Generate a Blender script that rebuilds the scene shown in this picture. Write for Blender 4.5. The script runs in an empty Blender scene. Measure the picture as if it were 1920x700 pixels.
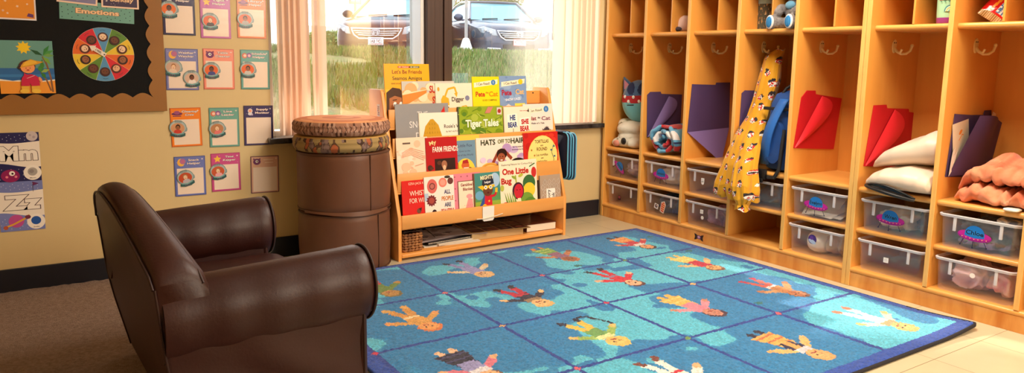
import bpy, bmesh, math, random
import numpy as np
from mathutils import Vector, Matrix, Euler, noise as mnoise
random.seed(7)
scn = bpy.context.scene
COL = scn.collection
PI = math.pi
R = math.radians

# ---------------------------------------------------------------- helpers
def lin(c):
    def f(v):
        v = v / 255.0
        return v / 12.92 if v <= 0.04045 else ((v + 0.055) / 1.055) ** 2.4
    return (f(c[0]), f(c[1]), f(c[2]), 1.0)

def tag(o, label=None, cat=None, group=None, kind=None):
    if label: o['label'] = label
    if cat: o['category'] = cat
    if group: o['group'] = group
    if kind: o['kind'] = kind
    return o

def empty(name, loc=(0, 0, 0), rot=(0, 0, 0), parent=None):
    o = bpy.data.objects.new(name, None)
    o.empty_display_size = 0.05
    o.location = loc; o.rotation_euler = rot
    COL.objects.link(o)
    if parent: o.parent = parent
    return o

def copy_tree(o, parent=None):
    c = o.copy(); COL.objects.link(c)
    if parent: c.parent = parent
    for ch in list(o.children):
        copy_tree(ch, c)
    return c

def link_mesh(name, me, m=None, parent=None, loc=None, rot=None, smooth=None):
    o = bpy.data.objects.new(name, me)
    COL.objects.link(o)
    if m is not None:
        me.materials.clear()
        for x in (m if isinstance(m, (list, tuple)) else [m]): me.materials.append(x)
    if parent: o.parent = parent
    if loc is not None: o.location = loc
    if rot is not None: o.rotation_euler = rot
    if smooth is not None:
        me.shade_smooth()
        if smooth < 170: me.set_sharp_from_angle(angle=R(smooth))
    return o

class MB:
    """collects shapes into one mesh"""
    def __init__(s): s.bm = bmesh.new(); s.mi = 0
    def _fin(s, vs, fs, mtx=None):
        bv = [s.bm.verts.new(mtx @ Vector(v) if mtx is not None else v) for v in vs]
        out = []
        for f in fs:
            try:
                fc = s.bm.faces.new([bv[i] for i in f]); fc.material_index = s.mi; out.append(fc)
            except ValueError: pass
        return bv, out
    def box(s, x0, x1, y0, y1, z0, z1, bev=0, seg=2, mtx=None):
        vs = [(x, y, z) for x in (x0, x1) for y in (y0, y1) for z in (z0, z1)]
        fs = [(0, 1, 3, 2), (4, 6, 7, 5), (0, 4, 5, 1), (2, 3, 7, 6), (0, 2, 6, 4), (1, 5, 7, 3)]
        bv, fc = s._fin(vs, fs, mtx)
        if bev:
            es = list({e for f in fc for e in f.edges})
            bmesh.ops.bevel(s.bm, geom=es, offset=bev, segments=seg, affect='EDGES', profile=0.5, material=-1)
        return s
    def prism(s, pts, axis, a, b, bev=0, mtx=None):
        """polygon pts (2D) extruded along axis 'x','y','z' from a to b"""
        def P(p, t):
            if axis == 'x': return (t, p[0], p[1])
            if axis == 'y': return (p[0], t, p[1])
            return (p[0], p[1], t)
        n = len(pts)
        vs = [P(p, a) for p in pts] + [P(p, b) for p in pts]
        fs = [tuple(range(n)), tuple(range(2 * n - 1, n - 1, -1))] + [(i, i + n, (i + 1) % n + n, (i + 1) % n) for i in range(n)]
        bv, fc = s._fin(vs, fs, mtx)
        if bev:
            es = list({e for f in fc[:2] for e in f.edges})
            bmesh.ops.bevel(s.bm, geom=es, offset=bev, segments=2, affect='EDGES', profile=0.5, material=-1)
        return s
    def tube(s, path, r, n=8, closed=False, caps=True):
        P = [Vector(p) for p in path]; m = len(P); rings = []
        up = Vector((0, 0, 1)); prev = None
        for i in range(m):
            if closed: t = (P[(i + 1) % m] - P[i - 1])
            else: t = P[min(i + 1, m - 1)] - P[max(i - 1, 0)]
            t.normalize()
            if prev is None:
                a = t.cross(up)
                if a.length < 1e-3: a = t.cross(Vector((1, 0, 0)))
            else:
                a = prev - t * prev.dot(t)
            a.normalize(); prev = a; b = t.cross(a)
            rr = r[i] if isinstance(r, (list, tuple)) else r
            rings.append([s.bm.verts.new(P[i] + (a * math.cos(2 * PI * k / n) + b * math.sin(2 * PI * k / n)) * rr) for k in range(n)])
        for i in range(m if closed else m - 1):
            A, B = rings[i], rings[(i + 1) % m]
            for k in range(n):
                f = s.bm.faces.new((A[k], A[(k + 1) % n], B[(k + 1) % n], B[k])); f.material_index = s.mi
        if caps and not closed:
            s.bm.faces.new(rings[0][::-1]).material_index = s.mi
            s.bm.faces.new(rings[-1]).material_index = s.mi
        return s
    def loft(s, rings, closed=True, cap=True):
        """rings: list of equal-length loops of 3D points"""
        rv = [[s.bm.verts.new(p) for p in r] for r in rings]
        n = len(rv[0])
        for A, B in zip(rv[:-1], rv[1:]):
            for k in range(n if closed else n - 1):
                f = s.bm.faces.new((A[k], A[(k + 1) % n], B[(k + 1) % n], B[k])); f.material_index = s.mi
        if cap and closed:
            s.bm.faces.new(rv[0][::-1]).material_index = s.mi
            s.bm.faces.new(rv[-1]).material_index = s.mi
        return s
    def lathe(s, prof, n=48, c=(0, 0, 0), fn=None):
        rings = []
        for (r, z) in prof:
            ring = []
            for k in range(n):
                a = 2 * PI * k / n
                rr = r if fn is None else fn(r, z, a)
                ring.append((c[0] + rr * math.cos(a), c[1] + rr * math.sin(a), c[2] + z))
            rings.append(ring)
        return s.loft(rings)
    def ell(s, c, r, nu=20, nv=12, fn=None, mtx=None):
        """ellipsoid; fn(dir)->radius factor"""
        vs = []; fs = []
        for j in range(nv + 1):
            th = PI * j / nv
            for i in range(nu):
                ph = 2 * PI * i / nu
                d = Vector((math.sin(th) * math.cos(ph), math.sin(th) * math.sin(ph), math.cos(th)))
                k = fn(d) if fn else 1
                p = Vector((d.x * r[0], d.y * r[1], d.z * r[2])) * k
                if mtx is not None: p = mtx @ p
                vs.append(p + Vector(c))
        bv = [s.bm.verts.new(v) for v in vs]
        for j in range(nv):
            for i in range(nu):
                q = [bv[j * nu + i], bv[(j + 1) * nu + i], bv[(j + 1) * nu + (i + 1) % nu], bv[j * nu + (i + 1) % nu]]
                f = s.bm.faces.new(q); f.material_index = s.mi
        return s
    def poly(s, pts):
        s.bm.faces.new([s.bm.verts.new(p) for p in pts]).material_index = s.mi
        return s
    def build(s, name, m=None, parent=None, loc=None, rot=None, smooth=None, merge=0):
        if merge: bmesh.ops.remove_doubles(s.bm, verts=s.bm.verts, dist=merge)
        bmesh.ops.recalc_face_normals(s.bm, faces=s.bm.faces)
        me = bpy.data.meshes.new(name)
        s.bm.to_mesh(me); s.bm.free()
        return link_mesh(name, me, m, parent, loc, rot, smooth)

def remesh_blob(mb, voxel, smooth_it=6):
    """union of overlapping volumes in a MB -> one continuous mesh"""
    me = bpy.data.meshes.new('tmp'); mb.bm.to_mesh(me); mb.bm.free()
    o = bpy.data.objects.new('tmp', me); COL.objects.link(o)
    md = o.modifiers.new('r', 'REMESH'); md.mode = 'VOXEL'; md.voxel_size = voxel
    sm = o.modifiers.new('s', 'SMOOTH'); sm.iterations = smooth_it; sm.factor = 0.5
    dg = bpy.context.evaluated_depsgraph_get()
    out = bpy.data.meshes.new_from_object(o.evaluated_get(dg))
    bpy.data.objects.remove(o); bpy.data.meshes.remove(me)
    return out

# ---------------------------------------------------------------- materials
def mat(name, col, rough=0.5, bump=None, var=None, metal=0, spec=0.5, coat=0, trans=None, sheen=0, alpha=None, stretch=(1, 1, 1)):
    """bump=(scale, strength); var=(scale, other colour, contrast)"""
    m = bpy.data.materials.new(name); m.use_nodes = True
    nt = m.node_tree; b = nt.nodes['Principled BSDF']
    c = lin(col) if max(col) > 1.0 else (*col[:3], 1)
    b.inputs['Base Color'].default_value = c
    b.inputs['Roughness'].default_value = rough
    b.inputs['Metallic'].default_value = metal
    b.inputs['Specular IOR Level'].default_value = spec
    b.inputs['Coat Weight'].default_value = coat
    if sheen: b.inputs['Sheen Weight'].default_value = sheen
    tc = nt.nodes.new('ShaderNodeTexCoord'); mp = nt.nodes.new('ShaderNodeMapping')
    mp.inputs['Scale'].default_value = stretch
    nt.links.new(tc.outputs['Object'], mp.inputs['Vector'])
    if var:
        n = nt.nodes.new('ShaderNodeTexNoise'); n.inputs['Scale'].default_value = var[0]; n.inputs['Detail'].default_value = 5
        n.inputs['Distortion'].default_value = 0.6
        nt.links.new(mp.outputs[0], n.inputs['Vector'])
        rp = nt.nodes.new('ShaderNodeValToRGB')
        k = var[2] if len(var) > 2 else 0.2
        rp.color_ramp.elements[0].position = 0.5 - k; rp.color_ramp.elements[1].position = 0.5 + k
        rp.color_ramp.elements[0].color = lin(var[1]); rp.color_ramp.elements[1].color = c
        nt.links.new(n.outputs['Fac'], rp.inputs['Fac']); nt.links.new(rp.outputs[0], b.inputs['Base Color'])
    if bump:
        n = nt.nodes.new('ShaderNodeTexNoise'); n.inputs['Scale'].default_value = bump[0]; n.inputs['Detail'].default_value = 4
        nt.links.new(mp.outputs[0], n.inputs['Vector'])
        bp = nt.nodes.new('ShaderNodeBump'); bp.inputs['Strength'].default_value = bump[1]; bp.inputs['Distance'].default_value = bump[2] if len(bump) > 2 else 0.004
        nt.links.new(n.outputs['Fac'], bp.inputs['Height']); nt.links.new(bp.outputs[0], b.inputs['Normal'])
    return m

def attr_mat(name, rough=0.5, bump=None, spec=0.4, sheen=0):
    """material that reads the flat colours drawn into the mesh"""
    m = mat(name, (200, 200, 200), rough, bump, spec=spec, sheen=sheen)
    nt = m.node_tree
    a = nt.nodes.new('ShaderNodeAttribute'); a.attribute_name = 'Col'
    nt.links.new(a.outputs['Color'], nt.nodes['Principled BSDF'].inputs['Base Color'])
    return m

def mix_transparent(name, col, fac, rough=0.3, translucent=0.0, glossy=0.0, noise=None):
    """sheet that lets light straight through: transparent + diffuse/translucent + glossy"""
    m = bpy.data.materials.new(name); m.use_nodes = True
    nt = m.node_tree; nt.nodes.clear()
    out = nt.nodes.new('ShaderNodeOutputMaterial')
    tr = nt.nodes.new('ShaderNodeBsdfTransparent')
    di = nt.nodes.new('ShaderNodeBsdfDiffuse'); di.inputs['Color'].default_value = lin(col)
    tl = nt.nodes.new('ShaderNodeBsdfTranslucent'); tl.inputs['Color'].default_value = lin(col)
    gl = nt.nodes.new('ShaderNodeBsdfGlossy'); gl.inputs['Roughness'].default_value = rough
    m1 = nt.nodes.new('ShaderNodeMixShader'); m1.inputs[0].default_value = translucent
    nt.links.new(di.outputs[0], m1.inputs[1]); nt.links.new(tl.outputs[0], m1.inputs[2])
    m2 = nt.nodes.new('ShaderNodeMixShader'); m2.inputs[0].default_value = fac
    nt.links.new(tr.outputs[0], m2.inputs[1]); nt.links.new(m1.outputs[0], m2.inputs[2])
    m3 = nt.nodes.new('ShaderNodeMixShader'); m3.inputs[0].default_value = glossy
    nt.links.new(m2.outputs[0], m3.inputs[1]); nt.links.new(gl.outputs[0], m3.inputs[2])
    if noise:
        tc = nt.nodes.new('ShaderNodeTexCoord'); n = nt.nodes.new('ShaderNodeTexNoise'); n.inputs['Scale'].default_value = noise[0]; n.inputs['Detail'].default_value = 6
        mr = nt.nodes.new('ShaderNodeMapRange'); mr.inputs['From Min'].default_value = 0.3; mr.inputs['From Max'].default_value = 0.75
        mr.inputs['To Min'].default_value = noise[1]; mr.inputs['To Max'].default_value = noise[2]
        nt.links.new(tc.outputs['Object'], n.inputs['Vector']); nt.links.new(n.outputs['Fac'], mr.inputs['Value']); nt.links.new(mr.outputs[0], m2.inputs[0])
    nt.links.new(m3.outputs[0], out.inputs['Surface'])
    return m

M = {}
M['wood'] = mat('maple_wood', (238, 172, 84), 0.34, (14, 0.06), (5, (222, 150, 64), 0.4), coat=0.15, stretch=(3, 3, 0.35))
M['wood_shelf'] = mat('maple_shelf', (242, 180, 96), 0.3, (14, 0.05), (6, (226, 156, 74), 0.4), coat=0.2, stretch=(3, 0.35, 3))
M['wood_edge'] = mat('maple_edge', (246, 196, 114), 0.35, (30, 0.05), (20, (230, 172, 90), 0.3), stretch=(4, 4, 0.5))
M['kick'] = mat('maple_kick', (240, 176, 94), 0.3, (30, 0.05), (5, (206, 126, 52), 0.16), coat=.2, stretch=(1, 2.4, 0.5))
M['wood_rack'] = mat('birch_rack', (240, 170, 90), 0.4, (12, 0.05), (5, (226, 150, 70), 0.4), stretch=(0.4, 3, 3))
M['brass'] = mat('cream_hook', (236, 208, 146), 0.3)
M['leather'] = mat('brown_leather', (58, 23, 17), 0.44, (160, 0.16, 0.002), (5, (43, 16, 12), 0.4), spec=0.42)
M['leather_seam'] = mat('dark_leather_piping', (44, 19, 14), 0.5)
M['vinyl'] = mat('brown_vinyl', (112, 72, 50), 0.45, (220, 0.08, 0.002), (6, (98, 61, 42), 0.4), spec=0.4)
M['vinyl_seam'] = mat('brown_vinyl_seam', (84, 52, 36), 0.5)
M['wall'] = mat('cream_wall', (222, 196, 144), 0.55, (70, 0.05), (2.0, (214, 188, 134), 0.4))
M['white'] = mat('white_paint', (236, 232, 222), 0.5)
M['navy_base'] = mat('navy_baseboard', (24, 27, 38), 0.4)
M['sill'] = mat('dark_marble', (70, 66, 66), 0.18, var=(14, (24, 22, 24), 0.12))
M['frame_dark'] = mat('bronze_frame', (58, 40, 34), 0.45, metal=0.2, stretch=(30, 30, 0.5), var=(4, (78, 56, 48), 0.3))
M['frame_light'] = mat('silver_frame', (225, 222, 220), 0.35, metal=0.3)
M['ceil'] = mat('ceiling_white', (232, 228, 218), 0.8, (40, 0.2))
M['black'] = mat('black_plastic', (18, 18, 20), 0.45)
M['black_felt'] = mat('black_felt', (9, 8, 9), 0.95, (150, 0.3))
M['print'] = attr_mat('printed_paper', 0.42)
M['gloss_print'] = attr_mat('laminated_paper', 0.22, (30, 0.12, 0.003), spec=0.5)
M['cloth_print'] = attr_mat('printed_cloth', 0.85, (120, 0.2), spec=0.2, sheen=0.3)
M['paper'] = mat('paper_white', (240, 234, 222), 0.6)
M['pages'] = mat('book_pages', (232, 220, 196), 0.8, (300, 0.2))

# ---------------------------------------------------------------- flat art (drawn as real coloured faces)
_TXT = {}
def text_mesh(s, bold=0.0):
    k = (s, bold)
    if k in _TXT: return _TXT[k]
    cu = bpy.data.curves.new('t', 'FONT'); cu.body = s; cu.size = 1; cu.resolution_u = 3; cu.offset = bold
    o = bpy.data.objects.new('t', cu); COL.objects.link(o)
    dg = bpy.context.evaluated_depsgraph_get()
    me = bpy.data.meshes.new_from_object(o.evaluated_get(dg))
    v = [(p.co.x, p.co.y) for p in me.vertices]; f = [tuple(p.vertices) for p in me.polygons]
    bpy.data.objects.remove(o); bpy.data.curves.remove(cu); bpy.data.meshes.remove(me)
    _TXT[k] = (v, f); return _TXT[k]

class Art:
    """2D drawing in metres: x right, y up on the picture; becomes a thin mesh facing local -Y"""
    DZ = 0.00006
    def __init__(s): s.v = []; s.f = []; s.c = []; s.n = 1
    def _add(s, vs, fs, col, hold=False):
        if not hold: s.n += 1
        b = len(s.v); y = -s.n * s.DZ
        s.v += [(p[0], y, p[1]) for p in vs]
        s.f += [tuple(b + i for i in f) for f in fs]
        s.c += [lin(col)] * len(fs)
        return s
    def poly(s, pts, col, hold=False): return s._add(pts, [tuple(range(len(pts)))], col, hold)
    def rect(s, x0, y0, x1, y1, col, hold=False): return s.poly([(x0, y0), (x1, y0), (x1, y1), (x0, y1)], col, hold)
    def ell(s, cx, cy, rx, ry, col, rot=0, n=24, hold=False, a0=0, a1=360):
        c, q = math.cos(R(rot)), math.sin(R(rot)); pts = []
        full = (a1 - a0) >= 360
        for k in range(n if full else n + 1):
            a = R(a0 + (a1 - a0) * k / n)
            x, y = rx * math.cos(a), ry * math.sin(a)
            pts.append((cx + x * c - y * q, cy + x * q + y * c))
        return s.poly(pts, col, hold)
    def circ(s, cx, cy, r, col, n=24, hold=False): return s.ell(cx, cy, r, r, col, n=n, hold=hold)
    def line(s, pts, w, col, hold=False):
        if not hold: s.n += 1
        for i, ((x0, y0), (x1, y1)) in enumerate(zip(pts[:-1], pts[1:])):
            d = math.hypot(x1 - x0, y1 - y0) or 1; nx, ny = -(y1 - y0) / d * w / 2, (x1 - x0) / d * w / 2
            s._add([(x0 + nx, y0 + ny), (x0 - nx, y0 - ny), (x1 - nx, y1 - ny), (x1 + nx, y1 + ny)], [(0, 1, 2, 3)], col, True)
        return s
    def star(s, cx, cy, r, col, k=5, inner=0.45, rot=90):
        pts = []
        for i in range(2 * k):
            a = R(rot + 180 * i / k); q = r if i % 2 == 0 else r * inner
            pts.append((cx + q * math.cos(a), cy + q * math.sin(a)))
        return s.poly(pts, col)
    def dots(s, pts, r, col):
        s.n += 1
        for p in pts: s.circ(p[0], p[1], r, col, n=7, hold=True)
        return s
    def text(s, t, cx, cy, h, col, rot=0, bold=0.02, w=None, align='c'):
        """h: capital letter height; w: fit the width"""
        v, f = text_mesh(t, bold)
        if not v: return s
        xs = [p[0] for p in v]; x0, x1 = min(xs), max(xs)
        sy = h / 0.69; sx = sy if w is None else w / max(1e-6, (x1 - x0))
        off = {'c': (x0 + x1) / 2, 'l': x0, 'r': x1}[align]
        c, q = math.cos(R(rot)), math.sin(R(rot)); out = []
        for p in v:
            x, y = (p[0] - off) * sx, (p[1] - 0.345) * sy
            out.append((cx + x * c - y * q, cy + x * q + y * c))
        return s._add(out, f, col)
    def outlined(s, t, cx, cy, h, col, ocol, rot=0, ob=0.06, bold=0.02, w=None, align='c'):
        v, f = text_mesh(t, bold); xs = [p[0] for p in v]
        wo = None
        if w is not None:
            v2, _ = text_mesh(t, ob); xo = [p[0] for p in v2]; wo = w * (max(xo) - min(xo)) / (max(xs) - min(xs))
        s.text(t, cx, cy, h, ocol, rot, ob, wo, align)
        return s.text(t, cx, cy, h, col, rot, bold, w, align)
    def build(s, name, m=None, parent=None, loc=None, rot=None):
        me = bpy.data.meshes.new(name); me.from_pydata(s.v, [], s.f)
        a = me.attributes.new('Col', 'FLOAT_COLOR', 'FACE')
        a.data.foreach_set('color', np.array(s.c, dtype=np.float32).ravel())
        bm = bmesh.new(); bm.from_mesh(me)
        for f in bm.faces:
            if f.normal.y > 0: f.normal_flip()
        bmesh.ops.triangulate(bm, faces=[f for f in bm.faces if len(f.verts) > 4])
        bm.to_mesh(me); bm.free()
        return link_mesh(name, me, m or M['print'], parent, loc, rot)

def face_colours(me, fn):
    """paint a mesh's faces in fn(centre, normal)->sRGB"""
    a = me.attributes.new('Col', 'FLOAT_COLOR', 'FACE')
    for p in me.polygons: a.data[p.index].color = lin(fn(p.center, p.normal))

# ---------------------------------------------------------------- camera
cam_d = bpy.data.cameras.new('camera'); cam = bpy.data.objects.new('camera', cam_d); COL.objects.link(cam)
cam_d.sensor_fit = 'HORIZONTAL'; cam_d.sensor_width = 36.0
FPX = 1383.94
cam_d.lens = FPX / 1920 * 36.0
cam_d.shift_y = -(350 - 320.32) / 1920.0
yaw, pit, rol = 0.5821, -0.1509, 0.0141
fw = Vector((math.sin(yaw) * math.cos(pit), math.cos(yaw) * math.cos(pit), math.sin(pit)))
rt = Vector((math.cos(yaw), -math.sin(yaw), 0)); up = rt.cross(fw)
r2 = rt * math.cos(rol) + up * math.sin(rol); u2 = -rt * math.sin(rol) + up * math.cos(rol)
mw = Matrix((r2, u2, -fw)).transposed().to_4x4(); mw.translation = Vector((-2.8406, -3.3698, 0.9256))
cam.matrix_world = mw
cam_d.clip_start = 0.02; cam_d.clip_end = 300
scn.camera = cam

# ---------------------------------------------------------------- room shell
CEIL = 2.15
def struct(o): o['kind'] = 'structure'; return o
b = MB(); WX0, WX1, WZ0, WZ1 = -1.925, 0.0, 0.535, 1.50; WT = 0.14
b.box(-4.3, WX0, 0, WT, 0, CEIL); b.box(WX1, 0.6, 0, WT, 0, CEIL); b.box(WX0, WX1, 0, WT, 0, WZ0); b.box(WX0, WX1, 0, WT, WZ1, CEIL)
struct(b.build('wall_back', M['wall']))
struct(MB().box(0.415, 0.53, -5.2, -0.0005, 0, CEIL).build('wall_right', M['wall']))
struct(MB().box(-4.42, -4.30, -5.2, 0, 0, CEIL).build('wall_left', M['wall']))
struct(MB().box(-4.3, 0.415, -5.32, -5.2, 0, CEIL).build('wall_front', M['wall']))
struct(MB().box(-4.42, 0.6, -5.32, WT, CEIL, CEIL + 0.1).build('ceiling', M['ceil']))
struct(MB().box(-4.3, -0.0, -0.012, -0.0002, 0.0, 0.094, 0.002).build('baseboard_back', M['navy_base']))

# tile floor
mt = mat('beige_tile', (214, 200, 168), 0.28, (3, 0.02), (5, (204, 188, 154), 0.4), spec=0.5)
nt = mt.node_tree; bs = nt.nodes['Principled BSDF']
tc = nt.nodes.new('ShaderNodeTexCoord'); mp = nt.nodes.new('ShaderNodeMapping'); mp.inputs['Location'].default_value = (0.49, 2.25, 0)
br = nt.nodes.new('ShaderNodeTexBrick'); br.offset = 0; br.squash = 1
br.inputs['Scale'].default_value = 1; br.inputs['Brick Width'].default_value = 0.3; br.inputs['Row Height'].default_value = 0.3
br.inputs['Mortar Size'].default_value = 0.0011; br.inputs['Mortar Smooth'].default_value = 0.2
br.inputs['Color1'].default_value = (1, 1, 1, 1); br.inputs['Color2'].default_value = (0.93, 0.92, 0.90, 1); br.inputs['Mortar'].default_value = (0.33, 0.28, 0.22, 1)
mx = nt.nodes.new('ShaderNodeMix'); mx.data_type = 'RGBA'; mx.blend_type = 'MULTIPLY'; mx.inputs[0].default_value = 1
src = bs.inputs['Base Color'].links[0].from_socket
nt.links.new(tc.outputs['Object'], mp.inputs['Vector']); nt.links.new(mp.outputs[0], br.inputs['Vector'])
nt.links.new(src, mx.inputs[6]); nt.links.new(br.outputs['Color'], mx.inputs[7]); nt.links.new(mx.outputs[2], bs.inputs['Base Color'])
struct(MB().box(-4.3, 0.6, -5.2, 0.0, -0.08, 0).build('floor', mt))
mc = mat('grey_brown_carpet', (176, 152, 138), 0.95, (260, 1.0, 0.006), (90, (136, 114, 102), 0.25), spec=0.1)
bm = bmesh.new()
nx, ny = 150, 300
gx = np.linspace(-4.29, -2.33, nx); gy = np.linspace(-5.19, -0.013, ny)
X, Y = np.meshgrid(gx, gy, indexing='ij'); rng = np.random.default_rng(3)
Zc = 0.004 + rng.random(X.shape) * 0.004
me = bpy.data.meshes.new('carpet')
me.from_pydata(np.stack([X, Y, Zc], -1).reshape(-1, 3).tolist(), [], [(i * ny + j, (i + 1) * ny + j, (i + 1) * ny + j + 1, i * ny + j + 1) for i in range(nx - 1) for j in range(ny - 1)])
bm.free()
struct(link_mesh('floor_carpet', me, mc, smooth=180))

# window: frame, mullion, panes, sill
wf = empty('window_1', (-0.96, 0.07, WZ0)); struct(wf)
def wpart(n, mb, m): return mb.build(n, m, wf, loc=(0.96, -0.07, -WZ0))
wpart('frame', MB().box(WX0, WX0 + 0.03, 0.06, 0.138, WZ0, WZ1, .003).box(WX1 - 0.06, WX1 - 0.001, 0.06, 0.138, WZ0, WZ1, .003).box(WX0 + .03, WX1 - .06, 0.06, 0.138, WZ1 - 0.05, WZ1, .003).box(WX0 + .03, WX1 - .06, 0.06, 0.138, WZ0, WZ0 + 0.045, .003), M['frame_light'])
wpart('mullion', MB().box(-1.136, -1.092, 0.01, 0.138, WZ0 + .02, WZ1 - .03, .003).box(-1.092, -1.04, 0.02, 0.138, WZ0 + .02, WZ1 - .03, .003).box(-1.04, -0.993, 0.01, 0.138, WZ0 + .02, WZ1 - .03, .003), M['frame_dark'])
wpart('frame', MB().box(-1.158, -1.137, 0.04, 0.138, WZ0 + .045, WZ1 - .05, .003), M['frame_light'])
gl = mix_transparent('window_glass', (255, 246, 232), 0.06, 0.0, translucent=0.75, glossy=0.34, noise=(9, 0.0, 0.05))
gl2 = mix_transparent('dusty_glare_glass', (255, 246, 232), 0.06, 0.0, translucent=0.75, glossy=0.13, noise=(7, 0.0, 0.06))
nt = gl2.node_tree   # dusty pane, with sun glare put in as a veil thickening to the right
tc = [n for n in nt.nodes if n.type == 'TEX_COORD'][0]
sx = nt.nodes.new('ShaderNodeSeparateXYZ'); mr = nt.nodes.new('ShaderNodeMapRange'); ad = nt.nodes.new('ShaderNodeMath'); ad.operation = 'ADD'
mr.interpolation_type = 'SMOOTHSTEP'
mr.inputs['From Min'].default_value = -0.64; mr.inputs['From Max'].default_value = -0.45; mr.inputs['To Min'].default_value = 0; mr.inputs['To Max'].default_value = 0.22
nt.links.new(tc.outputs['Object'], sx.inputs[0]); nt.links.new(sx.outputs['X'], mr.inputs['Value'])
old = [n for n in nt.nodes if n.type == 'MAP_RANGE' and n != mr][0]
nt.links.new(old.outputs[0], ad.inputs[0]); nt.links.new(mr.outputs[0], ad.inputs[1])
m2 = [l.to_socket for l in old.outputs[0].links if l.to_node.type == 'MIX_SHADER'][0]
nt.links.new(ad.outputs[0], m2)
wpart('pane', MB().poly([(WX0 + .03, .125, WZ0 + .045), (-1.158, .125, WZ0 + .045), (-1.158, .125, WZ1 - .05), (WX0 + .03, .125, WZ1 - .05)]), gl)
wpart('pane', MB().poly([(-.993, .125, WZ0 + .045), (WX1 - .06, .125, WZ0 + .045), (WX1 - .06, .125, WZ1 - .05), (-.993, .125, WZ1 - .05)]), gl2)
wpart('sill', MB().box(WX0 - 0.02, WX1 - 0.002, -0.045, 0.059, WZ0 - 0.004, WZ0 + 0.022, .004), M['sill'])
# ================================================================ cubby locker units
PIT, TH, Y0 = 0.3163, 0.017, 0.0276
def far(s): return -(Y0 + PIT * (s - 1) + TH + (0.0188 if s > 5 else 0))   # face of the panel at the far side of section s
DEP = 0.378
def bull(x, y0, y1, ztop, th, back):
    """shelf board with rounded front edge (profile in x,z) extruded along y"""
    r = th / 2; pts = []
    for k in range(7):
        a = PI / 2 + PI * k / 6
        pts.append((x + r + r * math.cos(a), ztop - r + r * math.sin(a)))
    pts += [(back, ztop - th), (back, ztop)]
    return pts
def shelf_mb(x, y0, y1, ztop, th=0.022, back=DEP - .002):
    mb = MB(); mb.prism(bull(x, y0, y1, ztop, th, back), 'y', y0, y1); return mb

def make_unit(label):
    u = empty('cubby_locker', (0, -Y0, 0))
    tag(u, label, 'cubby', 'wooden cubby lockers along the right wall')
    L = (0, Y0, 0)
    W5 = 5 * PIT + TH
    MB().box(DEP - 0.006, DEP, -Y0 - W5, -Y0, 0.0, 1.30).build('back_panel', M['wood'], u, L)
    for k in (0, 5):
        y = -(Y0 + k * PIT)
        MB().box(0, DEP, y - TH, y, 0, 1.30, .002).build('side_panel', M['wood'], u, L)
        MB().box(-0.0018, 0.0012, y - TH - .0003, y + .0003, 0.001, 1.30, .0007, 1).build('edge_band', M['wood_edge'], u, L)
    for k in (1, 2, 3, 4):
        y = -(Y0 + k * PIT)
        MB().box(0, DEP, y - TH, y, 0.079, 1.30, .002).build('divider', M['wood'], u, L)
        MB().box(-0.0018, 0.0012, y - TH - .0003, y + .0003, 0.0795, 1.30, .0007, 1).build('edge_band', M['wood_edge'], u, L)
    MB().box(0.0015, 0.018, -Y0 - W5 + TH, -Y0 - TH, 0.0, 0.06, .001).build('kick_board', M['kick'], u, L)
    MB().prism(bull(-0.002, 0, 0, 0.079, 0.021, DEP - .004), 'y', -Y0 - W5 + TH, -Y0 - TH).build('bottom_board', M['wood_shelf'], u, L, smooth=50)
    MB().box(0.0, DEP, -Y0 - W5, -Y0, 1.30, 1.318, .003).build('top_board', M['wood'], u, L)
    for s in range(1, 6):
        a = far(s) - 0.0006; c = far(s) - (PIT - TH) + 0.0006; m = (a + c) / 2
        shelf_mb(0.016, c, a, 0.247, 0.02).build('shelf', M['wood_shelf'], u, L, smooth=50)
        shelf_mb(0.010, c, a, 0.421, 0.022).build('shelf', M['wood_shelf'], u, L, smooth=50)
        shelf_mb(0.030, c, a, 1.078, 0.022).build('shelf', M['wood_shelf'], u, L, smooth=50)
        MB().box(0.034, DEP - .006, m - 0.004, m + 0.004, 1.078, 1.30, .001).build('partition', M['wood'], u, L)
        # double coat hook screwed on the far panel
        h = MB(); f = far(s)
        h.prism([(0.178 + 0.015 * math.cos(a) * 1.0, 1.0 + (0.026 if math.sin(a) > 0 else 0.03) * math.sin(a)) for a in [2 * PI * k / 18 for k in range(18)]], 'y', f - 0.004, f)
        ho = h.build('hook', M['brass'], u, L, smooth=40)
        g = MB()
        g.tube([(0.180, f - 0.003, 0.992), (0.186, f - 0.010, 0.976), (0.197, f - 0.022, 0.967), (0.212, f - 0.034, 0.968), (0.224, f - 0.044, 0.979), (0.228, f - 0.048, 0.998)], [.005, .0055, .0055, .0055, .005, .0055], 10)
        g.ell((0.228, f - 0.048, 1.001), (.007, .007, .007), 10, 8)
        g.tube([(0.178, f - 0.004, 0.99), (0.176, f - 0.018, 0.975), (0.176, f - 0.03, 0.972), (0.176, f - 0.036, 0.985)], [.0055, .0055, .005, .005], 8)
        g.build('prong', M['brass'], ho, smooth=60)
        e = MB()
        for dx in (-0.006, 0.006): e.ell((0.178 + dx, f - 0.0042, 1.012), (.003, .0016, .003), 8, 6)
        e.build('screw', M['black'], ho)
    return u
unit1 = make_unit('maple cubby locker with five bays, nearest the window and holding the yellow jacket')
unit2 = copy_tree(unit1); unit2.location.y -= 5 * PIT + 0.0188
unit2['label'] = 'maple cubby locker at the right edge, holding two red and cream pillow bags and a peach blanket'
unit2['label'] = 'second maple cubby locker, in front of the first, holding cream pillows and a peach blanket'

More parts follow.
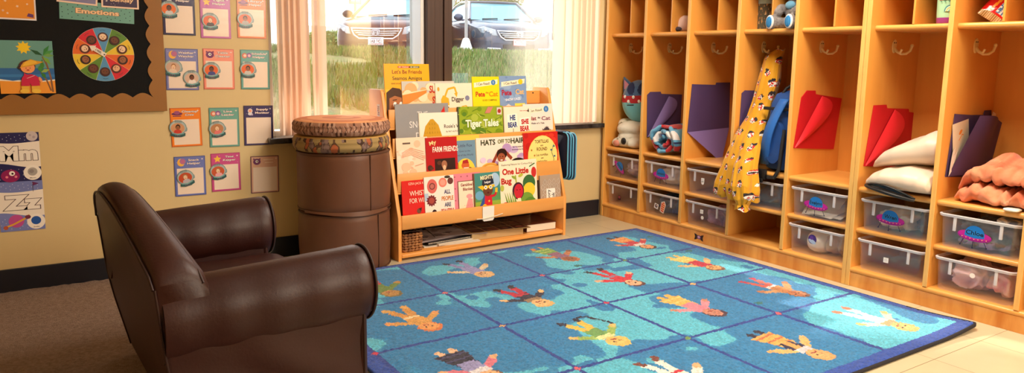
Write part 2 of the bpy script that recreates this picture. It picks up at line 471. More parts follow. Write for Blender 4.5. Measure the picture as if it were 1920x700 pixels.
# ---------------------------------------------------------------- storage bins
M['bin'] = mix_transparent('clear_plastic_bin', (244, 242, 252), 0.17, 0.12, translucent=0.55, glossy=0.07)
M['bin_rim'] = mix_transparent('white_plastic_rim', (246, 244, 250), 0.82, 0.15, translucent=0.3, glossy=0.08)
M['bin_dark'] = mix_transparent('smoky_plastic_bin', (176, 170, 186), 0.5, 0.12, translucent=0.4, glossy=0.07)
def rrect(hx, hy, r, z, n=5):
    pts = []
    for cx, cy, a0 in ((hx - r, hy - r, 0), (-hx + r, hy - r, 90), (-hx + r, -hy + r, 180), (hx - r, -hy + r, 270)):
        for k in range(n + 1):
            a = R(a0 + 90 * k / n); pts.append((cx + r * math.cos(a), cy + r * math.sin(a), z))
    return pts
def make_bin():
    t = empty('storage_bin', (0, 0, 0))
    H, HX, HY = 0.127, 0.160, 0.1265     # half sizes at the bottom; the rim is wider
    mb = MB()
    rings = [rrect(HX - .004, HY - .004, .016, 0.0), rrect(HX, HY, .018, 0.005), rrect(HX + .005, HY + .006, .018, 0.105), rrect(HX + .006, HY + .007, .018, H)]
    mb.loft(rings, cap=False)
    mb.bm.faces.ensure_lookup_table(); mb.bm.verts.ensure_lookup_table()
    n = len(rings[0]); mb.bm.faces.new([mb.bm.verts[i] for i in range(n)][::-1])
    mb.build('tub', M['bin'], t, smooth=60)
    rm = MB()
    rm.loft([rrect(HX + .007, HY + .008, .018, H - .010), rrect(HX + .013, HY + .013, .022, H - .010), rrect(HX + .015, HY + .015, .022, H - .002), rrect(HX + .011, HY + .012, .02, H + .001), rrect(HX + .006, HY + .007, .018, H - .001)], cap=False)
    rm.build('rim', M['bin_rim'], t, smooth=60)
    for sy in (-1, 1):
        s = MB(); y = sy * 0.079
        s.box(-HX - .011, -HX - .0045, y - .0055, y + .0055, 0.066, H - .008, .002)
        s.build('clip', M['bin_rim'], t, smooth=40)
    return t
bin0 = make_bin()
NAMES = {(1, 1): 'Hudson', (2, 1): 'Santana', (5, 1): 'Evelynn', (6, 1): 'Wren', (7, 1): 'Chloe'}
BIN_LABEL = {
 (1, 1): 'clear storage bin with a tilted saucer sticker holding mauve bundle, bay nearest the window',
 (1, 0): 'empty clear storage bin with tiny dark red sticker, bottom of the bay nearest the window',
 (2, 1): 'clear storage bin with upright saucer sticker and white clothes, under the rolled blanket',
 (2, 0): 'bottom storage bin of blue clothes with red picture stickers, below the rolled blanket',
 (3, 1): 'clear storage bin with square and round white stickers, directly under the open purple folder',
 (3, 0): 'clear storage bin of pinkish clothes at the floor, two below the open purple folder',
 (4, 1): 'dim clear storage bin behind the yellow jacket, above the empty open bay',
 (5, 1): 'clear storage bin with saucer sticker and white papers, in the bay with the empty shelf',
 (5, 0): 'clear storage bin with round purple sticker, at the bottom under the bin of white papers',
 (6, 1): 'clear storage bin with magenta saucer sticker and crumpled white cloth, under the pillow bag',
 (6, 0): 'empty clear storage bin with one small white square sticker, below the crumpled white cloth',
 (7, 1): 'clear storage bin with saucer sticker and grey clothes, under the peach blanket',
 (7, 0): 'clear storage bin full of pink clothes with a round white sticker, at the right',
 (8, 1): 'clear storage bin cut by the right edge of the photo, upper one of its bay',
 (8, 0): 'clear storage bin cut by the right edge of the photo, lower one of its bay'}
def ufo(name, w=0.115, tilt=0):
    a = Art(); k = w / 0.115
    def T(p): 
        c, q = math.cos(R(tilt)), math.sin(R(tilt)); return (p[0] * c - p[1] * q, p[0] * q + p[1] * c)
    for (x0, y0, x1, y1) in ((-.034, -.014, -.044, -.040), (-.002, -.02, -.002, -.044), (.032, -.014, .044, -.036)):
        a.line([T((x0 * k, y0 * k)), T((x1 * k, y1 * k))], .0022 * k, (40, 24, 60)); a.circ(*T((x1 * k, y1 * k)), .0028 * k, (40, 24, 60), 8)
    c0 = T((0, -.002 * k)); a.ell(c0[0], c0[1], w / 2, .0185 * k, (150, 20, 130), tilt)
    c0 = T((0, .002 * k)); a.ell(c0[0], c0[1], w / 2 * .97, .0155 * k, (188, 30, 150), tilt)
    c1 = T((0, .006 * k)); dome = []
    for q in range(17):
        aa = PI * q / 16; dome.append(T((.033 * k * math.cos(aa), .006 * k + .030 * k * math.sin(aa))))
    dome += [T((-.033 * k, -.004 * k)), T((0, -.009 * k)), T((.033 * k, -.004 * k))]
    a.poly(dome, (24, 116, 200))
    a.dots([T((.0135 * k * i, -.0125 * k + abs(i) * .0012 * k)) for i in range(-3, 4)], .0017 * k, (255, 220, 120))
    if name:
        c2 = T((0, .010 * k)); a.outlined(name, c2[0], c2[1], .0155 * k, (10, 18, 66), (70, 170, 240), tilt, ob=.06, bold=.03, w=(.060 if len(name) > 4 else .050) * k)
    return a
def bin_loc(s, lvl): return (0.182, far(s) - (PIT - TH) / 2, 0.0792 if lvl == 0 else 0.2472)
first = True; BINS = {}
for (s, lvl), lab in BIN_LABEL.items():
    t = bin0 if first else copy_tree(bin0); first = False
    t.location = bin_loc(s, lvl)
    tag(t, lab, 'bin', 'clear storage bins in the cubbies'); BINS[(s, lvl)] = t
first_children = None
FX = -0.1665   # front face of a bin, local
ROTF = (0, R(1.5), R(-90))
def sticker(t, art, name, lab, y=0.0, z=0.066):
    o = art.build(name, M['print'], t, loc=(FX, y, z), rot=(0, 0, R(-90)))
    if lab: o['label'] = lab
    return o
for (k, nm) in NAMES.items():
    sticker(BINS[k], ufo(nm if k != (1, 1) else 'Hayes', 0.118 if k != (1, 1) else .105, -38 if k == (1, 1) else -2), 'name_sticker', 'blue and magenta flying saucer name sticker', .008 if k != (1, 1) else .03, .062)
def white_sq(shape='sq'):
    a = Art()
    if 's' in shape: a.rect(-.0105, -.0105, .0105, .0105, (244, 240, 236)); a.circ(0, 0, .007, (226, 220, 216))
    else: a.circ(0, 0, .0095, (246, 236, 230))
    return a
sticker(BINS[(6, 0)], white_sq(), 'square_sticker', None, 0.01, .062)
sticker(BINS[(7, 0)], white_sq('c'), 'round_sticker', None, -0.0, .082)
for k in ((3, 1), (3, 0)):
    sticker(BINS[k], white_sq(), 'square_sticker', None, .026 if k[1] else .022, .078 if k[1] else .083)
    sticker(BINS[k], white_sq('c'), 'round_sticker', None, .026 if k[1] else .016, .064 if k[1] else .052)
a = Art(); a.circ(0, 0, .021, (62, 40, 120)); a.ell(0, -.010, .019, .009, (170, 190, 225), -20); a.circ(-.004, .006, .009, (96, 58, 150))
sticker(BINS[(5, 0)], a, 'round_sticker', 'purple planet sticker', .012, .076)
a = Art(); a.poly([(-.012, -.014), (.012, -.014), (.013, .004), (.006, .014), (-.006, .014), (-.013, .004)], (66, 24, 40)); a.ell(0, .002, .009, .008, (150, 60, 70)); a.rect(-.009, -.011, .009, -.006, (30, 14, 24))
sticker(BINS[(1, 0)], a, 'small_sticker', None, .02, .052)
a = Art(); a.poly([(-.022, -.030), (.006, -.040), (.022, .010), (.012, .030), (-.012, .022)], (236, 222, 210)); a.poly([(-.016, -.026), (.004, -.034), (.016, .006), (.008, .024), (-.010, .016)], (222, 70, 48))
for i in range(4): a.line([(-.012 + i * .003, -.018 + .011 * i), (.008 + i * .002, -.024 + .011 * i)], .004, (250, 214, 150))
sticker(BINS[(2, 0)], a, 'picture_sticker', 'red and orange picture sticker', -.018, .062)
a = Art(); a.poly([(-.018, -.012), (.012, -.018), (.018, .010), (-.012, .016)], (236, 230, 230)); a.circ(0, 0, .010, (60, 50, 70)); a.circ(.002, .002, .005, (200, 160, 150))
sticker(BINS[(2, 0)], a, 'picture_sticker', 'white and grey picture sticker', .032, .056)

# ---------------------------------------------------------------- cloth things
def cloth_mat(name, col, var=None, rough=0.9): return mat(name, col, rough, (130, 0.25, 0.003), var, spec=0.2, sheen=0.25)
def lump(name, c, r, m, label, cat, seed=0, folds=0.16, freq=9, group=None, sq=0.7, flat_bottom=True, nu=72, nv=44, fine=0.05, rot=None, dirn=None):
    """soft crumpled textile: superellipsoid with ridged folds"""
    rnd = random.Random(seed); o3 = Vector((rnd.uniform(-50, 50), rnd.uniform(-50, 50), rnd.uniform(-50, 50)))
    vs = []; fs = []
    dn = Vector(dirn) if dirn else Vector((1, 1, 1))
    for j in range(nv + 1):
        th = PI * j / nv
        for i in range(nu):
            ph = 2 * PI * i / nu
            sp = lambda v, e: math.copysign(abs(v) ** e, v)
            d = Vector((sp(math.sin(th), sq) * sp(math.cos(ph), sq), sp(math.sin(th), sq) * sp(math.sin(ph), sq), sp(math.cos(th), sq)))
            q = Vector((d.x * r[0] * dn.x, d.y * r[1] * dn.y, d.z * r[2] * dn.z)) * freq + o3
            w = mnoise.noise_vector(q * 0.7) * 0.9
            n1 = (1 - abs(mnoise.noise(q + w)) * 2) * .84 + (1 - abs(mnoise.noise(q * 2.3 - w)) * 2) * .16; n2 = mnoise.noise(q * 3.1)
            k = 1 - folds * (1 - max(0, n1)) + fine * n2
            p = Vector((d.x * r[0], d.y * r[1], d.z * r[2])) * k
            if flat_bottom and p.z < -r[2] * 0.86: p.z = -r[2] * 0.86
            vs.append(p + Vector((0, 0, r[2] * 0.86 if flat_bottom else 0)))
    for j in range(nv):
        for i in range(nu):
            fs.append((j * nu + i, (j + 1) * nu + i, (j + 1) * nu + (i + 1) % nu, j * nu + (i + 1) % nu))
    me = bpy.data.meshes.new(name); me.from_pydata(vs, [], fs)
    o = link_mesh(name, me, m, None, c, rot, smooth=180)
    bm = bmesh.new(); bm.from_mesh(me); bmesh.ops.remove_doubles(bm, verts=bm.verts, dist=1e-5); bmesh.ops.recalc_face_normals(bm, faces=bm.faces); bm.to_mesh(me); bm.free()
    me.shade_smooth()
    return tag(o, label, cat, group)
CG = 'clothes inside the storage bins'
def inbin(s, lvl, name, col, r, label, dx=0, dy=0, seed=1, var=None, z=0.006, **k):
    b = bin_loc(s, lvl)
    return lump(name, (b[0] + dx, b[1] + dy, b[2] + z), r, cloth_mat(name + '_cloth', col, var), label, 'clothes', seed, group=CG, **dict(dict(folds=.42, freq=12, dirn=((.6, 1.5, 1.3), (1.5, .7, 1.2), (1.1, 1.3, .5))[seed % 3]), **k))
inbin(1, 1, 'mauve_bundle', (196, 170, 210), (.12, .085, .05), 'mauve patterned bundle in the bin with the tilted saucer', 0, -.015, 1, (30, (228, 205, 222), .12))
inbin(2, 1, 'white_clothes', (250, 248, 250), (.13, .105, .052), 'crumpled white clothes in the bin under the rolled blanket', 0, 0, 2)
inbin(2, 0, 'blue_clothes', (74, 104, 150), (.14, .112, .063), 'dark and light blue clothes heaped to the rim of a bottom bin', 0, 0, 3, (18, (28, 44, 88), .1))
inbin(3, 1, 'pink_clothes', (226, 170, 180), (.10, .07, .036), 'small pink bundle in the bin under the open purple folder', .01, -.01, 4)
inbin(3, 0, 'mauve_clothes', (206, 162, 186), (.13, .095, .055), 'dusky pink clothes in the bottom bin left of the empty bay', 0, -.02, 5, (14, (150, 108, 136), .1))
inbin(4, 1, 'grey_clothes', (120, 112, 126), (.12, .09, .045), 'dim grey clothes in the bin behind the yellow jacket', 0, -.01, 6)
inbin(5, 0, 'white_bundle', (250, 240, 224), (.10, .05, .052), 'round cream bundle in the bin with the purple sticker', -.04, .03, 7, folds=.06)
inbin(5, 0, 'beige_clothes', (216, 186, 150), (.13, .07, .055), 'beige clothes at the near end of the bin with the purple sticker', .01, -.05, 8)
inbin(6, 1, 'white_cloth', (248, 246, 240), (.12, .085, .048), 'crumpled white cloth in the bin under the pillow bag', -.015, .025, 9, freq=16)
inbin(6, 1, 'grey_blue_clothes', (96, 108, 138), (.12, .05, .052), 'blue grey clothes beside the crumpled white cloth', .03, -.072, 10)
inbin(7, 1, 'grey_green_clothes', (150, 150, 158), (.135, .115, .058), 'grey clothes heaped in the bin under the peach blanket', 0, 0, 11, (12, (70, 68, 86), .12), freq=14)
inbin(7, 1, 'lilac_leggings', (132, 112, 158), (.14, .11, .022), 'lilac cloth lying at the bottom of the bin of grey clothes', -.012, 0, 12)
inbin(7, 0, 'dusty_pink_clothes', (232, 190, 194), (.14, .072, .062), 'dusty mauve sweater folded in the pink clothes bin', -.012, .045, 13, freq=13)
inbin(7, 0, 'pink_leggings', (244, 160, 160), (.13, .062, .054), 'salmon pink clothes bunched beside the mauve sweater', -.012, -.062, 14, (16, (240, 200, 190), .1))
b = bin_loc(7, 1)
lump('white_cuff', (b[0] - .09, b[1] - .075, b[2] + .116), (.05, .045, .010), cloth_mat('white_cuff_cloth', (236, 230, 220), (24, (120, 130, 160), .06)), 'white printed cuff poking over the rim of the grey clothes bin', 'clothes', 15)
# papers in the bay-five bin
b = bin_loc(5, 1)
for i, (dy, dz, ry, rz) in enumerate(((0, .012, -2, 6), (.01, .018, -9, -8), (.055, .03, -24, 14))):
    mb = MB(); n = 8
    rows = [[((-.10 + .2 * u / n), (-.075 + .15 * v / n), .012 * math.sin(PI * u / n) + .006 * math.sin(2.2 * v / n + i)) for v in range(n + 1)] for u in range(n + 1)]
    mb.loft(rows, closed=False)
    tag(mb.build('sheet_of_paper', M['paper'], None, (b[0] - .03, b[1] + dy, b[2] + dz), (0, R(ry), R(rz)), smooth=180),
        ['flat white paper at the bottom of the bin of papers', 'curved white paper lying in the bin of papers', 'white paper with raised pointed corner in the bin of papers'][i], 'paper', 'papers inside a storage bin')
# kick-board sticker
a = Art(); a.ell(0, 0, .022, .010, (42, 26, 40))
for sx in (-1, 1): a.poly([(sx * .012, -.012), (sx * .03, -.018), (sx * .026, 0), (sx * .032, .016), (sx * .014, .012)], (40, 24, 34))
a.ell(0, 0, .012, .009, (150, 96, 170)); a.ell(0, .001, .007, .005, (214, 180, 200))
tag(a.build('floor_sticker', M['print'], None, (0.0012, -0.808, 0.030), (0, 0, R(-90))), 'small black and purple sticker on the kick board by the rug', 'sticker')

# ================================================================ paper file folders
M['purple'] = mat('purple_card', (86, 66, 112), 0.62, (180, .06, .001), (6, (77, 58, 102), .4))
M['purple_lt'] = mat('purple_card_flap', (132, 110, 170), 0.62, (180, .06, .001))
M['red'] = mat('red_card', (214, 22, 38), 0.55, (180, .06, .001), (6, (200, 16, 32), .4))
M['red_lt'] = mat('red_card_flap', (234, 40, 52), 0.55, (180, .06, .001))
def folder(s, back, label, col, col_lt, flap=None, bulge=0.020, tongue=None, inner=None, y_off=0.0015, group=None):
    """sheet hanging on the far panel of section s; points are (x, z)"""
    f = far(s) - y_off; x0, z0 = back[0]
    t = MB().prism([(p[0] - x0, p[1] - z0) for p in back], 'y', -.0022, 0).build('file_folder', col, None, (x0, f, z0))
    tag(t, label, 'folder', group)
    if inner:
        MB().prism([(p[0] - x0, p[1] - z0) for p in inner], 'y', -.0045, -.0026).build('inner_sheet', col, t)
    if flap:   # front sheet folded over along the line corner->tip, bulging out
        (ax, az), (tx, tz), (bx, bz), (cx, cz) = flap   # fold bottom, fold top, outer bulge, outer bottom
        mb = MB(); n = 12; rows = []
        for i in range(n + 1):
            u = i / n
            fx, fz = ax + (tx - ax) * u, az + (tz - az) * u              # along the fold line
            k = u                                                        # edge curve from corner through bulge to tip
            ex = (1 - k) ** 2 * ax + 2 * k * (1 - k) * (2 * bx - (ax + tx) / 2) + k * k * tx
            ez = (1 - k) ** 2 * az + 2 * k * (1 - k) * (2 * bz - (az + tz) / 2) + k * k * tz
            row = []
            for j in range(9):
                w = j / 8
                yy = -.0055 - bulge * math.sin(PI * 0.5 * min(1, w * 1.6)) * (0.25 + .75 * math.sin(PI * min(1, u * .95 + .05))) * (1 - .55 * w)
                row.append((fx + (ex - fx) * w - x0, yy, fz + (ez - fz) * w - z0))
            rows.append(row)
        mb.loft(rows, closed=False)
        mb.build('flap', col_lt, t, smooth=180)
    if tongue:  # lower triangular flap that falls open
        mb = MB(); a, b_, c = tongue
        mb.poly([(a[0] - x0, -.003, a[1] - z0), (b_[0] - x0, -.003, b_[1] - z0), (c[0] - x0, -.055, c[1] - z0)])
        o = mb.build('flap', col_lt, t)
    return t
PG = 'purple file folders hanging in the cubbies'
folder(2, [(.023, .738), (.045, .754), (.123, .754), (.130, .742), (.292, .736), (.292, .545), (.033, .501)], 'purple file folder with curled flap above the rolled blue blanket', M['purple'], M['purple_lt'], ((.036, .506), (.185, .728), (.235, .655), (.24, .6)), group=PG)
folder(3, [(.033, .808), (.209, .803), (.214, .815), (.321, .815), (.333, .570), (.015, .558)], 'tall open purple file folder with pointed lower flap, alone in its bay', M['purple'], M['purple_lt'], None, tongue=((.015, .560), (.333, .572), (.225, .395)), group=PG)
folder(4, [(.037, .776), (.059, .790), (.276, .783), (.294, .56), (.033, .545)], 'purple file folder partly hidden behind the yellow jacket', M['purple'], M['purple_lt'], None, group=PG)
folder(5, [(.055, .772), (.091, .802), (.154, .801), (.158, .785), (.359, .762), (.327, .524), (.024, .545)], 'red file folder with curled flap over the empty shelf', M['red'], M['red_lt'], ((.026, .548), (.20, .775), (.262, .70), (.24, .6)), group='red file folders hanging in the cubbies')
folder(6, [(.064, .756), (.157, .757), (.164, .742), (.33, .735), (.335, .722), (.404, .714), (.354, .535), (.321, .484), (.029, .506)], 'red file folder with curled flap behind the cream pillow', M['red'], M['red_lt'], ((.033, .510), (.215, .735), (.275, .64), (.25, .56)), group='red file folders hanging in the cubbies')
t7 = folder(7, [(.072, .743), (.20, .735), (.295, .733), (.30, .75), (.352, .75), (.354, .735), (.366, .716), (.36, .60), (.329, .483), (.049, .505)], 'purple file folder stuffed with papers above the peach blanket', M['purple'], M['purple_lt'], group=PG)
f = far(7)
mb = MB(); rows = []
for i in range(13):
    u = i / 12; row = []
    ax, az, ay = .052 + .140 * u, .507 + .228 * u, -.006 - .026 * u        # crease from lower far corner to the top tip
    bx, bz, by = .335 + .020 * u, .478 + .225 * u, -.022 - .022 * u       # near edge
    for j in range(11):
        w = j / 10; row.append((ax + (bx - ax) * w - .072, ay + (by - ay) * w - .022 * math.sin(PI * min(1, w * 1.15 + .05)) * (.4 + .6 * u), az + (bz - az) * w - .743 + .012 * math.sin(PI * w)))
    rows.append(row)
mb.loft(rows, closed=False); mb.build('flap', M['purple'], t7, smooth=180)
f = far(7)
# papers tucked in that folder
a = Art(); a.rect(0, 0, .12, .17, (238, 226, 200)); a.ell(.06, .13, .014, .007, (240, 150, 50), 30); a.line([(.045, .10), (.07, .12), (.08, .115)], .004, (240, 150, 50))
o = a.build('worksheet', M['print'], None, (.085, f - .010, .535), (R(-2), R(-9), 0)); tag(o, 'white worksheet with orange drawing tucked in the purple folder', 'paper')
o = MB().prism([(.054, .508), (.085, .54), (.098, .60), (.080, .585), (.083, .615), (.066, .60), (.060, .56)], 'y', f - .0125, f - .0118).build('torn_paper', M['paper']); tag(o, 'torn white paper at the far lower corner of the stuffed purple folder', 'paper')
o = MB().prism([(.30, .55), (.345, .55), (.372, .735), (.345, .745), (.335, .725)], 'y', f - .0142, f - .0134).build('sheet_of_paper', M['paper']); tag(o, 'white paper sticking out past the near edge of the purple folder', 'paper')
# ================================================================ things kept in the bays
def pts_loop(c, rx, ry, z, n=24, fn=None):
    return [(c[0] + rx * math.cos(2 * PI * k / n) * (fn(2 * PI * k / n) if fn else 1), c[1] + ry * math.sin(2 * PI * k / n) * (fn(2 * PI * k / n) if fn else 1), z) for k in range(n)]

# --- blue plush monster on a white plush puppy (bay nearest the window); faces the room (-X) and camera
P1 = (0.165, -0.165, 0.575)
pl = empty('plush_monster', P1, (R(0), R(-4), R(-62)))   # local +y -> faces? front is local -Y
tag(pl, 'blue egg-shaped plush monster with red toothy mouth and pink ears', 'plush toy')
mb = MB(); mb.ell((0, 0, .118), (.105, .085, .128), 40, 28, fn=lambda d: 1 - .06 * max(0, d.z))
mblue = mat('plush_blue', (70, 106, 148), .95, (220, .4, .003), sheen=.5)
body = mb.build('body', mblue, pl, smooth=180)
def shell(fn_in, name, m, parent, off=1.012, nu=96, nv=64):
    vs = []; fs = []; idx = {}
    for j in range(nv + 1):
        th = PI * j / nv
        for i in range(nu):
            ph = 2 * PI * i / nu
            d = Vector((math.sin(th) * math.cos(ph), math.sin(th) * math.sin(ph), math.cos(th))); k = (1 - .06 * max(0, d.z)) * off
            vs.append((d.x * .105 * k, d.y * .085 * k, .118 + d.z * .128 * k))
    for j in range(nv):
        for i in range(nu):
            q = [j * nu + i, (j + 1) * nu + i, (j + 1) * nu + (i + 1) % nu, j * nu + (i + 1) % nu]
            c = sum((Vector(vs[k]) for k in q), Vector()) / 4
            if fn_in(c): fs.append(q)
    me = bpy.data.meshes.new(name); me.from_pydata(vs, [], fs)
    return link_mesh(name, me, m, parent, smooth=180)
shell(lambda c: c.z < .112, 'belly', mat('plush_teal', (108, 190, 200), .95, (220, .4, .003), sheen=.5), pl, 1.006)
shell(lambda c: c.y < -.01 and abs(c.z - .128 - .10 * abs(c.x) ** 1.2) < .021 - .06 * max(0, abs(c.x) - .05), 'mouth', mat('plush_red', (176, 38, 44), .9), pl, 1.012)
for sx, cx in ((-1, -.030), (1, .040)):
    shell(lambda c: c.y < 0 and ((c.x - cx - .1 * (c.z - .19) * sx) / .026) ** 2 + ((c.z - .190) / .036) ** 2 < 1, 'eye_patch', mat('plush_navy', (34, 46, 84), .9), pl, 1.014)
for i, tx in enumerate((-.066, -.040, -.008, .025, .055)):
    sg = (1, -1)[i % 2]; zz = .128 + .10 * abs(tx) ** 1.2 + sg * .013
    yy = -.085 * math.sqrt(max(.02, 1 - (tx / .105) ** 2 - ((zz - .118) / .128) ** 2)) * 1.03
    th = MB(); th.ell((tx, yy, zz), (.0085, .004, .010), 8, 6); th.build('tooth', M['white'], pl, smooth=60)
for sx in (-1, 1):
    e = MB(); e.prism([(sx * .030, .205), (sx * .098, .17), (sx * .092, .26)], 'y', -.012, .02, .006); er = e.build('ear', mblue, pl, smooth=60)
    MB().prism([(sx * .05, .205), (sx * .088, .186), (sx * .086, .243)], 'y', -.0145, -.011).build('inner_ear', mat('plush_pink', (206, 140, 160), .9), er)
shell(lambda c: c.y < 0 and abs(c.z - .095) < .002 + .0 * c.x and abs(c.x + .03) < .022, 'smile', M['black'], pl, 1.014)
# white plush puppy / blanket
mw_ = cloth_mat('white_plush', (228, 224, 206))
wb = MB(); o = Vector((0, 0, 0))
wb.ell((.0, .0, .05), (.10, .085, .055), 28, 20); wb.ell((-.005, .01, .105), (.092, .088, .045), 28, 20); wb.ell((-.06, -.07, .028), (.05, .032, .026), 20, 14); wb.ell((-.07, .06, .024), (.04, .03, .024), 20, 14); wb.ell((-.05, .0, .03), (.06, .09, .03), 20, 14); wb.ell((-.01, .07, .13), (.05, .03, .03), 16, 12)
me = remesh_blob(wb, .006, 4)
for v in me.vertices:
    n = mnoise.noise(Vector(v.co) * 22) * .007 + (1 - abs(mnoise.noise(Vector((v.co.x * 6, v.co.y * 6, v.co.z * 26))))) * .008
    v.co += v.normal * n
pb = link_mesh('plush_puppy', me, mw_, None, (.14, -.150, .4215), smooth=180)
tag(pb, 'floppy white plush puppy blanket squashed under the blue plush monster', 'plush toy')
b = MB(); b.ell((-.118, -.035, .042), (.010, .020, .020), 14, 10); b.build('eye', M['black'], pb, smooth=180)
b = MB(); b.ell((-.112, .03, .024), (.014, .028, .018), 14, 10); b.build('nose', mat('plush_nose', (226, 150, 130), .9), pb, smooth=180)

# --- rolled blanket in bay two
rb = MB(); nT = 150; prof = []
for i in range(nT + 1):
    a = i / nT * 2 * PI * 2.6; r = .018 + .0255 * a / (2 * PI) * 1.0
    prof.append((r * math.cos(a) * 1.22, r * math.sin(a) * .98))
rows = []
for y in np.linspace(0, 1, 9):
    rows.append([(-.10 + .24 * y + .012 * math.sin(9 * y + i * .3), p[0] * (1 - .06 * abs(y - .5)), p[1] + .078 + .004 * math.sin(i * .9 + y * 7)) for i, p in enumerate(prof)])
rb.loft(rows, closed=False)
rbo = rb.build('rolled_blanket', attr_mat('blanket_plush', .95, (160, .4, .004), sheen=.5), None, (.115, -.50, .4225), smooth=180)
sol = rbo.modifiers.new('s', 'SOLIDIFY'); sol.thickness = .015; sol.offset = 0
def bl(c, n):
    q = Vector((c.x * 9, c.y * 14, c.z * 14)); v = mnoise.noise(q); w = mnoise.noise(q * 1.4 + Vector((9, 3, 1)))
    if v > .22: return (196, 34, 40)
    if w > .30: return (34, 44, 92)
    if v < -.34: return (238, 234, 232)
    return (104, 176, 214)
face_colours(rbo.data, bl)
tag(rbo, 'rolled light blue plush blanket with red and navy pattern', 'blanket')

# --- yellow jacket hung on the hook of bay four, sleeves hanging out over the front
mj = attr_mat('yellow_jacket_cloth', .7, (40, .3, .006), sheen=.2)
def strip(rows, n=26, thick=.03, seed=0, fold=.010, closedtop=True):
    """rows: (x, y_left, y_right, z); a flattened tube of cloth"""
    out = []; rows = np.array(rows, float)
    ts = np.linspace(0, len(rows) - 1, 46)
    for t in ts:
        i = min(int(t), len(rows) - 2); k = t - i
        k = k * k * (3 - 2 * k) * .35 + k * .65
        x, yl, yr, z = rows[i] * (1 - k) + rows[i + 1] * k
        loop = []
        w = abs(yl - yr) / 2; c = (yl + yr) / 2
        for q in range(n):
            a = 2 * PI * q / n
            f = fold * (math.sin(a * 5 + seed + t * .7) + .6 * math.sin(a * 9 + 2 * seed - t * .5)) * min(1, t / 2.0 + .25)
            th_ = min(thick, w * .8)
            loop.append((x + (th_ + f) * math.sin(a) * .9 + f * .5, c + w * math.cos(a), z + .006 * math.sin(a * 3 + t)))
        out.append(loop)
    return out
jk = empty('hanging_jacket', (.10, -1.07, .62)); tag(jk, 'yellow printed rain jacket hanging from the hook of bay four', 'jacket')
JL = (-.10, 1.07, -.62)
spots = []; rnd = random.Random(5)
def jcol(c, n):
    p = Vector((c.y * 19.5, c.z * 17.5, c.x * 4)); base = (216, 154, 12)
    cell = (math.floor(p.x + .5 * math.floor(p.y)), math.floor(p.y)); rr = random.Random(cell[0] * 7919 + cell[1] * 104729 + 5)
    fx = p.x + .5 * math.floor(p.y) - cell[0] - .5 - rr.uniform(-.24, .24); fy = p.y - cell[1] - .5 - rr.uniform(-.2, .2); ta = rr.uniform(-1, 1); fx, fy = fx * math.cos(ta) - fy * math.sin(ta), fx * math.sin(ta) + fy * math.cos(ta); sz = rr.choice((.05, .08, .10, .12)) * (1 + .8 * mnoise.noise(Vector((c.y * 90, c.z * 90, 7))))
    if fx * fx * 2.0 + fy * fy < sz:
        k = mnoise.noise(Vector((c.y * 120, c.z * 120, 2)))
        if fy > .10 + .1 * k: return (34, 26, 28)
        if k > .05: return (196, 40, 34)
        return (238, 228, 216) if k > -.25 else (34, 26, 28)
    return base
def jpart(name, rows, **k):
    mb = MB(); mb.loft(strip(rows, **k)); mb.bm.normal_update()
    bmesh.ops.subdivide_edges(mb.bm, edges=mb.bm.edges, cuts=5, use_grid_fill=True)
    o = mb.build(name, mj, jk, JL, smooth=180); face_colours(o.data, jcol); return o
jpart('torso', [(.200, -1.050, -1.098, .985), (.165, -1.022, -1.106, .955), (.135, -1.016, -1.122, .845), (.10, -1.016, -1.118, .735), (.06, -1.018, -1.126, .65), (.0, -1.012, -1.150, .555), (-.045, -1.0, -1.170, .44), (-.055, -1.00, -1.20, .335), (-.05, -1.02, -1.195, .285)], thick=.045, seed=1, fold=.015)
jpart('sleeve', [(.06, -1.01, -1.06, .66), (.0, -1.0, -1.06, .57), (-.045, -.980, -1.06, .44), (-.065, -.955, -1.048, .345), (-.065, -.950, -1.032, .30), (-.06, -.955, -1.028, .285)], thick=.035, seed=3, fold=.011)
sl = jpart('sleeve', [(.0, -1.07, -1.13, .56), (-.07, -1.07, -1.165, .45), (-.10, -1.085, -1.185, .36), (-.10, -1.098, -1.188, .30), (-.095, -1.113, -1.172, .272), (-.095, -1.110, -1.178, .258), (-.095, -1.108, -1.182, .244)], thick=.04, seed=6, fold=.012)
mb = MB(); mb.tube([(.21, -1.052, .99), (.20, -1.04, .965), (.17, -1.026, .93), (.145, -1.018, .87)], .006, 8); mb.build('collar_cord', M['black'], jk, JL, smooth=60)

# --- blue backpack in bay four
mbk = mat('backpack_blue', (30, 84, 160), .7, (300, .2, .001), (10, (22, 62, 128), .3)); mstrap = mat('strap_blue', (38, 104, 188), .6, (60, .3, .003)); mblk = mat('black_webbing', (20, 20, 24), .6, (300, .3))
bp = empty('backpack', (.17, -1.208, .4215)); tag(bp, 'blue backpack with black buckle standing behind the yellow jacket', 'backpack')
mb = MB(); rings = []
for (z, hx, hy, r) in ((0, .10, .060, .04), (.015, .125, .076, .05), (.10, .13, .080, .05), (.22, .125, .079, .05), (.31, .115, .074, .045), (.355, .095, .062, .04), (.375, .06, .04, .03)):
    rings.append([(p[0], p[1], z + .004 * math.sin(5 * p[0] * 10)) for p in rrect(hx, hy, r, 0, 6)])
mb.loft(rings); mb.build('body', mbk, bp, smooth=60)
mb = MB(); mb.loft([[(-.128 - .03 * q, p[0] * .9, p[1]) for p in [(.055 * math.cos(a), .14 + .10 * math.sin(a)) for a in [2 * PI * k / 20 for k in range(20)]]] for q in (0, .8)]); mb.build('front_pocket', mbk, bp, smooth=60)
mb = MB(); mb.box(-.139, -.130, -.078, .078, .285, .300, .003); mb.build('compression_strap', mblk, bp)
mb = MB(); n = 14; L_, Rr = [], []
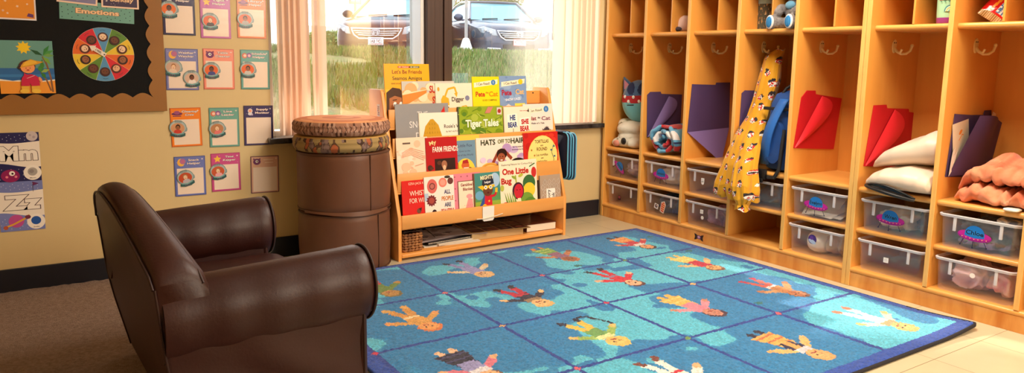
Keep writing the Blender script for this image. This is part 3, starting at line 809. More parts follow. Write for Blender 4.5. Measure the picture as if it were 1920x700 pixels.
for i in range(n + 1):
    u = i / n; x = -.135 - .05 * math.sin(PI * u) * .9; z = .34 - .31 * u; yc = -.03 + .085 * u
    w = .022
    L_.append((x, yc - w, z)); Rr.append((x, yc + w, z))
rows = [[(l[0] + d, l[1], l[2]) for l in L_] for d in (0,)]
for i in range(n): mb.poly([L_[i], L_[i + 1], Rr[i + 1], Rr[i]])
so = mb.build('shoulder_strap', mstrap, bp, smooth=180, merge=1e-5); sd = so.modifiers.new('s', 'SOLIDIFY'); sd.thickness = .012
mb = MB(); mb.box(-.185, -.165, .010, .07, -.035, .012, .006); mb.box(-.19, -.178, .02, .06, -.05, -.03, .004); mb.build('buckle', M['black'], bp, smooth=40)
mb = MB(); mb.tube([(-.14, -.045, .20), (-.155, -.05, .12), (-.165, -.05, .02), (-.17, -.03, -.02), (-.18, .0, -.02)], .009, 6); mb.build('loose_webbing', mblk, bp, smooth=60)
mb = MB(); mb.tube([(-.02, -.02, .37), (-.03, -.01, .395), (-.05, .0, .40), (-.07, .01, .385), (-.08, .02, .36)], .007, 8); mb.build('grab_loop', mblk, bp, smooth=60)

# --- cream pillow bags in bay six
def pillow(name, rows, m, label, n=40, seed=1, wr=.008):
    """rows: (y, x_front, x_back, z_low, z_high) cross sections along y"""
    rr = np.array(rows, float); out = []
    for t in np.linspace(0, len(rr) - 1, 50):
        i = min(int(t), len(rr) - 2); k = t - i; y, xf, xb, zl, zh = rr[i] * (1 - k) + rr[i + 1] * k
        loop = []
        for q in range(n):
            a = 2 * PI * q / n
            ex = math.copysign(abs(math.cos(a)) ** .75, math.cos(a)); ez = math.copysign(abs(math.sin(a)) ** .85, math.sin(a))
            x = (xf + xb) / 2 + (xb - xf) / 2 * ex; z = (zl + zh) / 2 + (zh - zl) / 2 * ez
            w = mnoise.noise(Vector((x * 9, y * 9, z * 16 + seed))) * wr + (1 - abs(mnoise.noise(Vector((x * 7, y * 16, seed)))) * 2) * wr * .6
            loop.append((x, y, z + w * (1 if math.sin(a) > -.2 else .1)))
        out.append(loop)
    mb = MB(); mb.loft(out); return tag(mb.build(name, m, None, smooth=180), label, 'pillow')
mcream = mat('cream_satin', (232, 210, 188), .42, (60, .12, .004), sheen=.2)
lower = pillow('pillow_bag', [(-1.668, .02, .28, .426, .440), (-1.685, -.008, .30, .424, .468), (-1.71, -.030, .31, .424, .492), (-1.76, -.05, .33, .424, .518), (-1.83, -.045, .33, .424, .528), (-1.90, -.035, .33, .424, .524), (-1.930, -.02, .32, .425, .512), (-1.939, -.0, .30, .43, .49)], mcream, 'cream pillow bag with black piping spilling over the shelf edge, lower of two', seed=3)
ed = MB(); inner = []; outer = []
for i in range(31):
    u = i / 30; y = -1.686 - .198 * u; b_ = math.sin(PI * u)
    outer.append((-.006 - .040 * b_ ** .7, y, .436 - .030 * u ** 1.5))
    inner.append((-.002 - .042 * b_ ** .7, y, .4365 + .024 * b_ ** .8 - .026 * u ** 1.5))
ed.tube(outer, .0075, 8); ed.tube(inner, .0045, 8)
ed.build('black_piping', M['black'], lower, smooth=60)
mouth = MB(); mouth.loft([[(a[0] * (1 - v) + c[0] * v - .004 + .006 * math.sin(PI * v), a[1], a[2] * (1 - v) + c[2] * v) for v in (0, .35, .7, 1)] for a, c in zip(outer, inner)], closed=False)
mouth.build('dark_opening', mat('black_satin', (26, 24, 28), .25), lower, smooth=180)
pillow('pillow', [(-1.676, .05, .16, .503, .512), (-1.69, .035, .22, .506, .540), (-1.72, .02, .27, .510, .575), (-1.77, .01, .31, .516, .612), (-1.83, .01, .33, .525, .645), (-1.89, .015, .34, .53, .668), (-1.928, .025, .33, .54, .668), (-1.939, .05, .31, .56, .65)], mcream, 'cream satin pillow lying on the pillow bag, upper of two', seed=8)

# --- peach blanket in bay seven
mpe = cloth_mat('peach_fleece', (228, 124, 84), (12, (240, 164, 124), .14))
cp = [(.14, .008), (.0, .010), (-.10, .010), (-.140, .026), (-.115, .046), (-.02, .050), (.05, .046), (.085, .062), (.05, .080), (-.06, .074), (-.118, .086), (-.105, .116), (-.03, .128), (.05, .150), (.115, .140), (.135, .09), (.14, .02)]
def crv(P, n):
    out = []
    for q in range(n + 1):
        t = q / n * (len(P) - 1); i = min(int(t), len(P) - 2); k = t - i; p0, p1, p2, p3 = P[max(i - 1, 0)], P[i], P[i + 1], P[min(i + 2, len(P) - 1)]
        out.append(tuple(.5 * (2 * p1[c] + (p2[c] - p0[c]) * k + (2 * p0[c] - 5 * p1[c] + 4 * p2[c] - p3[c]) * k * k + (3 * p1[c] - p0[c] - 3 * p2[c] + p3[c]) * k ** 3) for c in (0, 1)))
    return out
cv = crv(cp, 150); pk_ = MB(); rows = []
for yi in range(61):
    y = -.140 + .262 * yi / 60; e = math.sqrt(max(.03, 1 - ((y + .02) / .150) ** 2)) ** .8 if y > -.02 else 1 - .10 * ((-y - .02) / .12); row = []
    for qi, (x, z) in enumerate(cv):
        s_ = qi / 150; dz = mnoise.noise(Vector((s_ * 7, y * 11, 2))) * .020 + (1 - abs(mnoise.noise(Vector((s_ * 5 + y * 10, y * 30, 7)))) * 2) * .026
        dx = mnoise.noise(Vector((s_ * 6, y * 9, 9))) * .030 + mnoise.noise(Vector((y * 30, s_ * 16, 4))) * .016
        row.append(((x + dx) * (.55 + .45 * e) + .02 * (1 - e), y, max(.006, (z + dz * min(1, z / .03)) * e)))
    rows.append(row)
pk_.loft(rows, closed=False)
bl_ = pk_.build('peach_blanket', mpe, None, (.150, -2.125, .4222), smooth=180); tag(bl_, 'bunched peach fleece blanket on the shelf at the right', 'blanket')
sd_ = bl_.modifiers.new('s', 'SOLIDIFY'); sd_.thickness = .009; sd_.offset = 0
lump('white_scrap', (.02, -2.215, .4215), (.03, .028, .006), M['paper'], 'small white cloth corner beside the peach blanket', 'cloth', 35)

# --- top compartments
mh = cloth_mat('pale_pink_cloth', (250, 222, 214))
hat = lump('folded_cap', (.125, -.498, 1.0785), (.05, .055, .04), mh, 'pale pink cloth cap in the upper compartment of bay two', 'cap', 41, folds=.1, freq=10, sq=.9)
for v in hat.data.vertices:
    if v.co.y < 0: v.co.z *= 1 + 9 * max(0, -v.co.y)
mb = MB(); mb.ell((-.045, -.012, .014), (.018, .030, .013), 16, 10); mb.build('dark_underside', mat('dark_underside', (70, 62, 74), .9), hat, smooth=180)  # dark rounded piece low at the front of the cap
# flowered drinking bottle
bt = empty('drinking_bottle', (.16, -1.005, 1.0785)); tag(bt, 'dark green bottle with gold flowers and pale blue top in an upper compartment', 'bottle')
mb = MB(); mb.lathe([(.034, 0), (.038, .004), (.040, .06), (.041, .118), (.040, .122)], 40); 
bo = mb.build('body', attr_mat('flowered_bottle', .25, None), bt, smooth=50)
me = bo.data; bm = bmesh.new(); bm.from_mesh(me); bmesh.ops.subdivide_edges(bm, edges=bm.edges, cuts=11, use_grid_fill=True); bm.to_mesh(me); bm.free()
def fl_(c, n):
    a = math.atan2(c.y, c.x) * 5.2; p = Vector((a * 1.0, c.z * 46, 0)); v = mnoise.noise(p); w = mnoise.noise(p * 1.9 + Vector((4, 4, 4)))
    if v > .34: return (190, 152, 96) if w > -.1 else (206, 190, 160)
    if w > .42: return (150, 108, 80)
    return (86, 86, 72)
face_colours(me, fl_); me.shade_smooth()
mb = MB(); mb.lathe([(.041, .122), (.0415, .124), (.0415, .150), (.038, .158), (.015, .160)], 32); mb.build('lid', mat('pale_blue_plastic', (176, 214, 222), .3), bt, smooth=50)
# grey koala-like teddy sitting on the shelf
kb = MB()
kb.ell((0, 0, .085), (.055, .06, .075)); kb.ell((-.005, 0, .185), (.055, .062, .055)); kb.ell((.0, .062, .225), (.03, .03, .033)); kb.ell((.0, -.062, .225), (.03, .03, .033))
for sy in (-1, 1):
    kb.ell((-.055, sy * .056, .030), (.065, .028, .030), mtx=None); kb.ell((-.105, sy * .066, .034), (.020, .030, .038))
    kb.ell((-.04, sy * .066, .105), (.045, .024, .026)); kb.ell((-.075, sy * .060, .085), (.026, .024, .024))
me = remesh_blob(kb, .005, 4)
rr = np.random.default_rng(2)
for v in me.vertices: v.co += v.normal * (mnoise.noise(Vector(v.co) * 160) * .0035)
kt = link_mesh('teddy', me, cloth_mat('grey_fur', (150, 144, 142), (60, (112, 106, 106), .2)), None, (.118, -1.213, 1.0775), (0, 0, R(-8)), smooth=180)
kt.scale = (.86, .86, .86); tag(kt, 'grey plush teddy with blue striped feet sitting beside the flowered bottle', 'plush toy')
for sy in (-1, 1):
    mb = MB(); mb.ell((-.122, sy * .066, .034), (.010, .028, .037), 20, 14); mb.build('foot_rim', cloth_mat('white_fur', (232, 226, 220)), kt, smooth=180)
    mb = MB(); mb.ell((-.128, sy * .066, .034), (.0075, .021, .029), 80, 60); fo = mb.build('foot_pad', attr_mat('striped_knit', .9), kt, smooth=180)
    face_colours(fo.data, lambda c, n: (64, 148, 206) if math.sin((c.y) * 720) > -.25 else (30, 96, 160))
mb = MB(); mb.ell((-.050, 0, .122), (.014, .034, .022), 16, 12); mb.build('bow', cloth_mat('blue_ribbon', (120, 180, 214)), kt, smooth=180)
# rainbow tumbler
tb = empty('tumbler', (.105, -1.885, 1.0785)); tag(tb, 'mint green tumbler with rainbow and purple base in an upper compartment', 'tumbler')
mb = MB(); mb.lathe([(.036, .022), (.0375, .03), (.041, .14)], 48)
to = mb.build('body', mat('mint_green', (176, 222, 178), .3), tb, smooth=60)
mb = MB(); mb.lathe([(.033, 0), (.036, .003), (.0372, .0225)], 48); mb.build('base', mat('purple_base', (150, 62, 140), .35), tb, smooth=60)
def wrap_art(art, r, ang0, name, parent):
    """bend a flat drawing round a cylinder of radius r (about local z), facing direction ang0"""
    o = art.build(name, M['print'], parent)
    bm = bmesh.new(); bm.from_mesh(o.data)
    bmesh.ops.subdivide_edges(bm, edges=bm.edges, cuts=3, use_grid_fill=False)
    bmesh.ops.triangulate(bm, faces=bm.faces)
    for v in bm.verts:
        rr_ = r + .0012 - v.co.y * 4; a = ang0 + v.co.x / r
        v.co = (rr_ * math.cos(a), rr_ * math.sin(a), v.co.z)
    bm.to_mesh(o.data); bm.free(); return o
a = Art()
for k, cc in enumerate(((70, 130, 140), (190, 226, 190), (220, 190, 120), (190, 226, 190), (110, 180, 170))):
    a.ell(0, .045, .019 - .0034 * k, .024 - .0042 * k, cc, a0=0, a1=180, n=16)
a.rect(-.04, .087, .04, .092, (226, 96, 84)); a.rect(-.04, .092, .04, .138, (246, 240, 226)); a.text('ISL', 0, .116, .026, (40, 60, 44), bold=.05)
for i in range(6): a.poly([(-.034 + .013 * i, .084), (-.03 + .013 * i, .078), (-.026 + .013 * i, .084)], (86, 140, 110))
wrap_art(a, .0395, R(215), 'printed_band', tb)
mb = MB(); mb.lathe([(.0415, .14), (.0425, .142), (.0425, .156), (.02, .16)], 40); mb.build('lid', mat('cream_lid', (240, 236, 224), .3), tb, smooth=50)
# snack bag
sb = MB(); rows = []
for i in range(15):
    u = i / 14; row = []
    for j in range(13):
        v = j / 12
        x = -.045 + .09 * v; z = .15 * u
        th_ = .022 * (1 - (2 * v - 1) ** 2) ** .6 * (1 - (2 * u - 1) ** 4) + .0008
        row.append((x, -th_ + .002 * mnoise.noise(Vector((x * 80, z * 80, 1))), z))
    back = [(p[0], -p[1], p[2]) for p in row[::-1]]
    rows.append(row + back[1:-1])
sb.loft(rows); so = sb.build('snack_bag', attr_mat('foil_print', .15, (50, .4, .006), spec=.8), None, (.125, -2.02, 1.090), (R(-30), R(34), R(-70)), smooth=180)
bm = bmesh.new(); bm.from_mesh(so.data); bmesh.ops.subdivide_edges(bm, edges=bm.edges, cuts=2, use_grid_fill=True); bm.to_mesh(so.data); bm.free()
def snack(c, n):
    if c.z < .020: return (208, 176, 130) if math.sin(c.x * 900) > 0 else (150, 110, 60)
    d = abs(c.x + .018 - .12 * (c.z - .03))
    if d < .0045: return (240, 150, 40)
    if c.z > .108: return (120, 150, 50) if mnoise.noise(Vector((c.x * 90, c.z * 90, 0))) > 0 else (240, 232, 214)
    if abs(c.x - .016) < .015 and .03 < c.z < .07: return (76, 128, 176) if mnoise.noise(c * 150) > -.1 else (236, 232, 226)
    return (204, 22, 26)
face_colours(so.data, snack); tag(so, 'shiny red snack packet leaning in an upper compartment at the right', 'packet')
mb = MB(); mb.prism([(0, 0), (.09, 0), (.088, .006), (.03, .013), (.006, .012)], 'y', 0, .12, .002)
tag(mb.build('wallet', mat('plum_cover', (120, 40, 60), .5), None, (.12, -2.262, 1.0785), (0, 0, R(-20)), smooth=40), 'flat plum coloured wallet in the last upper compartment at the right', 'wallet')
# ================================================================ book display rack
TH_R = R(2.2); RO = Vector((-1.472, -.36, 0)); RW = .985
rack = empty('book_rack', RO, (0, 0, TH_R)); tag(rack, 'slanted maple book display rack with four tiers under the window', 'bookshelf')
TZ = {4: .150, 3: .312, 2: .470, 1: .600}
slope = lambda z: .02 + .279 * (z - .253) if z > .253 else .02 * (z / .253)
side = [(0, 0), (.0, .20), (.018, .25), (.163, .765), (.172, .775), (.286, .775), (.292, .768), (.292, 0)]
for x0 in (0, RW - .017):
    MB().prism(side, 'x', x0, x0 + .017, .002).build('side_panel', M['wood_rack'], rack, smooth=40)
inx0, inx1 = .0175, RW - .0175
MB().box(inx0, inx1, .232, .240, .142, .757, .001).build('back_panel', M['wood_rack'], rack)
MB().box(inx0, inx1, .0, .288, .012, .030, .004).build('bottom_shelf', M['wood_rack'], rack, smooth=40)
MB().box(inx0, inx1, -.002, .010, .147, .211, .003).build('lip', M['wood_rack'], rack, smooth=40)
MB().box(inx0, inx1, .010, .231, .142, .1495, .001).build('tier_floor', M['wood_rack'], rack)
for k in (3, 2, 1):
    z = TZ[k]; v = slope(z)
    MB().box(inx0, inx1, v + .002, v + .010, z + .0, z + .086, .002).build('lip', M['wood_rack'], rack, smooth=40)
    MB().box(inx0, inx1, v + .002, .231, z - .008, z - .0005, .001).build('tier_floor', M['wood_rack'], rack)
MB().box(.018, RW - .018, .225, .232, .69, .757).build('top_rail', M['wood_rack'], rack)
mb = MB()
for x in (.88,): mb.ell((x + .04, .2235, .745), (.004, .002, .004), 8, 6)
mb.build('screw', M['black'], rack)
a = Art(); a.rect(0, 0, .030, .058, (244, 240, 236)); 
for j, cc in enumerate(((196, 44, 44), (40, 70, 150), (226, 170, 40), (60, 120, 70), (150, 50, 100))):
    for i in range(4): a.rect(.005 + .005 * i, .006 + .009 * j, .0094 + .005 * i, .0135 + .009 * j, [cc, (240, 200, 90), (70, 90, 160), (210, 80, 50)][(i + j) % 4], hold=True)
st = a.build('picture_sticker', M['print'], rack, loc=(-.0006, .205, .650), rot=(0, 0, R(-90))); st['label'] = 'small multicoloured picture sticker'

# white tag hooked on the front lip
tg = empty('hanging_tag', RO + Vector((.486, -.004 + .486 * math.sin(TH_R), .14)), (0, 0, TH_R)); tag(tg, 'blank white tag hooked over the front lip of the book rack', 'tag')
MB().prism([(-.033, .004), (-.026, -.004), (.026, -.004), (.033, .004), (.034, .068), (-.034, .068)], 'y', -.002, 0).build('card', M['paper'], tg)
mb = MB(); mb.tube([(-.07, -.004, .012), (-.035, -.006, .010), (.05, -.006, .018), (.085, -.003, .024)], .0022, 6); mb.build('clip', M['pages'], tg)

# ---------------------------------------------------------------- picture books
TILT = math.atan(.095)
def book(tier, u0, u1, h, off, cover, art, label, t=.005, spine=None, lift=0.0, roll=0, pages=True):
    w = u1 - u0; z0 = TZ[tier] + .0004 + lift; v0 = slope(TZ[tier]) + .0115 + off * .55
    if tier == 4: v0 = .0115 + off * .55
    ex = Vector((math.cos(TH_R), math.sin(TH_R), 0)); ev = Vector((-math.sin(TH_R), math.cos(TH_R), 0))
    o = RO + ex * u0 + ev * v0 + Vector((0, 0, z0))
    t_ = empty('picture_book', o, (-TILT, 0, TH_R)); tag(t_, label, 'book')
    mc_ = mat('book_cover', cover, .38, spec=.45)
    mb = MB(); mb.box(0, w, 0, .0012, 0, h, .0004, 1); mb.box(0, w, t - .0012, t, 0, h, .0004, 1); mb.box(-.0006, .001, 0, t, 0, h)
    mb.build('cover', mc_ if not spine else mc_, t_)
    if spine: MB().box(-.0016, .006, -.0006, t + .0002, 0, h, .0004, 1).build('spine', mat('book_spine', spine, .5), t_)
    MB().box(.001, w - .003, .0013, t - .0013, .002, h - .003).build('page_block', M['pages'], t_)
    A = Art(); A.rect(.0004, .0004, w - .0004, h - .0004, cover); art(A, w, h)
    A.build('cover_print', M['gloss_print'], t_)
    return t_
def face(A, x, y, r, skin, hair, smile=True, rot=0):
    A.circ(x, y + r * .18, r * 1.08, hair); A.ell(x, y - r * .05, r * .78, r * .85, skin)
    for s in (-1, 1): A.ell(x + s * r * .3, y + r * .05, r * .09, r * .12, (24, 18, 18))
    if smile: A.ell(x, y - r * .36, r * .24, r * .10, (150, 40, 44), a0=180, a1=360)
SK = [(110, 62, 40), (236, 180, 140), (160, 98, 62), (246, 206, 170), (84, 48, 34)]
def wash(A, w, h, cols, n=26, seed=0, r=(.04, .12), y0=0, y1=1):
    rn = random.Random(seed)
    for i in range(n):
        x, y = rn.random() * w, (y0 + (y1 - y0) * rn.random()) * h; q = rn.uniform(*r) * w
        q = min(q, x * .98, (w - x) * .98, y * .98, (h - y) * .98)
        if q > .002: A.ell(x, y, q, q * rn.uniform(.6, 1), rn.choice(cols), 0, 14)

def b_friends(A, w, h):
    A.rect(0, h * .60, w, h, (250, 176, 26)); A.rect(0, 0, w, h * .60, (246, 196, 60))
    A.rect(w * .30, h * .935, w * .56, h * .965, (196, 40, 44)); A.rect(w * .56, h * .935, w * .78, h * .965, (46, 84, 50))
    A.text('MY FRIEND', w * .43, h * .95, h * .016, (255, 230, 200), w=w * .22); A.text('MI AMIGO', w * .67, h * .95, h * .016, (255, 230, 200), w=w * .18)
    A.text("Let's Be Friends", w * .5, h * .875, h * .058, (128, 44, 22), w=w * .66, bold=.012); A.text('Seamos Amigos', w * .5, h * .775, h * .056, (30, 52, 40), w=w * .66, bold=.012)
    A.text('RENÉ COLATO', w * .26, h * .69, h * .02, (120, 70, 20), w=w * .24); A.text('NOMAR PEREZ', w * .78, h * .68, h * .02, (120, 70, 20), w=w * .26)
    A.poly([(0, .1 * h), (.02 * w, .55 * h), (.16 * w, .63 * h), (.32 * w, .61 * h), (.40 * w, .52 * h), (.38 * w, .3 * h), (.3 * w, .12 * h)], (66, 36, 24))
    A.poly([(.06 * w, .12 * h), (.08 * w, .46 * h), (.2 * w, .5 * h), (.38 * w, .46 * h), (.42 * w, .3 * h), (.36 * w, .14 * h)], (176, 106, 62))
    for x in (.2, .33): A.ell(x * w, .36 * h, .04 * w, .045 * h, (250, 246, 240)); A.ell(x * w + .008, .355 * h, .02 * w, .024 * h, (70, 44, 20))
    A.line([(.15 * w, .43 * h), (.24 * w, .44 * h)], .004, (50, 28, 20)); A.ell(.3 * w, .22 * h, .06 * w, .02 * h, (140, 40, 40))
def b_su(A, w, h):
    A.rect(0, h * .62, w, h, (206, 200, 190)); A.rect(0, h * .30, w, h * .75, (242, 214, 170)); wash(A, w, h, [(236, 196, 140), (248, 226, 190), (226, 176, 120)], 22, 3, (.04, .12), .3, .9)
    A.poly([(0, .70 * h), (.46 * w, .80 * h), (.45 * w, .74 * h), (.12 * w, .52 * h), (0, .48 * h)], (222, 140, 60)); A.poly([(0, .74 * h), (.47 * w, .82 * h), (.44 * w, .80 * h), (0, .70 * h)], (250, 226, 180))
    A.poly([(.2 * w, 0), (.42 * w, .30 * h), (w, .42 * h), (w, 0)], (64, 120, 160)); A.poly([(0, 0), (.3 * w, .3 * h), (.45 * w, .22 * h), (.4 * w, 0)], (214, 140, 70))
    A.text('SURF', w * .51, h * .82, h * .15, (196, 40, 30), w=w * .24, bold=.03, align='l'); A.text('SWIM', w * .56, h * .58, h * .15, (196, 40, 30), w=w * .24, bold=.03, align='l')
def b_digger(A, w, h):
    A.rect(0, 0, w, h, (246, 230, 204)); Y = (238, 176, 50)
    A.line([(.22 * w, .62 * h), (.33 * w, .86 * h), (.52 * w, .90 * h), (.57 * w, .74 * h)], .010, Y); A.poly([(.50 * w, .76 * h), (.60 * w, .78 * h), (.57 * w, .66 * h)], Y)
    A.poly([(.14 * w, .46 * h), (.36 * w, .48 * h), (.35 * w, .64 * h), (.2 * w, .72 * h), (.14 * w, .62 * h)], Y); A.ell(.23 * w, .42 * h, .12 * w, .05 * h, (110, 80, 40))
    A.text('Digger', .60 * w, .62 * h, .10 * h, (44, 36, 40), w=.34 * w, bold=.022); A.text('Dozer', .34 * w, .32 * h, .10 * h, (44, 36, 40), w=.30 * w, bold=.022); A.text('Dumper', .5 * w, .10 * h, .09 * h, (44, 36, 40), w=.36 * w, bold=.022)
    A.poly([(.56 * w, .22 * h), (.95 * w, .22 * h), (.93 * w, .38 * h), (.82 * w, .47 * h), (.7 * w, .45 * h), (.68 * w, .36 * h), (.56 * w, .36 * h)], Y); A.ell(.76 * w, .19 * h, .2 * w, .045 * h, (120, 90, 50)); A.poly([(.72 * w, .36 * h), (.82 * w, .36 * h), (.8 * w, .44 * h), (.73 * w, .43 * h)], (250, 240, 214))
    A.circ(.86 * w, .64 * h, .062 * w, (130, 132, 160)); A.ell(.08 * w, .86 * h, .03 * w, .05 * h, (214, 160, 60))
def icr(A, w, h, dot):
    A.poly([(.06 * w, .77 * h), (.93 * w, .84 * h), (.95 * w, .94 * h), (.06 * w, .87 * h)], (246, 236, 206)); A.text('I Can Read!', .40 * w, .848 * h, .05 * h, (110, 90, 60), rot=3, w=.48 * w); A.circ(.78 * w, .875 * h, .085 * w, (70, 130, 190) if dot else (250, 200, 40)); 
    if dot: A.text('1', .78 * w, .875 * h, .05 * h, (255, 255, 255))
def tree(A, x, y, s, c):
    for k in range(3): A.poly([(x - s * (.5 - .1 * k), y + s * .45 * k), (x + s * (.5 - .1 * k), y + s * .45 * k), (x, y + s * .45 * k + s * .8)], c)
def b_pete(A, w, h):
    A.rect(0, 0, w, h, (252, 222, 30)); icr(A, w, h, True)
    A.text('Pete', .28 * w, .63 * h, .10 * h, (196, 44, 36), w=.34 * w, bold=.03); A.text('the', .53 * w, .66 * h, .04 * h, (196, 100, 30)); A.text('Cat', .77 * w, .63 * h, .10 * h, (226, 140, 24), w=.34 * w, bold=.03)
    A.text('GOES CAMPING', .62 * w, .50 * h, .035 * h, (120, 80, 20), w=.54 * w, bold=.012)
    A.poly([(.2 * w, .26 * h), (.34 * w, .34 * h), (.5 * w, .37 * h), (.7 * w, .31 * h), (.85 * w, .26 * h)], (120, 190, 170)); A.poly([(0, 0), (w, 0), (w, .24 * h), (.5 * w, .28 * h), (0, .22 * h)], (170, 190, 60))
    for x in (.08, .18, .27, .72, .82, .92): tree(A, x * w, .17 * h, .11 * h + .02 * h * math.sin(x * 30), (40, 110, 70) if int(x * 100) % 2 else (60, 140, 80))
    A.poly([(.50 * w, .08 * h), (.70 * w, .08 * h), (.60 * w, .22 * h)], (226, 110, 40)); A.rect(.05 * w, .05 * h, .4 * w, .12 * h, (120, 90, 40))
def b_snow(A, w, h):
    A.rect(0, 0, w, h, (132, 160, 200)); wash(A, w, h, [(150, 176, 210), (116, 144, 190)], 16, 4, (.05, .16), .45, 1); icr(A, w, h, False)
    A.text('Pete', .25 * w, .645 * h, .11 * h, (176, 40, 60), w=.36 * w, bold=.03); A.text('Cat', .74 * w, .66 * h, .10 * h, (240, 190, 120), w=.32 * w, bold=.03); A.text('SNOW DAZE', .48 * w, .50 * h, .05 * h, (240, 244, 250), rot=4, w=.56 * w, bold=.02)
    A.poly([(0, 0), (w, 0), (w, .24 * h), (.6 * w, .30 * h), (0, .22 * h)], (246, 238, 226)); A.rect(.54 * w, .34 * h, .92 * w, .41 * h, (246, 220, 90)); A.ell(.30 * w, .18 * h, .12 * w, .09 * h, (190, 100, 60)); A.poly([(.16 * w, .25 * h), (.44 * w, .25 * h), (.40 * w, .36 * h), (.3 * w, .40 * h), (.2 * w, .36 * h)], (236, 220, 210)); A.rect(.18 * w, .28 * h, .42 * w, .31 * h, (200, 60, 50)); A.line([(.6 * w, .1 * h), (.68 * w, .24 * h), (.76 * w, .24 * h), (.86 * w, .1 * h)], .002, (120, 120, 120))
def b_grey(A, w, h):
    A.text('THE', .50 * w, .80 * h, .095 * h, (232, 228, 224), w=.20 * w, bold=0); A.text('SNOWY', .48 * w, .60 * h, .125 * h, (232, 228, 224), w=.46 * w, bold=0); A.text('DAY', .50 * w, .38 * h, .125 * h, (232, 228, 224), w=.28 * w, bold=0)
    A.poly([(.82 * w, .75 * h), (.90 * w, .77 * h), (.97 * w, .74 * h), (.93 * w, .82 * h), (.92 * w, .95 * h), (.90 * w, .90 * h), (.87 * w, .86 * h)], (206, 40, 36)); A.rect(0, 0, .012 * w, h, (150, 150, 152))
def b_rosie(A, w, h):
    A.rect(0, 0, w, h, (246, 236, 216)); A.rect(.0, .0, .015 * w, h, (220, 210, 190))
    pts = [(.06 * w, .10 * h), (.07 * w, .40 * h), (.13 * w, .68 * h), (.24 * w, .84 * h), (.30 * w, .85 * h), (.41 * w, .70 * h), (.48 * w, .42 * h), (.49 * w, .10 * h)]
    A.poly(pts, (206, 156, 44))
    for j in range(6):
        for i in range(7):
            x, y = (.11 + .055 * i) * w, (.18 + .105 * j) * h
            if j < 4 or 1 < i < 5: A.line([(x - .012 * w, y), (x, y + .05 * h), (x + .012 * w, y)], .0012, (110, 76, 20), hold=True)
    A.text("Rosie's Walk", .76 * w, .66 * h, .085 * h, (60, 46, 40), w=.46 * w, bold=.015); A.text('By PAT HUTCHINS', .74 * w, .53 * h, .035 * h, (60, 46, 40), w=.34 * w, bold=.015)
    A.poly([(.46 * w, .08 * h), (.74 * w, .08 * h), (.70 * w, .24 * h), (.58 * w, .36 * h), (.5 * w, .26 * h)], (240, 180, 60)); A.ell(.86 * w, .14 * h, .10 * w, .06 * h, (110, 80, 60)); A.rect(0, 0, w, .08 * h, (236, 206, 120))
def b_tiger(A, w, h):
    A.rect(0, 0, w, h, (150, 172, 44)); wash(A, w, h, [(120, 150, 30), (176, 190, 70), (90, 130, 40)], 26, 8, (.04, .12), .3, 1)
    rn = random.Random(2)
    for i in range(18):
        x, y = rn.random() * w * .9 + .03 * w, (.3 + .62 * rn.random()) * h; q = rn.uniform(-.03, .03); A.line([(x, y), (min(w * .98, x + .03 + q * .3), y + q)], .004, rn.choice([(190, 204, 90), (104, 140, 34)]))
    A.poly([(.58 * w, .84 * h), (.66 * w, .98 * h), (.78 * w, .98 * h), (.70 * w, .84 * h)], (206, 130, 110)); A.rect(.86 * w, .80 * h, .97 * w, .96 * h, (230, 206, 190)); A.circ(.915 * w, .88 * h, .04 * w, (170, 60, 50))
    A.outlined('Tiger Tales', .52 * w, .625 * h, .155 * h, (250, 246, 220), (120, 150, 30), w=.74 * w, ob=.07, bold=.03)
    for cx in (.30, .72):
        for s in (-1, 1): A.circ((cx + s * .155) * w, .30 * h, .04 * w, (246, 236, 220)); A.circ((cx + s * .155) * w, .30 * h, .02 * w, (40, 30, 30))
        A.ell(cx * w, .17 * h, .185 * w, .20 * h, (236, 100, 24)); A.ell(cx * w, .06 * h, .11 * w, .09 * h, (250, 236, 206))
        for k in range(-2, 3): A.line([((cx + .04 * k) * w, .33 * h), ((cx + .055 * k) * w, .27 * h)], .0025, (176, 60, 10))
        for s in (-1, 1): A.circ((cx + s * .05) * w, .16 * h, .012 * w, (20, 14, 14))
def b_he(A, w, h):
    A.rect(0, 0, w, h, (246, 232, 206)); A.rect(0, 0, .02 * w, h, (214, 196, 160))
    A.poly([(.14 * w, .48 * h), (.50 * w, .51 * h), (.48 * w, .84 * h), (.12 * w, .82 * h)], (252, 244, 226)); A.poly([(.58 * w, .38 * h), (.94 * w, .42 * h), (.94 * w, .74 * h), (.57 * w, .72 * h)], (252, 244, 226))
    A.text('HE', .32 * w, .74 * h, .115 * h, (50, 74, 130), w=.20 * w, bold=.05, rot=2); A.text('BEAR', .31 * w, .57 * h, .115 * h, (50, 74, 130), w=.34 * w, bold=.05, rot=2); A.text('SHE', .77 * w, .635 * h, .11 * h, (190, 40, 40), w=.28 * w, bold=.05, rot=2); A.text('BEAR', .75 * w, .47 * h, .115 * h, (190, 40, 40), w=.34 * w, bold=.05, rot=2)
    A.line([(.33 * w, .48 * h), (.32 * w, .16 * h)], .003, (90, 60, 40)); A.line([(.73 * w, .40 * h), (.72 * w, .14 * h)], .003, (90, 60, 40)); A.poly([(.12 * w, 0), (.16 * w, .2 * h), (.30 * w, .22 * h), (.32 * w, 0)], (196, 50, 40)); A.circ(.19 * w, .22 * h, .065 * w, (70, 110, 170)); A.poly([(.5 * w, 0), (.52 * w, .10 * h), (.68 * w, .10 * h), (.7 * w, 0)], (196, 50, 40)); A.text('Stan and Jan', .74 * w, .90 * h, .022 * h, (190, 60, 40), w=.3 * w); A.poly([(.86 * w, .88 * h), (.92 * w, .96 * h), (.93 * w, .86 * h)], (70, 50, 40))
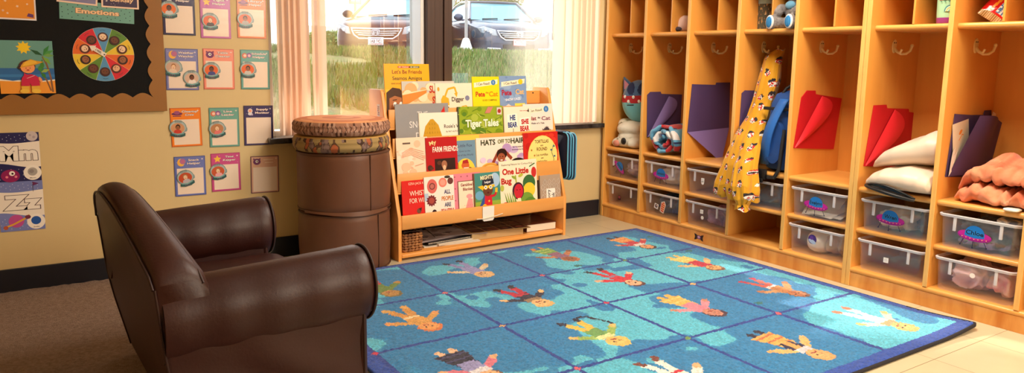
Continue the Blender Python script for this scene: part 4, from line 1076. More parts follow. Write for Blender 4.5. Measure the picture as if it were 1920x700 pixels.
def b_splat(A, w, h):
    A.rect(0, 0, w, h, (240, 228, 214)); icr(A, w, h, True); A.rect(0, 0, w, .34 * h, (150, 140, 140)); wash(A, w, h, [(120, 110, 116), (170, 160, 160), (96, 88, 96)], 22, 9, (.05, .12), 0, .36)
    A.text('Splat', .27 * w, .665 * h, .085 * h, (150, 50, 60), w=.32 * w, bold=.02); A.text('the', .52 * w, .68 * h, .04 * h, (90, 80, 80)); A.text('Cat', .76 * w, .66 * h, .085 * h, (150, 90, 110), w=.30 * w, bold=.02); A.text('A Whale of a Tale', .42 * w, .55 * h, .035 * h, (120, 110, 110), w=.56 * w)
    A.ell(.45 * w, .18 * h, .22 * w, .13 * h, (170, 190, 90)); 
    for x, y, r in ((.7, .34, .10), (.78, .40, .08), (.85, .33, .09), (.62, .28, .07)): A.star(x * w, y * h, r * h, (76, 64, 70), 9, .6)
def b_pale(A, w, h):
    A.rect(0, 0, w, h, (244, 220, 190)); wash(A, w, h, [(250, 230, 206), (240, 196, 160), (248, 206, 176), (236, 180, 150)], 24, 12, (.05, .16), .05, .9)
    for k in range(5): A.line([(.16 * w, (.72 - .02 * k) * h), (.45 * w, (.80 - .03 * k) * h), (.86 * w, (.72 - .04 * k) * h)], .003, (232, 170, 140))
    A.rect(.2 * w, .88 * h, .44 * w, .91 * h, (110, 90, 80)); A.line([(.56 * w, .46 * h), (.84 * w, .50 * h)], .004, (220, 160, 130)); A.circ(.78 * w, .24 * h, .13 * w, (226, 150, 120)); A.circ(.78 * w, .24 * h, .105 * w, (248, 216, 180))
def b_farm(A, w, h):
    A.rect(0, 0, w, h, (186, 24, 34)); A.text('My', .22 * w, .90 * h, .075 * h, (250, 220, 150), rot=12, w=.22 * w, bold=.02); A.text('FARM FRIENDS', .62 * w, .765 * h, .10 * h, (250, 238, 220), w=.82 * w, bold=.02)
    A.rect(.26 * w, .16 * h, .92 * w, .58 * h, (44, 26, 26)); wash(A, w, h, [(90, 50, 40), (70, 40, 36)], 10, 14, (.05, .1), .2, .5); A.ell(.56 * w, .46 * h, .09 * w, .08 * h, (170, 110, 80)); A.ell(.56 * w, .40 * h, .05 * w, .05 * h, (230, 190, 150))
    for x in (.38, .60): A.ell(x * w, .14 * h, .18 * w, .10 * h, (214, 110, 90)); A.ell(x * w, .12 * h, .08 * w, .05 * h, (150, 60, 56))
def b_fox(A, w, h):
    A.rect(0, 0, w, h, (246, 200, 74)); A.rect(.0 * w, 0, .10 * w, h, (240, 214, 120)); A.rect(.11 * w, .02 * h, .86 * w, .90 * h, (112, 146, 168))
    A.text('Little Fox', .52 * w, .80 * h, .058 * h, (60, 60, 90), w=.46 * w, bold=0); A.text('Goes to the', .50 * w, .69 * h, .035 * h, (60, 60, 90), w=.36 * w, bold=0); A.text('End of the World', .50 * w, .61 * h, .04 * h, (60, 60, 90), w=.54 * w, bold=0)
    A.ell(.50 * w, .28 * h, .32 * w, .26 * h, (252, 210, 70)); A.ell(.50 * w, .40 * h, .13 * w, .07 * h, (206, 96, 50)); A.poly([(.40 * w, .44 * h), (.62 * w, .44 * h), (.58 * w, .52 * h), (.42 * w, .50 * h)], (176, 44, 40)); A.poly([(.42 * w, .10 * h), (.62 * w, .10 * h), (.60 * w, .36 * h), (.44 * w, .36 * h)], (240, 236, 226)); A.rect(.50 * w, .12 * h, .54 * w, .34 * h, (60, 60, 80)); A.line([(.30 * w, .2 * h), (.26 * w, .46 * h)], .003, (90, 60, 30)); A.line([(.62 * w, .36 * h), (.84 * w, .30 * h)], .004, (70, 50, 40))
def b_hats(A, w, h):
    A.rect(0, 0, w, h, (246, 228, 208)); wash(A, w, h, [(206, 176, 210), (226, 200, 226), (186, 150, 196), (250, 236, 220)], 30, 16, (.04, .10), .1, .75)
    A.text('HATS', .22 * w, .895 * h, .115 * h, (50, 64, 40), w=.27 * w, bold=.02); A.text('OFF TO', .525 * w, .90 * h, .085 * h, (110, 120, 60), w=.24 * w, bold=.02); A.text('HAIR!', .80 * w, .90 * h, .115 * h, (50, 64, 40), w=.29 * w, bold=.02); A.text('by Virginia Kroll', .82 * w, .76 * h, .03 * h, (110, 90, 120), w=.26 * w); A.text('illustrated by Kay Life', .82 * w, .70 * h, .026 * h, (110, 90, 120), w=.30 * w)
    A.line([(.28 * w, .40 * h), (.42 * w, .70 * h)], .016, (150, 60, 40)); A.line([(.66 * w, .50 * h), (.50 * w, .72 * h)], .016, (150, 60, 40)); A.ell(.47 * w, .62 * h, .10 * w, .12 * h, (40, 22, 20)); A.ell(.46 * w, .54 * h, .075 * w, .10 * h, (160, 84, 56))
    for s in (-1, 1): A.circ(.46 * w + s * .025 * w, .56 * h, .008 * w, (20, 12, 12))
    A.ell(.46 * w, .485 * h, .025 * w, .012 * h, (250, 236, 230)); A.poly([(.36 * w, .2 * h), (.40 * w, .44 * h), (.54 * w, .44 * h), (.58 * w, .2 * h)], (236, 236, 226))
    A.ell(.24 * w, .28 * h, .19 * w, .17 * h, (232, 178, 80)); 
    for k in range(4): A.ell(.24 * w, .28 * h, (.17 - .035 * k) * w, (.15 - .03 * k) * h, [(214, 150, 60), (240, 196, 110)][k % 2])
    A.ell(.78 * w, .34 * h, .17 * w, .17 * h, (30, 24, 26))
def b_tort(A, w, h):
    A.rect(0, 0, w, h, (206, 38, 34)); wash(A, w, h, [(190, 30, 30), (222, 60, 44)], 20, 17, (.05, .12), .0, 1); A.ell(.54 * w, .46 * h, .43 * w, .47 * h, (246, 214, 110)); A.ell(.54 * w, .46 * h, .41 * w, .45 * h, (250, 222, 130))
    B_ = (90, 44, 24); A.text('TORTILLAS', .52 * w, .80 * h, .07 * h, B_, w=.40 * w, bold=.02); A.text('are', .52 * w, .715 * h, .04 * h, B_); A.text('ROUND', .52 * w, .635 * h, .07 * h, B_, w=.30 * w, bold=.02); A.text('Las tortillas', .52 * w, .51 * h, .05 * h, B_, w=.34 * w, bold=.01); A.text('son', .52 * w, .44 * h, .035 * h, B_); A.text('redondas', .52 * w, .37 * h, .05 * h, B_, w=.28 * w, bold=.01)
    A.line([(.82 * w, .2 * h), (.86 * w, .4 * h), (.80 * w, .55 * h), (.86 * w, .72 * h)], .003, (60, 90, 60))
    for x, y in ((.84, .30), (.88, .46), (.79, .60), (.87, .68)): A.ell(x * w, y * h, .03 * w, .02 * h, (70, 110, 130))
    for x, y in ((.22, .62), (.18, .42), (.3, .5)): A.star(x * w, y * h, .03 * h, (180, 110, 40), 6)
    for x, c in ((.36, (40, 24, 24)), (.74, (50, 24, 24))): A.ell(x * w, .17 * h, .10 * w, .09 * h, c); A.ell(x * w, .14 * h, .07 * w, .06 * h, (206, 110, 70))
    A.rect(.6 * w, 0, .9 * w, .08 * h, (206, 60, 40))
def b_whis(A, w, h):
    A.rect(0, 0, w, h, (222, 34, 34)); A.text('EZRA JACK KEATS', .60 * w, .93 * h, .05 * h, (250, 220, 190), w=.72 * w, bold=.0); A.text('WHISTLE', .62 * w, .72 * h, .105 * h, (252, 236, 210), w=.72 * w, bold=.0); A.text('FOR WILLIE', .62 * w, .56 * h, .10 * h, (252, 236, 210), w=.74 * w, bold=.0)
    A.circ(.56 * w, .33 * h, .08 * w, (110, 74, 56)); A.poly([(.54 * w, .38 * h), (.66 * w, .40 * h), (.64 * w, .32 * h)], (60, 34, 30)); A.poly([(.10 * w, .06 * h), (.28 * w, .20 * h), (.46 * w, .24 * h), (.60 * w, .22 * h), (.50 * w, .10 * h), (.30 * w, .03 * h)], (250, 240, 226))
    for k in range(5): A.line([((.16 + .07 * k) * w, .06 * h), ((.30 + .06 * k) * w, .21 * h)], .002, (90, 50, 50))
def b_all(A, w, h):
    A.rect(0, 0, w, h, (248, 234, 218)); A.rect(0, .50 * h, .12 * w, .66 * h, (180, 200, 220))
    A.ell(.26 * w, .80 * h, .17 * w, .15 * h, (222, 104, 96)); A.circ(.26 * w, .80 * h, .10 * w, (120, 60, 60)); A.circ(.26 * w, .80 * h, .07 * w, (196, 110, 100)); A.circ(.62 * w, .86 * h, .14 * w, (236, 130, 110)); A.circ(.62 * w, .86 * h, .09 * w, (246, 160, 140)); A.circ(.88 * w, .88 * h, .10 * w, (110, 60, 56)); A.ell(.78 * w, .97 * h, .1 * w, .03 * h, (70, 60, 50))
    A.star(.22 * w, .50 * h, .13 * h, (120, 44, 50), 12, .75); A.circ(.22 * w, .50 * h, .09 * w, (170, 70, 60)); A.ell(.30 * w, .24 * h, .08 * w, .07 * h, (40, 26, 40)); A.ell(.31 * w, .13 * h, .08 * w, .07 * h, (40, 26, 40)); A.ell(.12 * w, .14 * h, .12 * w, .10 * h, (242, 176, 150)); A.ell(.30 * w, .04 * h, .07 * w, .035 * h, (40, 26, 40))
    for t, y, cc in (('ALL', .66, (60, 60, 110)), ('PEOPLE', .52, (214, 120, 40)), ('ARE', .385, (60, 70, 110)), ('BEAUTIFUL', .255, (196, 70, 40))): A.text(t, .76 * w, y * h, .085 * h, cc, w=(.22 if len(t) < 4 else .40 if len(t) < 7 else .46) * w, bold=.025)
    A.text('VINCENT KELLY', .62 * w, .12 * h, .016 * h, (110, 90, 80), w=.2 * w)
def b_ger(A, w, h):
    A.rect(0, 0, w, h, (232, 134, 150))
    for i in range(5):
        for j in range(8): A.star((.10 + .2 * i + .08 * (j % 2)) * w, (.06 + .125 * j) * h, .022 * h, (140, 50, 60), 4, .35, 20 * (i + j))
    A.rect(.26 * w, .04 * h, .80 * w, .84 * h, (130, 80, 60)); A.rect(.28 * w, .055 * h, .78 * w, .825 * h, (250, 228, 196)); A.text("Geraldine's", .56 * w, .755 * h, .06 * h, (140, 44, 40), w=.42 * w, bold=.03); A.text('Blanket', .58 * w, .66 * h, .06 * h, (140, 44, 40), w=.32 * w, bold=.03)
    A.poly([(.34 * w, .10 * h), (.50 * w, .28 * h), (.58 * w, .46 * h), (.72 * w, .44 * h), (.74 * w, .12 * h), (.6 * w, .08 * h)], (240, 150, 150)); A.ell(.62 * w, .50 * h, .10 * w, .05 * h, (240, 160, 160))
    A.dots([((.44 + .06 * i + .02 * (j % 2)) * w, (.13 + .06 * j) * h) for i in range(5) for j in range(4)], .0016, (196, 70, 80)); A.text('HOLLY KELLER', .52 * w, .065 * h, .02 * h, (110, 60, 50), w=.36 * w)
def b_mighty(A, w, h):
    A.rect(0, 0, w, h, (90, 150, 90)); A.rect(0, .55 * h, w, h, (70, 140, 130)); A.ell(.80 * w, .82 * h, .19 * w, .16 * h, (170, 200, 226)); A.rect(0, 0, w, .36 * h, (150, 176, 60)); A.ell(.2 * w, .5 * h, .16 * w, .1 * h, (110, 170, 200))
    A.poly([(.10 * w, .14 * h), (.38 * w, .50 * h), (.62 * w, .50 * h), (.58 * w, .16 * h)], (48, 84, 150)); A.poly([(.36 * w, .18 * h), (.40 * w, .50 * h), (.66 * w, .50 * h), (.68 * w, .20 * h)], (206, 36, 50)); A.poly([(.36 * w, .0), (.38 * w, .2 * h), (.70 * w, .2 * h), (.76 * w, .0)], (200, 34, 44)); A.line([(.64 * w, .46 * h), (.80 * w, .48 * h), (.84 * w, .60 * h)], .012, (206, 36, 50)); A.line([(.84 * w, .54 * h), (.85 * w, .64 * h)], .014, (246, 190, 40)); A.ell(.38 * w, .24 * h, .09 * w, .06 * h, (246, 190, 40))
    A.ell(.52 * w, .62 * h, .19 * w, .15 * h, (110, 64, 44)); A.poly([(.30 * w, .70 * h), (.34 * w, .92 * h), (.72 * w, .92 * h), (.76 * w, .74 * h)], (40, 48, 62)); A.poly([(.14 * w, .70 * h), (.34 * w, .72 * h), (.34 * w, .60 * h)], (246, 190, 40)); A.line([(.30 * w, .66 * h), (.78 * w, .70 * h)], .012, (246, 190, 40))
    for x in (.44, .63): A.circ(x * w, .67 * h, .075 * w, (246, 190, 40)); A.circ(x * w, .67 * h, .052 * w, (250, 250, 246)); A.circ(x * w, .67 * h, .024 * w, (30, 22, 20))
    A.ell(.53 * w, .55 * h, .045 * w, .02 * h, (90, 30, 30)); A.text('MIGHTY', .50 * w, .895 * h, .085 * h, (250, 236, 190), rot=3, w=.50 * w, bold=.03); A.text('helper', .52 * w, .79 * h, .05 * h, (246, 240, 236), rot=3, w=.24 * w, bold=.02); A.star(.55 * w, .36 * h, .03 * h, (250, 220, 80))
def b_bug(A, w, h):
    A.rect(0, 0, w, h, (250, 232, 200)); A.text('Exploring Nature for Curious Kids', .48 * w, .93 * h, .03 * h, (70, 50, 40), w=.82 * w, bold=.01); A.text('One Little', .43 * w, .80 * h, .105 * h, (196, 44, 36), w=.70 * w, bold=.045); A.text('Bug', .18 * w, .625 * h, .105 * h, (190, 44, 36), w=.27 * w, bold=.045)
    A.ell(.92 * w, .75 * h, .07 * w, .10 * h, (206, 50, 50)); A.line([(.80 * w, .86 * h), (.95 * w, .92 * h)], .006, (60, 110, 60)); A.ell(.78 * w, .55 * h, .17 * w, .16 * h, (60, 110, 60)); A.ell(.78 * w, .42 * h, .16 * w, .14 * h, (240, 206, 60)); A.ell(.70 * w, .22 * h, .20 * w, .16 * h, (120, 160, 60)); A.ell(.80 * w, .14 * h, .18 * w, .14 * h, (90, 140, 50))
    A.line([(.44 * w, .56 * h), (.42 * w, .72 * h)], .008, (170, 180, 60)); A.ell(.56 * w, .71 * h, .07 * w, .03 * h, (190, 190, 70), 20); A.ell(.38 * w, .68 * h, .07 * w, .025 * h, (150, 170, 60), -30)
    A.ell(.48 * w, .42 * h, .155 * w, .165 * h, (70, 34, 50)); A.ell(.49 * w, .41 * h, .12 * w, .14 * h, (206, 40, 56)); A.circ(.45 * w, .44 * h, .012 * w, (20, 10, 14)); A.circ(.53 * w, .44 * h, .012 * w, (20, 10, 14)); A.poly([(.42 * w, .06 * h), (.46 * w, .28 * h), (.54 * w, .28 * h), (.58 * w, .08 * h), (.5 * w, .03 * h)], (246, 236, 196))
    for k in range(5): A.poly([((.20 + .05 * k) * w, .06 * h), ((.12 + .06 * k) * w, .42 * h), ((.26 + .05 * k) * w, .10 * h)], [(110, 150, 60), (150, 180, 70)][k % 2])
    A.ell(.14 * w, .12 * h, .13 * w, .11 * h, (206, 40, 40)); A.ell(.06 * w, .5 * h, .05 * w, .06 * h, (190, 190, 80))
def b_sens(A, w, h):
    A.rect(0, 0, w, h, (182, 156, 132))
    for i in range(5):
        for j in range(7):
            x, y, q = (.13 + .22 * i) * w - (.11 * w if j % 2 else 0), (.07 + .145 * j) * h, .085 * w
            if 0.01 * w < x - q and x + q < w and y + q * 1.3 < h and y - q * 1.3 > 0: A.line([(x, y - q * 1.3), (x + q, y), (x, y + q * 1.3), (x - q, y), (x, y - q * 1.3)], .0022, (244, 236, 226), hold=(i + j) > 0)
    A.rect(.30 * w, .02 * h, .72 * w, .60 * h, (250, 242, 228)); A.text('Sensory', .40 * w, .32 * h, .085 * w * 1.6, (40, 36, 40), rot=90, w=.50 * h, bold=.02); A.text('Book', .62 * w, .30 * h, .085 * w * 1.6, (40, 36, 40), rot=90, w=.36 * h, bold=.02)

book(1, .018, .252, .295, .020, (250, 180, 34), b_friends, "tall yellow picture book 'Let's Be Friends', rising highest at the rack's upper left", t=.006)
book(1, .101, .385, .214, .012, (236, 206, 160), b_su, "tan and blue picture book with large red SU letters, in the top tier", t=.0045)
book(1, .276, .482, .204, .003, (246, 230, 204), b_digger, "cream picture book 'Digger Dozer' with yellow diggers", t=.0045)
book(1, .486, .647, .235, .004, (252, 222, 30), b_pete, "bright yellow early reader about camping, in the top tier", t=.004)
book(1, .650, .818, .238, .006, (132, 160, 200), b_snow, "blue and white early reader 'Snow Daze', nearest the empty end of the top tier", t=.004)
book(2, .048, .331, .241, .010, (148, 148, 150), b_grey, "plain grey hardback with white capitals beginning THE SN", t=.006)
book(2, .166, .420, .197, .003, (246, 236, 216), b_rosie, "cream picture book with a brown haystack on its cover, overlapping the grey hardback", t=.005)
book(2, .379, .642, .221, -.004, (150, 172, 44), b_tiger, "green picture book with white title and two orange tiger heads", t=.007, spine=(70, 76, 44))
book(2, .650, .822, .213, .002, (246, 232, 206), b_he, "cream picture book 'He Bear She Bear' with two lettered signs", t=.0045)
book(2, .775, .969, .224, .010, (240, 228, 214), b_splat, "grey and white early reader at the end of the second tier", t=.004)
book(3, .030, .192, .247, .010, (244, 220, 190), b_pale, "pale peach picture book with faint drawings, leftmost in the third tier", t=.0045)
book(3, .180, .350, .241, .003, (186, 24, 34), b_farm, "red picture book 'My Farm Friends'", t=.0045)
book(3, .308, .481, .243, .009, (246, 200, 74), b_fox, "yellow picture book with blue panel and yellow sun circle", t=.0045)
book(3, .459, .775, .226, .002, (246, 228, 208), b_hats, "picture book 'Hats Off to Hair!' with a girl holding her head", t=.0045)
book(3, .742, .968, .238, -.005, (206, 38, 34), b_tort, "red picture book 'Tortillas Are Round' with a big yellow circle", t=.0045)
book(4, .036, .185, .215, .009, (222, 34, 34), b_whis, "red picture book with white title WHIS, leftmost in the lowest tier", t=.0045)
book(4, .150, .310, .224, .002, (248, 234, 218), b_all, "white picture book 'All People Are Beautiful' with painted faces", t=.0045)
book(4, .287, .462, .226, .010, (232, 134, 150), b_ger, "pink picture book with cream centre panel, behind the caped child board book", t=.006)
book(4, .420, .575, .221, -.002, (90, 150, 90), b_mighty, "board book 'Mighty' with a caped child in yellow goggles", t=.012, spine=(120, 74, 40))
book(4, .574, .808, .268, .004, (250, 232, 200), b_bug, "large cream picture book 'One Little Bug' with vegetables", t=.0055)
book(4, .826, .962, .178, .002, (182, 156, 132), b_sens, "small tan 'Sensory Book' with white lattice pattern", t=.014)

# --- things on the rack's bottom shelf
def on_rack(u, v, z): return RO + Vector((u * math.cos(TH_R) - v * math.sin(TH_R), u * math.sin(TH_R) + v * math.cos(TH_R), z))
mwk = mat('water_hyacinth', (176, 118, 66), .7, (60, .5, .004), (26, (112, 66, 34), .18))
bk = empty('woven_basket', on_rack(.088, .115, .0303), (0, 0, TH_R)); tag(bk, 'woven brown basket at the left end of the rack bottom', 'basket')
mb = MB(); rows_ = 7
for side_, (ax, ln, off_) in enumerate((('x', .092, -.088), ('x', .092, .088), ('y', .176, -.046), ('y', .176, .046))):
    nn = int(ln / .0155)
    for r_ in range(rows_):
        for i in range(nn):
            t0 = -ln / 2 + ln * (i + .5) / nn; z = .008 + .0122 * r_; lift = .003 if (i + r_) % 2 else -.001; sl_ = .25 if r_ % 2 else -.25
            c = (t0, off_ + math.copysign(lift, off_), z) if ax == 'x' else (off_ + math.copysign(lift, off_), t0, z)
            rr = (ln / nn * .62, .0055, .0066) if ax == 'x' else (.0055, ln / nn * .62, .0066)
            mb.ell(c, rr, 8, 6, mtx=Matrix.Rotation(sl_ if ax == 'x' else 0, 3, 'Y'))
mb.build('weave', mwk, bk, smooth=60)
MB().box(-.043, .043, -.084, .084, .001, .004).build('base', mwk, bk)
mb = MB(); mb.tube([(-.045, -.087, .096), (.045, -.087, .096), (.045, .087, .096), (-.045, .087, .096)], .005, 8, closed=True); mb.build('rim', mat('dark_rim', (56, 34, 22), .7), bk, smooth=60)
def flat(name, u, v, z, w, d, t, rot, m, label, cat, art=None, pages=False, group=None):
    o = empty(name, on_rack(u, v, z), (0, 0, TH_R + R(rot))); tag(o, label, cat, group)
    if pages:
        mc_ = m; MB().box(-w / 2, w / 2, -d / 2, d / 2, t - .002, t, .0006, 1).box(-w / 2, w / 2, -d / 2, d / 2, 0, .002, .0006, 1).box(-w / 2, -w / 2 + .002, -d / 2, d / 2, .002, t - .002).build('cover', m, o); MB().box(-w / 2 + .002, w / 2 - .004, -d / 2 + .003, d / 2 - .003, .0021, t - .0021).build('page_block', M['pages'], o)
    else: MB().box(-w / 2, w / 2, -d / 2, d / 2, 0, t, min(.001, t / 3), 1).build('sheet', m, o)
    if art:
        A = Art(); art(A, w, d); A.build('cover_print', M['gloss_print'], o, loc=(-w / 2, -d / 2, t + .0002), rot=(R(-90), 0, 0))
    return o
mgrey = mat('grey_cover', (150, 136, 136), .3); mdark = mat('dark_cover', (40, 36, 42), .35); mwhite = mat('white_cover', (226, 216, 200), .4); mgold = mat('gold_board', (150, 116, 66), .4)
def art_marble(A, w, h):
    A.rect(0, 0, w, h, (158, 142, 140)); wash(A, w, h, [(120, 106, 110), (180, 166, 160), (96, 86, 92)], 30, 31, (.03, .1))
def art_grid(A, w, h):
    A.rect(0, 0, w, h, (166, 130, 84))
    for i in range(4):
        for j in range(3): A.rect((.03 + .24 * i) * w, (.05 + .32 * j) * h, (.25 + .24 * i) * w, (.33 + .32 * j) * h, [(70, 30, 26), (96, 44, 34), (56, 28, 30)][(i + j) % 3]); A.ell((.14 + .24 * i) * w, (.18 + .32 * j) * h, .05 * w, .07 * h, (126, 70, 50))
flat('magazine', .32, .14, .0304, .30, .21, .006, -6, mwhite, 'white magazine at the bottom of the pile on the rack bottom', 'magazine', pages=True)
flat('white_booklet', .37, .145, .0368, .30, .20, .007, 5, mwhite, 'white booklet lying second from the bottom of the pile beside the basket', 'booklet', pages=True)
so_ = flat('spiral_book', .325, .15, .0442, .30, .19, .010, 3, mdark, 'dark spiral-bound book in the middle of the pile beside the basket', 'book', pages=True)
mb = MB()
for i in range(30): mb.tube([(-.14 + .0096 * i, -.095 + .004 * math.cos(a), .005 + .006 * math.sin(a)) for a in [2 * PI * k / 8 for k in range(8)]], .0009, 4, closed=True)
mb.build('spiral_binding', M['black'], so_)
flat('laminated_folder', .255, .16, .0550, .28, .18, .008, 8, mgrey, 'grey glossy folder with marbled cover beside the basket', 'folder', art_marble)
flat('laminated_sheet', .40, .155, .0636, .27, .19, .0025, -14, mgrey, 'grey laminated sheet across the middle of the rack bottom', 'sheet', art_marble)
flat('picture_board', .585, .150, .0310, .30, .22, .034, -4, mat('plain_cards', (190, 160, 110), .6), 'tan box of cards under the brown picture grid', 'box')
flat('picture_grid', .605, .148, .0654, .34, .24, .003, -8, mgold, 'brown sheet printed with a grid of pictures on the rack bottom', 'board', art_grid)
def art_brown(A, w, h): A.rect(0, 0, w, h, (112, 60, 44)); wash(A, w, h, [(90, 46, 36), (136, 80, 56)], 16, 33, (.04, .1))
flat('thick_book', .862, .150, .0304, .19, .215, .040, -3, mat('brown_cover', (104, 54, 42), .35), 'thick brown book lying at the right end of the rack bottom', 'book', art_brown, pages=True)

# --- navy pouch with pale blue piping hung over the rack's right side
np_ = empty('hanging_pouch', (-.478, -.20, .29), (0, 0, R(2))); tag(np_, 'navy fabric pouch with pale blue piping hanging at the rack side', 'pouch')
mnv = mat('navy_fabric', (22, 30, 56), .75, (260, .3, .002)); mpb = mat('blue_piping', (98, 176, 208), .6)
def pouch_outline(y0, y1, z0, z1, r, n=6):
    pts = []
    for cy, cz, a0 in ((y1 - r, z1 - r, 0), (y0 + r, z1 - r, 90), (y0 + r, z0 + r, 180), (y1 - r, z0 + r, 270)):
        for k in range(n + 1): a = R(a0 + 90 * k / n); pts.append((cy + r * math.cos(a), cz + r * math.sin(a)))
    return pts
for i, (x0, x1, dy, dz) in enumerate(((.006, .026, 0, 0), (.032, .052, -.012, -.004))):
    ol = pouch_outline(-.10 + dy, .09 + dy, .004 + dz, .252 + dz, .03)
    pnl = MB().prism(ol, 'x', x0, x1, .004).build('fabric_panel', mnv, np_, smooth=50)
    for xx in (x0, x1):
        mb = MB(); mb.tube([(xx, p[0], p[1]) for p in ol], .0036, 6, closed=True); mb.build('piping', mpb, pnl, smooth=60)
MB().box(.002, .054, -.06, .05, .246, .256, .004).build('hinge_strip', mnv, np_, smooth=50)
# ================================================================ brown armchair
CH = empty('armchair', (-2.405, -1.335, 0), (0, 0, R(2.5))); tag(CH, 'small dark brown leather armchair with rolled arms and low arched back', 'armchair')
LE = M['leather']; SEAM = M['leather_seam']
HW = .455        # outer half width
def arch(y): return .455 + .135 * max(0.0, 1 - (y / .46) ** 2)
def xr(z, y): # rear surface
    return float(np.interp(z, [0, .2, .28, .455, .60], [-.190, -.235, -.249, -.265, -.302]))
def xf(z, y):
    return float(np.interp(z, [.2, .455, .60], [-.125, -.165, -.228]))
mb = MB(); rings = []; rear_seam = []; front_seam = []
for i in range(41):
    y = -.430 + .860 * i / 40; zt = arch(y); loop = []
    e = min(1, (1 - abs(y) / .430) / .05); pinch = math.sqrt(max(.0, 1 - (1 - e) ** 2)) if e < 1 else 1
    zt2 = zt - .012 * (1 - pinch)
    a = xr(zt, y); b_ = xf(zt, y); th = (b_ - a)
    for k in range(11): z = .035 + (zt2 - .012 - .035) * k / 10; loop.append((xr(z, y), y, z))
    crown = .014
    for k in range(1, 10):
        u = k / 10; loop.append((a + th * u, y, zt2 - .012 + .012 * min(1, 8 * u, 8 * (1 - u)) + crown * math.sin(PI * u) * pinch))
    for k in range(11): z = zt2 - .012 - (zt2 - .012 - .12) * k / 10; bul = .006 * math.sin(PI * min(1, max(0, (z - .2) / .4))) ; loop.append((xf(z, y) + bul * pinch, y, z))
    rings.append(loop)
    rear_seam.append((a + .0005, y, zt2 - .0085)); front_seam.append((b_ + .0005, y, zt2 - .0085))
mb.loft(rings)
bk_ = mb.build('backrest', LE, CH, smooth=70)
mb = MB(); mb.tube(rear_seam, .0030, 8); mb.tube(front_seam, .0030, 8)
for s in (-1, 1): mb.tube([(xr(z, s * .43) - .001, s * .431, z) for z in np.linspace(.04, .452, 12)], .0030, 6)
mb.build('piping', SEAM, bk_, smooth=70)
for s in (-1, 1):
    arm = MB(); rings = []; n = 36
    xs = np.linspace(-.252, .214, 22)
    for i, x in enumerate(xs):
        u = i / 21; ry = .076 + .008 * u; rz = .090 + .004 * u; cy = s * (.372); cz = .361 + .016 * u
        e = min(1, (1 - u) / .045); q = .93 + .07 * math.sqrt(max(0, 1 - (1 - e) ** 2)) if e < 1 else 1
        w = .002 * math.sin(9 * u * PI)
        ring = []
        for k in range(n):
            a = 2 * PI * k / n
            lump_ = 1 + .012 * mnoise.noise(Vector((x * 9, math.cos(a) * 1.3 + s * 4, math.sin(a) * 1.3)))
            ring.append((x, cy + (ry * q + w) * math.cos(a) * lump_, cz + (rz * q) * math.sin(a) * lump_))
        rings.append(ring)
    ux = xs[-1] + .010
    rings.append([(ux, s * .372 + .06 * math.cos(2 * PI * k / n), .377 + .066 * math.sin(2 * PI * k / n)) for k in range(n)])
    arm.loft(rings); ar = arm.build('armrest', LE, CH, smooth=70)
    mb = MB(); mb.tube([(.210, s * .372 + .0835 * math.cos(2 * PI * k / 40), .377 + .0915 * math.sin(2 * PI * k / 40)) for k in range(40)], .0036, 6, closed=True)
    mb.tube([(x, s * (.372 + .062), .322 - .0 * (x + .22)) for x in np.linspace(-.22, .21, 12)], .0035, 6)
    mb.build('piping', SEAM, ar, smooth=70)
    # outer side panel with soft wrinkles under the roll
    pn = MB(); rows = []
    for i in range(41):
        x = -.246 + .458 * i / 40; row = []
        for j in range(21):
            z = .03 + .33 * j / 20
            wv = .007 * mnoise.noise(Vector((x * 8 + z * 7, z * 12, s * 3))) + .006 * math.sin(20 * (x + z * 1.4)) * math.exp(-((x - .02) / .15) ** 2) * (z / .36)
            row.append((x, s * (.432 + wv), z))
        loop = [(x, s * .31, .03)] + row + [(x, s * .31, .36)]; u = i / 40
        rows.append([(xr(p[2], 0) + .006 + (.178 - xr(p[2], 0)) * u, p[1], p[2]) for p in loop])
    pn.loft(rows); sp = pn.build('side_panel', LE, CH, smooth=60)
    MB().box(.176, .196, s * .371 - .064, s * .371 + .061, .03, .36, .010, 3).build('front_panel', LE, CH, smooth=60)
    mb = MB(); mb.tube([(.186, s * .434, z) for z in np.linspace(.03, .325, 8)], .0034, 6); mb.build('piping', SEAM, sp, smooth=70)
sc = MB(); rings = []
for i in range(15):
    u = i / 14; x = -.15 + .375 * u; ring = []
    for k in range(40):
        a = 2 * PI * k / 40
        y = .302 * math.copysign(abs(math.cos(a)) ** .28, math.cos(a)); z = .225 + .100 * math.copysign(abs(math.sin(a)) ** .35, math.sin(a)) * (1 - .10 * (y / .3) ** 2)
        e = min(1, (1 - u) / .14); q = math.sqrt(max(0.04, 1 - (1 - e) ** 2)) if e < 1 else 1
        ring.append((x, y, .225 + (z - .225) * (.45 + .55 * q)))
    rings.append(ring)
sc.loft(rings); sc.build('seat_cushion', LE, CH, smooth=70)
MB().box(-.12, .182, -.308, .308, .03, .16, .012, 3).build('front_rail', LE, CH, smooth=60)
mb = MB()
for sx in (-.13, .17):
    for sy in (-.38, .38): mb.lathe([(.02, 0), (.024, .03)], 16, (sx, sy, 0))
mb.build('foot', M['black'], CH, smooth=50)

